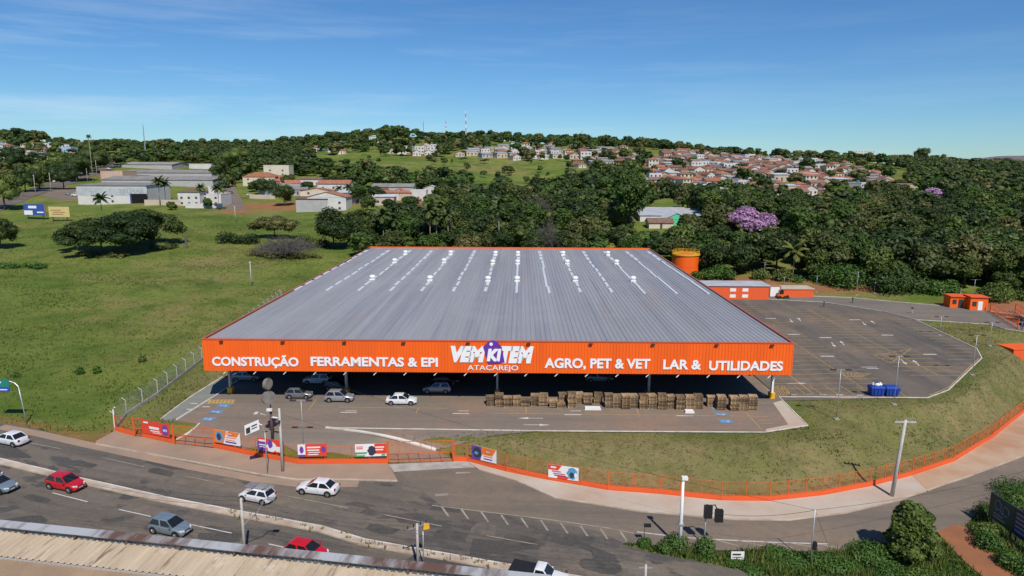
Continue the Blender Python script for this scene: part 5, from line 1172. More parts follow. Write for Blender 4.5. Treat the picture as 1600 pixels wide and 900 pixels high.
g = G(1221, 466); t = thing('loader', 'small orange yellow loader parked by the orange outbuilding', 'machine', g, BROT)
MB().box(-1.1, 1.1, -.7, .7, .45, 1.15).build('body', M['orange'], t); MB().box(-.7, .3, -.55, .55, 1.16, 2.1).build('cab', M['glass'], t); MB().hexa([(1.3, -.8, .15), (1.9, -.8, .15), (1.9, .8, .15), (1.3, .8, .15), (1.3, -.8, .9), (1.5, -.8, .9), (1.5, .8, .9), (1.3, .8, .9)]).build('bucket', M['darkmetal'], t)
for sx in (-.7, .7):
    for sy in (-.72, .72): MB().disc((sx, sy, .42), .42, (0, 1, 0), .3).build('wheel', M['tyre'], t)
tank = T(1069, 430); tk = G(1070, 431, 0)
t = thing('water_tank', 'round orange water tank with yellow railing behind the store roof', 'tank', (tk.x, tk.y, 0)); th_ = zat(tk.x, tk.y, 398); tr_ = 20.5 * tk.y / 1067
MB().lathe([(tr_, -.2), (tr_, th_ * .5), (tr_ * 1.012, th_ * .5 + .03), (tr_, th_ * .5 + .06), (tr_, th_), (tr_ * 1.04, th_ + .02), (tr_ * 1.04, th_ + .15)], n=36).build('tank_shell', M['orange'], t, smooth=False)
MB().lathe([(tr_ * 1.035, th_ + .16), (tr_ * .5, th_ + .5), (.1, th_ + .6)], n=36).build('tank_roof', M['orange_dirty'], t)
mb = MB()
for k in range(20):
    a = 6.2832 * k / 20; q = Vector((tr_ * 1.0 * math.cos(a), tr_ * math.sin(a), th_ + .15)); mb.tube([q, q + up_ * 1.25], .05, 4)
for z in (.45, .8, 1.25): mb.tube([(tr_ * math.cos(6.2832 * k / 36), tr_ * math.sin(6.2832 * k / 36), th_ + .15 + z) for k in range(37)], .05, 4)
mb.lathe([(tr_ * 1.05, th_ + .02), (tr_ * 1.07, th_ + .05), (tr_ * 1.07, th_ + .4), (tr_ * 1.05, th_ + .42)], n=36)
mb.build('railing', M['yellow'], t)
mb = MB()
for s in (-.3, .3): mb.tube([(-tr_ - .15, s, 0), (-tr_ - .15, s, th_ + 1.3)], .05, 4)
for k in range(int(th_ / .4)): mb.tube([(-tr_ - .15, -.3, .4 * k + .3), (-tr_ - .15, .3, .4 * k + .3)], .03, 4)
mb.build('ladder', M['yellow'], t)
p = L2W(41.5 - 11.0, BD - .2, ZT_); t = thing('roof_ladder', 'yellow hoop ladder at the rear edge of the store roof', 'ladder', p, BROT); mb = MB()
for s in (-.45, .45): mb.tube([(s, 0, -1), (s, 0, 1.5), (s, -.6, 1.5)], .05, 4)
mb.tube([(-.45, 0, 1.5), (.45, 0, 1.5)], .05, 4); mb.tube([(-.45, 0, .8), (.45, 0, .8)], .05, 4); mb.build('rails', M['yellow'], t)
for px0, px1, yb, yt, lb in ((1485, 1511, 481.5, 464, 'left orange gatehouse block with glazed door at the car park exit'), (1516, 1541, 485, 465, 'right orange gatehouse block with white doorway at the car park exit')):
    a, b, w, h = lbox(px0, px1, yb, yt, 4); c = (a + b) / 2; t = thing('gatehouse', lb, 'gatehouse', (c.x, c.y, 0), math.atan2(b.y - a.y, b.x - a.x) - .18, 'gatehouse blocks')
    MB().box(-w / 2, w / 2, 0, 3.6, -.2, h).build('wall', M['orange'], t); MB().box(-w / 2 - .15, w / 2 + .15, -.3, 3.8, h, h + .16).build('roof', M['orange_dirty'], t)
    MB().box(-.2, .8, -.06, .04, .05, 2.2).build('door', M['white'] if px0 > 1500 else M['winglass'], t); MB().box(-w / 2 + .5, -w / 2 + 1.4, -.05, .04, 1, 2.1).build('window', M['winglass'], t)
a, b, w, h = lbox(1583, 1640, 543, 521, 4); c = (a + b) / 2
t = thing('orange_booth', 'orange block cut by the right picture edge below the exit road', 'booth', (c.x, c.y, tz(c.x, c.y)), .1); MB().box(-w / 2, w / 2, 0, 4, -.6, h).build('wall', M['orange_dirty'], t); MB().box(-w / 2 - .1, w / 2 + .1, -.1, 4.1, h, h + .12).build('roof', M['orange'], t)
pa, pb = G(1547, 487), G(1590, 514); gate('exit_gate', 'orange gate along the exit road beside the gatehouse', pa, pb, 2.2, 6)
pa, pb = G(1586, 488), G(1612, 506); gate('exit_gate', 'short orange gate on the red dirt road at the right edge', pa, pb, 2.2, 3)
drape('dirt_road', [T(*p) for p in [(1545, 486), (1600, 512), (1660, 540), (1680, 500), (1600, 474), (1560, 462)]], .05, M['soil'])
drape('dirt_path', [R(*p) for p in [(1464, 832), (1490, 820), (1508, 824), (1530, 845), (1575, 880), (1620, 920), (1560, 920), (1520, 890), (1490, 862)]], .085, M['soil'], step=3)

# ---------------------------------------------------------------- poles
def pole(name, label, cat, base, top_px, r0, r1, m, parts=(), group=None, dx=0):
    t = thing(name, label, cat, base, group=group); h = zat(base.x, base.y, top_px) - base.z
    mb = MB().tube([(0, 0, -.3), (dx * h * .5, 0, h * .5), (dx * h, 0, h)], [r0, (r0 + r1) / 2, r1], 10); mb.build('shaft', M[m], t, smooth=True); return t, h
def lot_lamp(px, pyb, pyt, label, z=None, T_=False, w=1.0):
    b = T(px, pyb) if T_ else G(px, pyb); t, h = pole('lot_lamp', label, 'lamp', b, pyt, .055, .035, 'galv', group='double headed lamps of the car park')
    MB().box(-.3, .3, -.3, .3, -.2, .12).build('footing', M['concrete'], t)
    MB().bar((-w, 0, h), (w, 0, h), .06, .06).build('cross_arm', M['galv'], t)
    for s in (-1, 1): MB().box(s * w - .38, s * w + .38, -.22, .22, h - .02, h + .08).build('lamp_head', M['darkmetal'], t)
    return t
for px, pb, pt, lb in ((1307, 655, 578, 'double lamp on the grass left of the blue containers'), (1397, 632, 557, 'double lamp on the grass right behind the blue containers'), (1468, 524, 495, 'double lamp beside the rear car park kerb'), (1519, 586, 524, 'tall double lamp at the right end of the car park'), (1546, 540, 504, 'double lamp on the grass above the bank'),
    (1194, 431, 410, 'double lamp left of the yellowing palm'), (1225, 446, 433, 'short double lamp behind the orange shed'), (1275, 456, 431, 'double lamp behind the rear kerb'), (1338, 461, 425, 'tall double lamp beside the rear fence'), (1366, 458, 441, 'short double lamp in front of the rear fence'), (1521, 462, 437, 'double lamp behind the gatehouse')):
    lot_lamp(px, pb, pt, lb, T_=True)
lot_lamp(474, 696, 626, 'double lamp beside the second concrete pole in the front yard', T_=True)
# concrete pole and the disc totem at the left gate
t, h = pole('utility_pole', 'concrete pole on the sidewalk in front of the red banner', 'pole', R(442, 738) + Vector((0, 0, .17)), 638, .19, .12, 'pole_conc')
mb = MB(); mb.box(-.1, .1, -.5, .1, h * .78, h * .78 + .3); mb.build('fitting', M['darkmetal'], t)
tb = T(426, 690); t, h = pole('totem', 'dark post carrying two big round metal discs by the left gate', 'sign', tb, 640, .17, .15, 'rust'); z1, z2 = zat(tb.x, tb.y, 621), zat(tb.x, tb.y, 599.5)
MB().tube([(0, 0, h), (0, 0, z2 - tb.z + .8)], .09, 8).build('mast', M['darkmetal'], t)
for nm, z, r, ax in (('lower_disc', z1 - tb.z, .86, (.75, -.65, .12)), ('upper_disc', z2 - tb.z, .7, (.92, -.4, .02))):
    o = MB().disc((-.15, -.1, z), r, ax, .38, 28).build(nm, M['disc'], t); a_ = Vector(ax).normalized() * .2; MB().disc(Vector((-.15, -.1, z)) + a_, r * .86, ax, .03, 28).build('disc_face', M['rust'] if False else M['disc'], o)
MB().bar((-.6, -.3, h - .6), (-.9, -.9, h - .2), .25, .06).build('flood_lamp', M['white'], t); MB().bar((.2, -.2, h - .9), (1.0, -.5, h - .9), .3, .06).build('flood_lamp', M['white'], t)
MB().box(-.35, .3, -.5, -.2, h - .05, h + .25).build('camera_box', M['white'], t)
pb = R(418, 742) + Vector((0, 0, .17)); t, h = pole('street_sign', 'white street sign on a thin bent pole by the left gate', 'sign', pb, 676, .05, .045, 'galv'); zc = zat(pb.x, pb.y, 668) - pb.z
MB().tube([(0, 0, h), (-.25, 0, zc + .3), (-.6, 0, zc + .45)], .045, 6).build('arm', M['galv'], t)
o = MB().hexa([(-2.25, -.1, zc - .95), (-.7, .25, zc - .35), (-.7, .28, zc - .35), (-2.25, -.07, zc - .95), (-2.25, -.1, zc + .25), (-.7, .25, zc + .85), (-.7, .28, zc + .85), (-2.25, -.07, zc + .25)]).build('sign_plate', M['white'], t)
mb = MB(); mb.quad([(-2.1, -.12, zc - .75), (-1.65, -.02, zc - .58), (-1.65, -.02, zc + .1), (-2.1, -.12, zc - .1)]); mb.quad([(-1.5, .0, zc + .05), (-.9, .16, zc + .28), (-.9, .16, zc + .42), (-1.5, .0, zc + .19)]); mb.quad([(-1.5, .0, zc - .25), (-.9, .16, zc - .02), (-.9, .16, zc + .08), (-1.5, .0, zc - .15)]); mb.build('sign_print', M['darkmetal'], o)
b = R(180, 672); t = thing('corner_post', 'white bent concrete post at the left corner of the yard', 'post', b); MB().tube([(0, 0, -.2), (0, 0, 2.9), (.35, -.2, 3.25)], [.11, .1, .08], 7).build('shaft', M['white'], t)
# road poles
def lowpole(px, pyb, pyt, label, r=.15, m='pole_conc'):
    return pole('utility_pole', label, 'pole', R(px, pyb), pyt, r, r * .7, m)
t, h = lowpole(383, 872, 778, 'concrete pole behind the foreground roof with leaning lamp arm')
MB().tube([(0, 0, 3.2), (1.5, .1, h * .78), (2.05, .1, h - .2), (2.5, .1, h - .1)], .05, 6).build('lamp_arm', M['galv'], t); MB().box(2.4, 3.0, -.1, .3, h - .2, h - .05).build('lamp_head', M['galv'], t)
t, h = lowpole(653, 884, 818, 'grey power pole beside the yellow street lamp'); mb = MB(); mb.bar((-.9, -.3, h - .5), (.9, .3, h - .1), .1, .1); mb.build('cross_arm', M['galv'], t)
for s in (-.8, -.3, .3, .8): MB().tube([(s, s * .33, h - .25 + s * .2), (s, s * .33, h + .05 + s * .2)], .06, 6).build('insulator', M['darkmetal'], t)
t, h = pole('street_lamp', 'thin street lamp with yellow lamp head', 'lamp', R(662, 884), 830, .06, .05, 'galv'); MB().tube([(0, 0, h), (.25, .1, h + .3)], .05, 6).build('arm', M['galv'], t); MB().hexa([(.05, -.15, h + .2), (.6, -.1, h + .3), (.6, .25, h + .3), (.05, .2, h + .2), (.1, -.1, h + .6), (.55, -.05, h + .65), (.55, .2, h + .65), (.1, .15, h + .6)]).build('lamp_head', M['yellow'], t)
t, h = pole('camera_pole', 'tall white pole with camera on the grass verge', 'pole', R(1062, 857), 749, .2, .13, 'white'); MB().box(-.16, .4, -.25, .16, h, h + .3).build('camera', M['white'], t); MB().box(-.24, .24, -.26, .26, h * .35, h * .35 + .16).build('band', M['galv'], t)
t, h = pole('utility_pole', 'white concrete pole with cross arm on the right sidewalk', 'pole', R(1393, 777) + Vector((0, 0, .17)), 656, .23, .16, 'pole_conc', dx=.07); X_ = .07 * h
mb = MB(); mb.bar((X_ - 1.2, 0, h - .25), (X_ + 1.2, 0, h - .25), .14, .14); mb.build('cross_arm', M['pole_conc'], t)
for s in (-1.05, -.5, .5, 1.05): MB().tube([(X_ + s, 0, h - .2), (X_ + s, 0, h + .1)], .07, 6).build('insulator', M['galv'], t)
t, h = pole('signal_pole', 'thin dark pole with small signal box on the verge', 'pole', R(1266, 882), 796, .07, .05, 'galv'); MB().box(.05, .4, -.2, .15, h * .28, h * .28 + .75).build('signal_box', M['black'], t)
t, h = pole('traffic_light', 'traffic light with two black heads on the verge', 'traffic light', R(1100, 852), 803, .08, .07, 'galv')
MB().tube([(0, 0, h), (.15, 0, h + .8), (.9, .1, h + .9), (1.1, .1, h + .4)], .07, 6).build('arm', M['darkmetal'], t)
for x_, z_, y_ in ((0.1, h - .2, -.25), (1.25, h - .75, .0)):
    o = MB().box(x_ - .38, x_ + .38, y_ - .3, y_ + .1, z_, z_ + 1.25).build('signal_head', M['black'], t)
    for k in range(3): MB().tube([(x_, y_ + .1, z_ + .22 + .4 * k), (x_, y_ + .3, z_ + .25 + .4 * k)], .17, 10).build('visor', M['black'], o)
t, h = pole('small_lamp', 'tiny hooked post at the tip of the verge', 'post', R(1006, 852), 822, .04, .03, 'darkmetal'); MB().box(-.05, .6, -.15, .15, h - .05, h + .2).build('lamp_head', M['black'], t)
t, h = pole('utility_pole', 'grey pole top at the bottom picture edge', 'pole', R(1007, 935), 882, .14, .1, 'pole_conc'); MB().bar((-.6, 0, h - .3), (.6, 0, h - .3), .1, .1).build('cross_arm', M['galv'], t)
t = thing('small_sign', 'small white notice board standing in the verge grass', 'sign', R(1152, 877)); MB().box(-.62, .62, -.02, .02, .15, 1.0).build('board', M['white'], t); mb = MB(); mb.quad([(-.5, -.025, .62), (.3, -.025, .62), (.3, -.025, .8), (-.5, -.025, .8)]); mb.quad([(-.5, -.025, .38), (.45, -.025, .38), (.45, -.025, .46), (-.5, -.025, .46)]); mb.build('print', M['darkmetal'], t)
for s in (-.5, .5): MB().box(s - .03, s + .03, .022, .06, -.2, 1).build('leg', M['galv'], t)
# road direction sign at the left
b = T(42, 661); t, h = pole('road_sign', 'green and blue direction sign on a bent pole at the left edge', 'sign', b, 604, .09, .07, 'galv', dx=-.1); e = Vector((-.1 * h, 0, h))
MB().tube([e, e + Vector((-.5, .1, .45)), e + Vector((-1.3, .1, .75))], .07, 6).build('arm', M['galv'], t)
sg = pm('green_sign_face', (.015, .2, .16), (.015, .18, .15)); sb = pm('blue_sign_face', (.02, .07, .42), (.02, .06, .38)); x_ = e.x - 1.3; z_ = e.z
o = MB().box(x_ - 2.7, x_ + .1, -.03, .03, z_ - .1, z_ + 1.05).build('sign_plate', sg, t); o2 = MB().box(x_ - 2.7, x_ + .1, -.03, .03, z_ - .72, z_ - .12).build('sign_plate', sb, t)
MB().box(x_ - 2.4, x_ - .9, -.045, -.032, z_ + .5, z_ + .68).build('sign_print', M['white'], o); MB().box(x_ - 1.6, x_ - .2, -.045, -.032, z_ - .5, z_ - .36).build('sign_print', M['white'], o2)
# street poles of the avenue
for i, (px, pb, pt, lb) in enumerate(((27, 312, 282, 'street pole on the avenue nearest the left edge'), (56, 306, 273, 'second street pole on the avenue'), (80, 300, 270, 'street pole beside the avenue car park'), (0, 326, 296, 'street pole cut by the left picture edge'), (120, 285, 258, 'street pole left of the pink warehouse'), (137, 284, 262, 'street pole close to the pink warehouse'), (152, 280, 250, 'street pole at the pink warehouse wall'), (182, 318, 298, 'street pole in front of the tile shop'), (368, 346, 322, 'lone pole in the field before the side street'), (393, 447, 408, 'thin pole in the field near the bare shrub'), (330, 326, 305, 'pole before the white townhouse tower'))):
    t, h = pole('street_pole', lb, 'pole', T(px, pb), pt, .16, .11, 'pole_conc', group='poles along avenue and field'); MB().bar((-.7, 0, h - .25), (.7, 0, h - .25), .1, .1).build('cross_arm', M['galv'], t)
# billboards in the field
bbY = [(37, 75, 336, 319, (.03, .08, .34), 'blue and white billboard in the field'), (76, 112, 339, 323, (.62, .5, .2), 'yellow cream billboard right of the blue one')]
for px0, px1, pb, pt, col, lb in bbY:
    c = T((px0 + px1) / 2, pb + 7); w = (px1 - px0 - 1) * c.y / 1067; z0, z1 = zat(c.x, c.y, pb) - c.z, zat(c.x, c.y, pt) - c.z; t = thing('billboard', lb, 'billboard', c, -.12, 'billboards in the field')
    o = MB().box(-w / 2, w / 2, -.1, .1, z0, z1).build('panel', pm('billboard_face', col, tuple(x * .9 for x in col)), t)
    for s in (-.35, .35): MB().box(w * s - .12, w * s + .12, .11, .35, -.3, z1).build('post', M['darkmetal'], t)
    hh = z1 - z0
    if col[2] > .3:
        MB().box(-w / 2 + .1, -w * .1, -.13, -.102, z0 + .1, z0 + hh * .42).build('print', BW_, o); MB().box(-w * .28, w * .1, -.13, -.102, z0 + hh * .62, z0 + hh * .85).build('print', BW_, o); MB().box(w * .1, w * .4, -.13, -.102, z0 + hh * .2, z0 + hh * .32).build('print', BW_, o); MB().box(w * .46, w * .5, -.13, -.102, z0, z1).build('print', M['w_brick'], o)
    else:
        for k, (a_, b_) in enumerate(((-.4, .1), (-.3, .3), (-.35, .2))): MB().box(w * a_, w * b_, -.13, -.102, z0 + hh * (.62 - .2 * k), z0 + hh * (.7 - .2 * k)).build('print', M['w_brick'], o)
# dark billboard at the right bottom corner
a, b = R(1543, 820), R(1625, 880); d = (b - a).normalized(); c = (a + b) / 2; L_ = (b - a).length; z0, z1 = zat(a.x, a.y, 806) - a.z, zat(a.x, a.y, 768) - a.z
for k, (s0, s1, lb, mm) in enumerate(((0, .47, 'dark green billboard with pale looped emblem in the bushes', pm('dark_green_face', (.012, .06, .03), (.012, .05, .028))), (.475, 1, 'dark blue billboard with text rows cut by the right picture edge', pm('dark_blue_face', (.015, .02, .05), (.02, .022, .045))))):
    p, q = a.lerp(b, s0), a.lerp(b, s1); c = (p + q) / 2; w = (q - p).length; t = thing('billboard', lb, 'billboard', c, math.atan2(d.y, d.x) , 'dark billboards in the bushes')
    o = MB().box(-w / 2, w / 2, -.08, .08, z0, z1).build('panel', mm, t)
    for s in (-.4, .4): MB().box(w * s - .1, w * s + .1, .09, .3, -.5, z1).build('post', M['darkmetal'], t)
    hh = z1 - z0; pr = pm('faded_print', (.22, .25, .27), (.16, .18, .2))
    if k == 0:
        mb = MB()
        for cx, cz in ((-.13, .68), (.2, .6)): mb.tube([(w * cx + w * .13 * math.cos(6.2832 * i / 18), -.1, z0 + hh * cz + hh * .17 * math.sin(6.2832 * i / 18)) for i in range(19)], .07, 5)
        mb.tube([(-w * .2, -.1, z0 + hh * .45), (-w * .05, -.1, z0 + hh * .55), (w * .1, -.1, z0 + hh * .42)], .09, 5); mb.build('emblem', pr, o)
        for i in range(2): MB().box(-w * .3, w * (.1 + .1 * i), -.1, -.085, z0 + hh * (.26 - .12 * i), z0 + hh * (.32 - .12 * i)).build('print', pr, o)
    else:
        for i in range(5): MB().box(-w * .42, w * (.1 + .3 * ((i * 7) % 3) / 3), -.1, -.085, z0 + hh * (.8 - .16 * i), z0 + hh * (.88 - .16 * i)).build('print', pr if i < 4 else M['line_b'], o)

# ---------------------------------------------------------------- pallets, containers
mb = MB()
for y in (-.5, -.33, -.165, 0, .165, .33, .5): mb.box(-.6, .6, y - .055, y + .055, .145, .165)
for x in (-.53, 0, .53): mb.box(x - .045, x + .045, -.55, .55, .03, .145); 
for y in (-.48, 0, .48): mb.box(-.6, .6, y - .05, y + .05, 0, .028)
pal = mb.mesh('pallet', M['pallet'])
rp = random.Random(3); ST = []
for x, top, bot in ((78, 345, 400), (118, 335, 403), (158, 345, 405), (200, 350, 403), (240, 362, 403), (285, 343, 405), (325, 340, 403), (370, 362, 407), (405, 375, 410), (413, 332, 392), (455, 333, 410), (492, 335, 393), (530, 337, 393), (580, 335, 393), (627, 340, 412), (665, 342, 412), (703, 340, 412), (743, 345, 412), (785, 338, 413), (828, 340, 415), (874, 338, 415), (916, 345, 415), (958, 342, 418), (1002, 342, 418), (1045, 342, 418), (1103, 345, 405), (1150, 345, 420), (1205, 345, 420), (1250, 345, 420), (1295, 345, 420)):
    ST.append((740 + x / 2.963, 500 + top / 2.963, 500 + bot / 2.963))
ordn = ['first', 'second', 'third', 'fourth', 'fifth', 'sixth', 'seventh', 'eighth', 'ninth', 'tenth', 'eleventh', 'twelfth', 'thirteenth', 'fourteenth', 'fifteenth', 'sixteenth', 'seventeenth', 'eighteenth', 'nineteenth', 'twentieth', 'twenty first', 'twenty second', 'twenty third', 'twenty fourth', 'twenty fifth', 'twenty sixth', 'twenty seventh', 'twenty eighth', 'twenty ninth', 'thirtieth']
ST = sorted(ST, key=lambda s: -s[0]); back = MB(); npal = 0
for i, (px, pt, pbm) in enumerate(ST):
    syaw = rp.uniform(-.16, .16); sdy = rp.uniform(-.25, .35)
    g = G(px, pbm); n_ = max(3, int((zat(g.x, g.y + .9, pt)) / .165)); g = g + Vector((0, .55 + sdy, 0))
    for k in range(n_):
        lo = (g.x + rp.uniform(-.05, .05), g.y + rp.uniform(-.06, .06), .055 + k * .1655); rz = BROT + syaw + rp.uniform(-.07, .07)
        if npal < 296: o = addmesh('pallet', pal); o.location = lo; o.rotation_euler = (0, 0, rz); tag(o, f'weathered wooden pallet in the {ordn[i]} stack from the right column', 'pallet', 'wooden pallets stacked along the front yard'); npal += 1
        else:
            b0 = len(back.v); back.v += [(Matrix.Rotation(rz, 3, 'Z') @ v.co + Vector(lo))[:] for v in pal.vertices]; back.f += [tuple(b0 + j for j in f.vertices) for f in pal.polygons]; back.m += [0] * len(pal.polygons)
if back.v: tag(back.build('pallets', M['pallet']), 'remaining wooden pallets at the left end of the stacks', 'pallets', kind='stuff')
for px, py, w, lb in ((926, 640, 2.3, 'long white wrapped bundle lying before the pallet stacks'), (1077, 645, 1.3, 'small white wrapped bundle lying before the right pallet stacks')):
    g = G(px, py); t = thing('wrapped_bundle', lb, 'bundle', (g.x, g.y, .05), BROT); 
    for k in range(3): MB().box(-w / 2 + .02 * k, w / 2 - .05 * k, -.35, .35, .12 * k, .12 * k + .115).build('sheet', M['white'], t)
for i, (px, py, lb) in enumerate(((1368, 618, 'left blue waste container with white sacks on top'), (1391, 618.5, 'right blue waste container without sacks'))):
    g = G(px, py); t = thing('waste_container', lb, 'container', (g.x, g.y, .05), BROT, 'blue waste containers'); 
    MB().hexa([(-.85, -.6, .15), (.85, -.6, .15), (.85, .6, .15), (-.85, .6, .15), (-1.0, -.75, 1.3), (1.0, -.75, 1.3), (1.0, .75, 1.3), (-1.0, .75, 1.3)]).build('body', M['bluebin'], t)
    mb = MB(); [mb.box(s * .5 - .04, s * .5 + .04, -.8, -.7, .3, 1.25) for s in (-1, 0, 1)]; mb.box(-1.05, 1.05, -.82, -.72, 1.2, 1.32); mb.build('ribs', M['bluebin'], t)
    MB().hexa([(-1.03, -.78, 1.33), (1.03, -.78, 1.33), (1.03, .78, 1.33), (-1.03, .78, 1.33), (-.9, -.5, 1.52), (.9, -.5, 1.52), (.9, .6, 1.52), (-.9, .6, 1.52)]).build('lid', M['bluebin'], t)
    for sx in (-.7, .7):
        for sy in (-.5, .5): MB().disc((sx, sy, .1), .1, (0, 1, 0), .06, 10).build('castor', M['black'], t)
    if i == 0:
        for k, (x, y, r) in enumerate(((.0, -.1, .42), (.55, .1, .34), (-.35, .2, .3))): q = MB().lathe([(r * .7, 0), (r, r * .4), (r * .9, r * .9), (r * .4, r * 1.3), (.05, r * 1.5)], (g.x + x, g.y + y, 1.56), 12).build('sack', M['white']); tag(q, ('large', 'middle sized', 'small')[k] + ' white sack lying on the left blue container', 'sack', 'white sacks')
# ---------------------------------------------------------------- cars
def car_proto(paint, kind):
    """x forward, wheels on z=0; returns the list of (name, mesh, parent_name)"""
    L, Wd, Hh = {'hatch': (3.85, 1.68, 1.48), 'sedan': (4.45, 1.75, 1.46), 'suv': (4.3, 1.8, 1.65), 'pickup': (5.2, 1.8, 1.75)}[kind]
    hl, w = L / 2, Wd / 2; zb = .92 if kind != 'suv' else 1.02
    if kind == 'pickup': zb = 1.05
    wb = hl * .64
    # stations along the car: x, deck height, half width
    if kind == 'hatch': sts = [(-hl, .62, .70), (-hl + .05, .9, .88), (-hl + .3, zb, .97), (-hl * .3, zb, 1), (hl * .38, zb, 1), (hl * .55, zb - .02, .985), (hl * .8, zb - .14, .93), (hl - .1, zb - .26, .8), (hl, .5, .66)]; cab = (hl * .5, hl * .08, -hl * .72, -hl + .14)
    elif kind == 'sedan': sts = [(-hl, .66, .7), (-hl + .06, .94, .88), (-hl * .72, zb + .04, .97), (-hl * .3, zb, 1), (hl * .35, zb, 1), (hl * .52, zb, .985), (hl * .8, zb - .12, .93), (hl - .1, zb - .26, .8), (hl, .5, .66)]; cab = (hl * .48, hl * .1, -hl * .48, -hl * .8)
    elif kind == 'suv': sts = [(-hl, .7, .74), (-hl + .05, 1.0, .9), (-hl + .3, zb, .97), (-hl * .3, zb, 1), (hl * .38, zb, 1), (hl * .55, zb, .985), (hl * .82, zb - .1, .94), (hl - .08, zb - .25, .84), (hl, .55, .7)]; cab = (hl * .5, hl * .14, -hl * .8, -hl + .1)
    else: sts = [(-hl, zb - .1, .9), (-hl + .05, zb - .02, .95), (-hl * .5, zb - .02, .98), (-hl * .15, zb, 1), (hl * .35, zb, 1), (hl * .55, zb, .985), (hl * .85, zb - .08, .94), (hl - .08, zb - .2, .84), (hl, .6, .72)]; cab = (hl * .46, hl * .2, -hl * .1, -hl * .17)
    mb = MB(); rings = []
    for x, zt, k in sts:
        q = w * k; lo = .24 if abs(x) < hl * .95 else .34
        half = [(0, zt + .025), (q * .6, zt + .015), (q * .9, zt - .02), (q * .985, zt - .1), (q, zt * .62), (q * .98, .42), (q * .93, lo), (0, lo - .02)]
        ring = half + [(-a, b) for a, b in half[-2:0:-1]]; b0 = len(mb.v); mb.v += [(x, a, b) for a, b in ring]; rings.append((b0, len(ring)))
    for (a, n_), (b, _) in zip(rings, rings[1:]):
        for i in range(n_): mb.f.append((a + i, a + (i + 1) % n_, b + (i + 1) % n_, b + i)); mb.m.append(0)
    for b0, n_ in (rings[0], rings[-1]): mb.f.append(tuple(b0 + i for i in range(n_))); mb.m.append(0)
    for sx in (wb, -wb):                     # dark wheel arches
        for s in (-1, 1): mb.disc((sx, s * (w - .12), .33), .385, (0, 1, 0), .27, 20, 1)
    xa, xb, xc, xd = cab; wr = w * .74; wl_ = w * .95; zr = Hh
    def cabin(mb_, g=0): mb_.hexa([(xd, -wl_, zb - .03), (xa, -wl_, zb - .03), (xa, wl_, zb - .03), (xd, wl_, zb - .03), (xc, -wr, zr - .03), (xb, -wr, zr - .03), (xb, wr, zr - .03), (xc, wr, zr - .03)], 0)
    cabin(mb)
    mb.hexa([(xc - .02, -wr * .98, zr - .03), (xb + .02, -wr * .98, zr - .03), (xb + .02, wr * .98, zr - .03), (xc - .02, wr * .98, zr - .03), (xc + .18, -wr * .8, zr + .03), (xb - .2, -wr * .8, zr + .03), (xb - .2, wr * .8, zr + .03), (xc + .18, wr * .8, zr + .03)])
    if kind == 'pickup':
        mb.box(-hl + .06, xd - .04, -w * .97, w * .97, zb + .0, zb + .28, 1)
    me = mb.mesh('body', [paint, M['black']])
    bm_ = bmesh.new(); bm_.from_mesh(me); ed = [e for e in bm_.edges if len(e.link_faces) == 2 and e.calc_face_angle(0) > .5 and all(f.material_index == 0 for f in e.link_faces)]
    bmesh.ops.bevel(bm_, geom=ed, offset=.035, segments=2, affect='EDGES', profile=.6, clamp_overlap=True); bm_.to_mesh(me); bm_.free()
    for p_ in me.polygons: p_.use_smooth = True
    if hasattr(me, 'set_sharp_from_angle'): me.set_sharp_from_angle(angle=.6)
    out = [('body', me)]
    def pane(c, name, k=.86, off=.012):
        c = [Vector(p) for p in c]; m_ = sum(c, Vector()) / 4; nn = (c[1] - c[0]).cross(c[3] - c[0]).normalized()
        if nn.dot(m_ - Vector((xc * .5 + xb * .5, 0, zb))) < 0: nn = -nn
        q = [m_ + (p - m_) * k + nn * off for p in c]; r = [p - nn * .02 for p in q]; out.append((name, MB().hexa([r[0], r[1], r[2], r[3], q[0], q[1], q[2], q[3]]).mesh(name, M['glass'])))
    z0, z1 = zb + .0, zr - .04
    pane([(xa, -wl_, z0), (xa, wl_, z0), (xb, wr, z1), (xb, -wr, z1)], 'windscreen', .9); pane([(xd, -wl_, z0), (xd, wl_, z0), (xc, wr, z1), (xc, -wr, z1)], 'rear_window', .86)
    xm0, xm1 = (xa + xd) / 2, (xb + xc) / 2
    for s in (-1, 1):
        if kind == 'pickup': pane([(xd, s * wl_, z0), (xa, s * wl_, z0), (xb, s * wr, z1), (xc, s * wr, z1)], 'side_window', .84)
        else:
            pane([(xm0 + .02, s * wl_, z0), (xa, s * wl_, z0), (xb, s * wr, z1), (xm1 + .02, s * wr, z1)], 'side_window', .88); pane([(xd, s * wl_, z0), (xm0 - .02, s * wl_, z0), (xm1 - .02, s * wr, z1), (xc, s * wr, z1)], 'side_window', .86)
    for sx in (wb, -wb):
        for s in (-1, 1):
            out.append(('wheel', MB().disc((sx, s * (w - .085), .31), .31, (0, 1, 0), .2, 22).mesh('wheel', M['tyre']))); 
            rm_ = MB().disc((sx, s * (w + .012), .31), .2, (0, 1, 0), .02, 16)
            for k in range(5): a_ = 1.2566 * k; rm_.bar((sx, s * (w + .024), .31), (sx + .17 * math.cos(a_), s * (w + .024), .31 + .17 * math.sin(a_)), .05, .01)
            out.append(('rim', rm_.mesh('rim', M['rim'])))
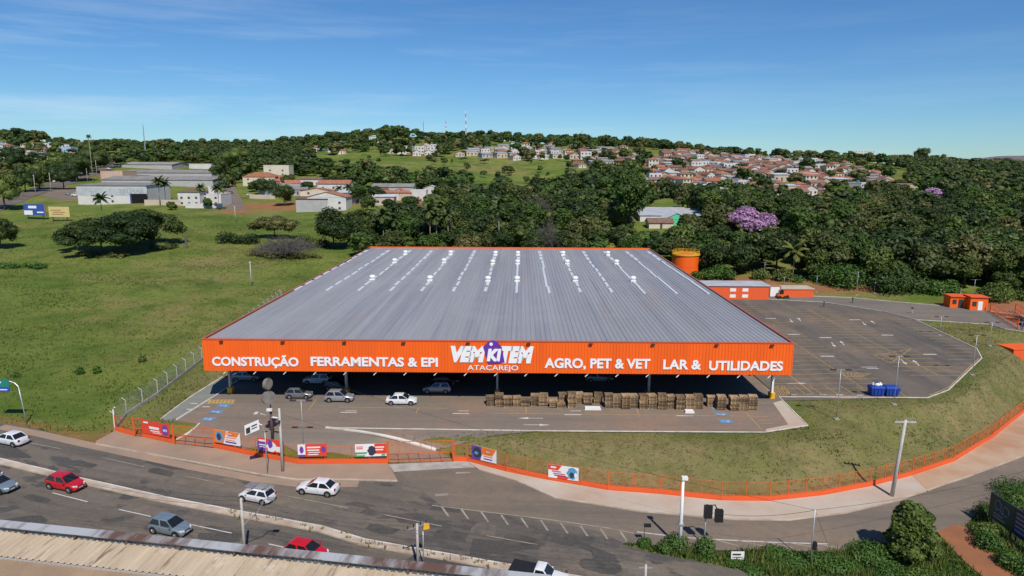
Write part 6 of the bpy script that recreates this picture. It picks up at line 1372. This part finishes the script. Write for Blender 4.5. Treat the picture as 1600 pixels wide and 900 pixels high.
    for s in (-1, 1):
        out.append(('headlight', MB().hexa([(hl - .22, s * w * .5, .6), (hl - .015, s * w * .42, .56), (hl - .1, s * w * .76, .58), (hl - .3, s * w * .84, .64), (hl - .25, s * w * .5, .72), (hl - .08, s * w * .42, .68), (hl - .14, s * w * .76, .7), (hl - .33, s * w * .84, .76)]).mesh('headlight', M['lamp_glass'])))
        out.append(('tail_light', MB().box(-hl - .004, -hl + .12, s * w * .72 - .12, s * w * .72 + .12, .72, .94).mesh('tail_light', M['tail'])))
        out.append(('mirror', MB().box(xa - .3, xa - .16, s * (w + .06) - .09, s * (w + .06) + .09, zb + .0, zb + .13).mesh('mirror', paint)))
        out.append(('door_seam', MB().box(xm0 - .008, xm0 + .008, s * w - .005, s * w + .006, .4, zb - .1).mesh('door_seam', M['black'])))
    out.append(('number_plate', MB().box(hl - .005, hl + .012, -.2, .2, .42, .53).mesh('number_plate', M['plate']))); out.append(('number_plate', MB().box(-hl - .012, -hl + .005, -.2, .2, .55, .66).mesh('number_plate', M['plate'])))
    out.append(('grille', MB().box(hl - .03, hl + .006, -w * .36, w * .36, .58, .66).mesh('grille', M['black']))); out.append(('bumper_strip', MB().box(hl - .03, hl + .004, -w * .45, w * .45, .36, .41).mesh('bumper_strip', M['black'])))
    return out
_car = {}
def car(paint, kind, px, py, ang, label, z=None, road=True, group=None, scale=1.):
    key = (paint, kind)
    if key not in _car: _car[key] = car_proto(M['car_' + paint], kind)
    p = R(px, py) if road else G(px, py); lo = (p.x, p.y, (p.z if road else 0) + .06)
    if z == 'T': p = T(px, py); lo = (p.x, p.y, p.z + .25)
    t = thing('pickup_truck' if kind == 'pickup' else 'car', label, 'pickup' if kind == 'pickup' else 'car', lo, ang, group); t.scale = (scale,) * 3; last = None
    for nm, me in _car[key]:
        o = addmesh(nm, me, last if nm == 'rim' else t)
        if nm == 'wheel': last = o
    if road and z is None: t.rotation_euler = (0, math.atan(-ZB * math.cos(ang)), ang)
    return t
gr = 'cars driving on the main road'
car('white', 'sedan', 17, 693, RROT + math.pi, 'white sedan at the left edge on the far carriageway', group=gr, scale=1.03)
car('red', 'hatch', 104, 763, RROT, 'red hatchback on the near carriageway at the left', group=gr, scale=1.08)
car('bluegrey', 'hatch', 267, 832, RROT, 'silver blue hatchback with lowered window in the middle of the near carriageway', group=gr, scale=1.06)
lad = car('white', 'hatch', 402, 782, RROT + math.pi, 'white hatchback carrying ladders on its roof rack', group=gr, scale=1.0)
car('white', 'sedan', 497, 770, RROT + math.pi + .12, 'white sedan close to the sidewalk before the banners', group=gr, scale=1.03)
car('red', 'hatch', 480, 872, RROT, 'red car partly hidden behind the foreground roof edge', group=gr, scale=1.05)
car('white', 'pickup', 842, 912, RROT, 'white pickup with dark bed at the bottom edge', group=gr)
car('bluegrey', 'sedan', -4, 765, RROT, 'blue grey car cut by the left picture edge', group=gr, scale=1.03)
car('maroon', 'hatch', -22, 748, RROT, 'dark red vehicle cut by the left picture edge behind the blue grey one', group=gr)
t = thing('roof_ladder_rack', 'aluminium ladders strapped on the roof of the white hatchback', 'ladder', lad.location, lad.rotation_euler.z); mb = MB()
for y in (-.5, -.18, .14, .5): mb.bar((-1.9, y, 1.66), (1.1, y, 1.66), .05, .07)
for k in range(11): mb.bar((-1.8 + .28 * k, -.5, 1.66), (-1.8 + .28 * k, .5, 1.66), .035, .035)
mb.build('ladder_frame', M['galv'], t); mb = MB(); [mb.box(x - .03, x + .03, -.55, .55, 1.5, 1.62) for x in (-1.1, .2)]; mb.build('rack_bar', M['darkmetal'], t)
gr = 'cars parked under the store canopy'
car('white', 'sedan', 628, 631, BROT, 'white sedan parked in the sun before the canopy shade', road=False, group=gr)
car('silver', 'hatch', 531, 626.5, BROT, 'silver hatchback parked at the edge of the canopy shade', road=False, group=gr, scale=1.08)
car('greycar', 'hatch', 468, 621.5, BROT, 'grey hatchback parked behind the round disc totem', road=False, group=gr)
car('silver', 'sedan', 386, 594, BROT, 'pale car deep in the shade behind the left column', road=False, group=gr)
car('white', 'suv', 496, 599, BROT + math.pi, 'pale sport utility car deep in the shade', road=False, group=gr)
car('dark', 'hatch', 527, 609, BROT, 'dark hatchback in the shade behind the second column', road=False, group=gr)
car('silver', 'suv', 683, 613, BROT + math.pi, 'silver car in the shade right of the white sedan', road=False, group=gr)
car('maroon', 'sedan', 695, 600, BROT, 'dark red car in the shade behind the silver one', road=False, group=gr)
car('silver', 'sedan', 936, 596, BROT, 'pale car in the shade behind the pallet stacks', road=False, group=gr)
gr = 'small distant cars of avenue and side street'
av = math.atan2(T(60, 303).y - T(5, 320).y, T(60, 303).x - T(5, 320).x)
for px, py, pt, kd, a_, lb in ((8, 309, 'white', 'sedan', av, 'white car on the avenue at the left edge'), (17, 308.5, 'dark', 'sedan', av, 'dark car on the avenue behind the white one'), (107, 305, 'silver', 'hatch', .3, 'silver car parked beside the tile shop'), (118, 307, 'white', 'suv', .2, 'white car parked at the tile shop wall'), (124, 303.5, 'white', 'hatch', .2, 'second white car parked at the tile shop wall'),
    (86, 285, 'white', 'suv', av, 'white van like car on the far avenue'), (170, 265, 'white', 'sedan', .8, 'white car far up the avenue'), (176, 260, 'silver', 'hatch', .8, 'silver car far up the avenue'), (190, 250, 'white', 'hatch', .8, 'small white car farthest up the avenue'), (361, 303, 'silver', 'hatch', 1.5, 'silver car in the side street'), (356, 312, 'white', 'hatch', 1.5, 'white car in the side street'), (390, 306, 'white', 'sedan', 1.4, 'white car beside the shed lot')):
    car(pt, kd, px, py, a_, lb, z='T', group=gr)
drape('avenue', [T(*p) for p in [(-40, 326), (0, 313), (52, 295), (90, 280), (150, 262), (190, 246), (199, 246), (180, 262), (150, 274), (104, 290), (62, 304), (20, 321), (-20, 338)]], .14, M['a2'] if 'a2' in M else A_road, step=6)
drape('side_street', [T(*p) for p in [(352, 328), (350, 302), (352, 282), (362, 281), (371, 300), (386, 328)]], .12, A_side, step=5)
drape('shop_forecourt', [T(*p) for p in [(60, 305), (105, 291), (124, 300), (124, 311), (90, 312)]], .12, A_side, step=5)

# ---------------------------------------------------------------- people
def person(label, px, py, shirt, trousers, pose=0, rz=0):
    me = bpy.data.meshes.new('body'); s = (1 if pose else -1) * .12
    J = [(0, 0, .98), (0, 0, 1.2), (0, 0, 1.42), (0, 0, 1.52), (0, .02, 1.66), (.1, 0, .92), (.12, s, .5), (.12, -s * .6, .08), (.12, -s * .6 - .14, .04), (-.1, 0, .92), (-.12, -s, .5), (-.12, s * .8, .08), (-.12, s * .8 - .14, .04), (.2, 0, 1.4), (.26, .04, 1.12), (.24, -.1, .88), (-.2, 0, 1.4), (-.26, .02, 1.12), (-.25, -.12, .9), (.24, -.12, .8), (-.25, -.15, .82)]
    E = [(0, 1), (1, 2), (2, 3), (3, 4), (0, 5), (5, 6), (6, 7), (7, 8), (0, 9), (9, 10), (10, 11), (11, 12), (2, 13), (13, 14), (14, 15), (15, 19), (2, 16), (16, 17), (17, 18), (18, 20)]
    rr = [.15, .15, .16, .06, .105, .1, .065, .045, .04, .1, .065, .045, .04, .07, .048, .036, .07, .048, .036, .03, .03]
    me.from_pydata(J, E, []); me.update(); o = bpy.data.objects.new('b', me); COL.objects.link(o); m_ = o.modifiers.new('s', 'SKIN'); m2 = o.modifiers.new('u', 'SUBSURF'); m2.levels = 1
    for i, v in enumerate(me.skin_vertices[0].data): v.radius = (rr[i], rr[i] * .85); v.use_root = i == 0
    dg = bpy.context.evaluated_depsgraph_get(); nm = bpy.data.meshes.new_from_object(o.evaluated_get(dg)); bpy.data.objects.remove(o); nm.materials.clear()
    for q in (M['skin'], pm('shirt', shirt, tuple(x * .85 for x in shirt), .9), pm('trousers', trousers, tuple(x * .85 for x in trousers), .9), M['black']): nm.materials.append(q)
    for f in nm.polygons:
        z = f.center.z; x = abs(f.center.x); f.material_index = 3 if (z > 1.7 or z < .07) else 2 if (z < .98 and x < .22) else 1 if z < 1.5 and not (x > .21 and z < 1.12) else 0; f.use_smooth = True
    g = G(px, py); t = thing('person', label, 'person', (g.x, g.y, .06), rz, 'people walking behind the car park'); addmesh('body', nm, t)
person('person in dark clothes walking on the rear car park', 1287, 480, (.03, .03, .04), (.03, .03, .035), 1, .6)
person('person in dark blue clothes walking by the rear kerb', 1332, 474, (.03, .04, .08), (.04, .04, .06), 0, 1.4)
person('person with white trousers walking on the service road', 1425, 490, (.05, .05, .06), (.55, .55, .52), 1, -.5)
person('person in blue shirt standing by the exit gate', 1596, 516, (.04, .08, .25), (.04, .04, .05), 0, .2)
person('person in red trousers between the gatehouse blocks', 1513, 483, (.5, .1, .05), (.25, .05, .03), 0, .9)

# ---------------------------------------------------------------- foreground roof
e0, e1 = G(-60, 808.5, 6.6), G(860, 901, 6.6); d = (e1 - e0).normalized(); nrm = Vector((d.y, -d.x, 0)); Lr = (e1 - e0).length
t = thing('foreground_shed', 'weathered beige metal roofed shed along the near road side', 'shed', (e0.x, e0.y, 0), math.atan2(d.y, d.x))
# local: x along the gutter, -y towards the camera
m = bpy.data.materials.new('weathered_roof_sheets'); n, l = nodes(m); p = n['Principled BSDF']; p.inputs['Roughness'].default_value = .75; p.inputs['Metallic'].default_value = .1
cc = n.new('ShaderNodeTexCoord').outputs['Object']
c = mixnode(n, l, noise(n, l, cc, .8, 6, .7, .35, .65, (1, .15, 1)), (.56, .455, .33), (.44, .345, .24)); c = mixnode(n, l, noise(n, l, cc, 1.6, 4, .7, .58, .7, (1, .05, 1)), c, (.2, .13, .085)); c = mixnode(n, l, noise(n, l, cc, .5, 6, .7, .58, .72), c, (.62, .55, .44)); l.new(c, p.inputs['Base Color'])
m2 = bpy.data.materials.new('brown_roof_sheets'); n, l = nodes(m2); p = n['Principled BSDF']; p.inputs['Roughness'].default_value = .85
cc = n.new('ShaderNodeTexCoord').outputs['Object']; c = mixnode(n, l, noise(n, l, cc, .4, 7, .7, .35, .65), (.36, .25, .155), (.27, .185, .12)); c = mixnode(n, l, noise(n, l, cc, .16, 5, .7, .56, .64, (1, .4, 1)), c, (.3, .28, .24)); l.new(c, p.inputs['Base Color'])
mb = MB()
def up_f(s, q): return ((s, -.5, 6.08 + q), (s, -3.05, 5.76 + q))
corr(mb, 0, Lr, .52, .1, up_f); mb.build('upper_roof', m, t)
mb = MB(); corr(mb, 0, Lr, .4, .05, lambda s, q: ((s, -2.95, 5.55 + q), (s, -22, 4.6 + q))); mb.build('lower_roof', m2, t)
mb = MB(); mb.box(0, Lr, -.3, -.08, -.5, 6.45); mb.box(0, Lr, -22, -21.8, -3, 4.1); mb.box(-.2, -.0, -22, -.1, -3, 4.9); mb.box(Lr, Lr + .2, -22, -.1, -3, 4.9); mb.box(0, Lr, -3.0, -2.88, 4.9, 5.7); mb.build('wall', M['w_grey'], t)
mb = MB(); corr(mb, 0, Lr, .3, .03, lambda s, q: ((s, -.32 - q, 6.0), (s, -.32 - q, 6.44))); mb.build('parapet_cladding', pm('zinc_cladding', (.3, .33, .35), (.22, .22, .22), .5, .4, scale=.5), t)
cm = bpy.data.materials.new('rusting_coping'); n, l = nodes(cm); p = n['Principled BSDF']; p.inputs['Roughness'].default_value = .6; cc = n.new('ShaderNodeTexCoord').outputs['Object']; c = mixnode(n, l, noise(n, l, cc, .12, 6, .7, .47, .56, (1, .2, 1)), (.4, .41, .42), (.13, .07, .05)); l.new(c, p.inputs['Base Color'])
mb = MB(); rj = random.Random(9); x = 0
while x < Lr: x2 = min(Lr, x + 6); k = rj.uniform(-.04, .04); mb.hexa([(x, -.62 + k, 6.5), (x2 + .05, -.62 - k, 6.5), (x2 + .05, .15, 6.5), (x, .15, 6.5), (x, -.62 + k, 6.62 + k * .3), (x2 + .05, -.62 - k, 6.6), (x2 + .05, .15, 6.64), (x, .15, 6.66)]); x = x2 + .06
mb.build('coping', cm, t); x = 1.8
while x < Lr - 1: MB().bar((x, -.42, 6.45), (x, -.62, 6.12), .14, .1).build('bracket', M['rust'], t); x += 4.35

# ---------------------------------------------------------------- verge greenery
RNG = np.random.default_rng(77)
b = R(1419, 876); VR = 46 * b.y / 1067; VH = zat(b.x, b.y, 786) - b.z; VL = []
for i in range(44):
    q = i / 43; a = i * 2.4; rr_ = VR * (.86 - .62 * q ** 1.6) * RNG.uniform(.35, 1.08); s_ = VR * RNG.uniform(.13, .27); VL.append(((rr_ * math.cos(a), rr_ * math.sin(a), VH * (.2 + .7 * q)), (s_, s_, s_ * .8)))
tr = make_tree('verge_tree', 'leafy dark green tree on the verge at the lower right', 'round', 46 * b.y / 1067, zat(b.x, b.y, 786) - b.z, 13000, .2, 'leaf_mid', 61, lobes=VL, tr=.16, core=.5, spread=(.6, 1.35)); tr.location = b
vg = [R(*p) for p in [(978, 850), (1030, 856), (1110, 861), (1310, 864), (1372, 856)]]
def bush(name, label, px, py, w, h, leaf, n, size, seed, group=None):
    c = R(px, py); hedge(name, label, [c, c + Vector((w * .6, .1, 0))], w, h, leaf, n, size, seed)
for i, (px, py, w, h, lf, lb) in enumerate(((1004, 852, .9, 1.0, 'weed', 'small weed clump at the tip of the verge'), (1040, 860, 1.5, 1.5, 'weed', 'weed clump left of the white camera pole'), (1098, 866, 1.3, 1.7, 'weed', 'bright tall grass clump below the traffic light'), (1150, 886, 2.2, .6, 'weed', 'low weeds around the small notice board'), (1215, 876, 2.4, .9, 'weed', 'weeds left of the thin dark pole'), (1290, 884, 2.6, 1.0, 'weed', 'weeds right of the thin dark pole'),
    (1330, 880, 2.6, 1.5, 'weed', 'tall weeds left of the verge tree'), (1362, 866, 1.5, 1.6, 'leaf_mid', 'dark shrub leaning against the verge tree'), (1380, 896, 3.0, 1.2, 'weed', 'bright weeds below the verge tree'), (1440, 912, 3, 1.0, 'weed', 'bright low weeds at the bottom edge'),
    (1530, 838, 1.8, 1.9, 'weed', 'leafy shrub left of the dark green billboard'), (1550, 862, 2, 2.0, 'weed', 'leafy shrub below the dark green billboard'), (1580, 886, 2.1, 2, 'weed', 'leafy shrub below the dark blue billboard'), (1605, 905, 2.2, 2, 'weed', 'leafy shrub at the bottom right corner'), (1535, 812, 1.6, 1.8, 'leaf_mid', 'dark shrub beside the billboard edge'), (1590, 800, 3.2, 2.6, 'weed', 'broad shrub behind the dark green billboard'), (1622, 812, 3.2, 2.8, 'weed', 'broad shrub behind the dark blue billboard'), (1600, 782, 2.8, 2, 'weed', 'shrub at the right edge by the side road'))):
    bush('shrub', lb, px, py, w * .8, h * .62, lf, int(900 * w), .13, 300 + i)
def blades(name, label, pts, hmin, hmax, mat, wd, per=3, seed=0):
    n_ = len(pts); r = np.random.default_rng(seed); X, Y = pts[:, 0], pts[:, 1]; Z = terr(X, Y) - .03
    vs, fs = [], []
    for k in range(per):
        a = r.uniform(0, 6.28, n_); h = r.uniform(hmin, hmax, n_); lean = r.uniform(.15, .6, n_) * h; la = r.uniform(0, 6.28, n_); w = wd * r.uniform(.6, 1.4, n_)
        ox, oy = r.normal(0, wd * 1.2, n_), r.normal(0, wd * 1.2, n_)
        A = np.stack([X + ox - np.cos(a) * w, Y + oy - np.sin(a) * w, Z], 1); B = np.stack([X + ox + np.cos(a) * w, Y + oy + np.sin(a) * w, Z], 1); C = np.stack([X + ox + np.cos(la) * lean, Y + oy + np.sin(la) * lean, Z + h], 1)
        vs.append(np.stack([A, B, C], 1).reshape(-1, 3))
    Vv = np.concatenate(vs); i = np.arange(len(Vv)).reshape(-1, 3); Ff = np.concatenate([i, i[:, 2:]], 1); tone = np.repeat(np.tile(r.random(n_) * .6 + .35 * np.sin(X * .05 + Y * .04) ** 2, per), 3)
    o = addmesh(name, arr_mesh(name, Vv, Ff, M[mat], tone)); tag(o, label, 'grass', kind='stuff'); return o
def scatter(n_, x0, x1, y0, y1, fn, seed, ypow=1.):
    r = np.random.default_rng(seed); X = r.uniform(x0, x1, n_); Y = y0 + (y1 - y0) * r.random(n_) ** ypow; k = fn(X, Y, r); return np.stack([X[k], Y[k]], 1)
bt = [(p.x, p.y) for p in (L2W(-hw - 2, 0), L2W(hw + 2, 0), L2W(hw + 2, BD + 2), L2W(-hw - 2, BD + 2))]
sheets_near = [s for s in SHEETS]
def free(X, Y):
    k = ~inside(X, Y, PAD) & ~inside(X, Y, bt)
    for s in sheets_near: k &= ~inside(X, Y, s)
    return k
def fieldfn(X, Y, r):
    k = free(X, Y) & ~inside(X, Y, ROADREG) & (X < -8); px = 800 + 1067 * X / Y; k &= (px > -60) & (px < 620)
    c = .5 + .5 * np.sin(X * .045 + 1.3 * np.sin(Y * .03)) * np.cos(Y * .05 + .8 * np.sin(X * .06)); return k & (r.random(len(X)) < .25 + .75 * c)
blades('field_grass', 'tall green grass growing over the open field', scatter(80000, -250, -10, 85, 330, fieldfn, 1, 1.35), .12, .42, 'grassblade', .13, 2, 1)
def bankfn(X, Y, r):
    dR = seg_dist(X, Y, FENCE, False); k = free(X, Y) & ~inside(X, Y, ROADREG) & (X > -16) & (Y < 170); return k & (r.random(len(X)) < .8)
blades('bank_grass', 'dry mown grass on the bank around the store yard', scatter(55000, -16, 110, 74, 150, bankfn, 2), .06, .2, 'dryblade', .09, 2, 2)
def vergefn(X, Y, r):
    vp = [(p.x, p.y) for p in [R(*q) for q in [(976, 850), (1031, 854), (1110, 861), (1315, 863), (1400, 850), (1464, 834), (1490, 862), (1560, 925), (1260, 915), (1171, 894), (1075, 874), (1018, 863)]]]
    vp2 = [(p.x, p.y) for p in [R(*q) for q in [(1509, 824), (1518, 814), (1560, 782), (1620, 745), (1700, 800), (1660, 930), (1600, 905), (1560, 868)]]]
    return inside(X, Y, vp) | inside(X, Y, vp2)
blades('verge_grass', 'rough green grass on the road verge', scatter(90000, 10, 75, 48, 95, vergefn, 3), .15, .6, 'weed', .06, 2, 3)
def tuftfn(X, Y, r):
    k = free(X, Y) & ~inside(X, Y, ROADREG) & (X > -16) & (Y < 150); c = np.sin(X * .23 + 2 * np.sin(Y * .17)) * np.cos(Y * .31 + X * .07); return k & (r.random(len(X)) < np.clip(c - .25, 0, 1))
blades('bank_weeds', 'darker green weed tufts scattered over the bank', scatter(60000, -16, 110, 74, 150, tuftfn, 8), .08, .28, 'grassblade', .1, 2, 8)
def clumpfn(X, Y, r):
    k = free(X, Y) & ~inside(X, Y, ROADREG) & (X < -8); px = 800 + 1067 * X / Y; k &= (px > -60) & (px < 600); c = np.sin(X * .11 + 2.2 * np.sin(Y * .07)) * np.cos(Y * .13 + 1.5 * np.sin(X * .05)); return k & (r.random(len(X)) < np.clip(c - .35, 0, 1))
blades('field_weeds', 'taller dark weed tufts scattered over the field', scatter(120000, -250, -10, 85, 330, clumpfn, 9, 1.3), .18, .5, 'grassblade', .16, 2, 9)
for i, (px, py, lb) in enumerate(((118, 585, 'low leafy weed in the field near the direction sign'), (146, 583, 'larger leafy weed in the field near the direction sign'), (20, 590, 'weed clump in the field at the left edge'), (215, 565, 'weed clump in the field before the bent post fence'))):
    c = T(px, py); hedge('shrub', lb, [c, c + Vector((1.2, .2, 0))], .7, .9, 'weed', 420, .16, 900 + i)
def tallfn(X, Y, r): return vergefn(X, Y, r) & (np.sin(X * .8 + 2 * np.sin(Y * .6)) * np.cos(Y * .9) + r.normal(0, .3, len(X)) > .35)
blades('verge_weeds', 'tall weeds and grasses on the road verge', scatter(60000, 10, 75, 48, 95, tallfn, 13), .4, 1.1, 'grassblade', .07, 2, 13)
# weeds along the median
mp_ = along([R(*p) for p in med_px] if 'med_px' in globals() else med, .6)
mp2 = np.array([(p.x + RNG.normal(0, .3), p.y + RNG.normal(0, .3)) for p in mp_ for _ in range(3) if p.x > -30 and RNG.random() < .35]); blades('median_weeds', 'dry weeds growing on the median strip', mp2, .25, .5, 'dryblade', .07, 4, 4).location.z = .18

# ---------------------------------------------------------------- overhead cables
def cable(label, a, b, sag=.6, r=.014):
    a, b = Vector(a), Vector(b); pts = [a.lerp(b, i / 14) - Vector((0, 0, sag * 4 * (i / 14) * (1 - i / 14))) for i in range(15)]; o = MB().tube(pts, r, 4).build('cable', M['darkmetal']); tag(o, label, 'cable', 'overhead cables'); return o
p383, p653 = R(383, 872), R(653, 884); ztop = lambda p, py: zat(p.x, p.y, py)
A_ = Vector((p383.x, p383.y, ztop(p383, 783))); B_ = Vector((p653.x, p653.y, ztop(p653, 822))); ex = B_ + (B_ - A_) * 1.2; wx = A_ - (B_ - A_) * 1.1
for k, s in enumerate((-.8, 0, .8)):
    o_ = Vector((0, s * .6, s * .2)); nm = ('lower', 'middle', 'upper')[k]; cable(f'{nm} road cable between the two near poles', A_ + o_, B_ + o_); cable(f'{nm} road cable leaving the frame at the right bottom', B_ + o_, ex + o_); cable(f'{nm} road cable leaving the frame at the left', wx + o_, A_ + o_)
p1266 = R(1266, 882); q1 = Vector((p1266.x, p1266.y, ztop(p1266, 797))); p1100 = R(1100, 852); q0 = Vector((p1100.x, p1100.y, ztop(p1100, 800))); cable('cable from traffic light to thin dark pole', q0, q1, .5, .018)
r1 = xz(1480, 850, 72) if False else R(1500, 800); cable('cable from thin dark pole towards the dark billboards', q1, (r1.x + 10, r1.y + 2, r1.z + 4.5), .6, .018)
s0 = R(860, 760); cable('long cable across the side road to the thin dark pole', (s0.x - 30, s0.y + 12, s0.z + 9), q1, 1.0, .014); cable('stay wire of the thin dark pole', q1, R(1305, 884) + Vector((0, 0, .1)), .02, .014)
t0 = T(426, 690); cable('cable from the disc totem into the yard', (t0.x, t0.y, ztop(t0, 642)), G(512, 668), .1, .014)
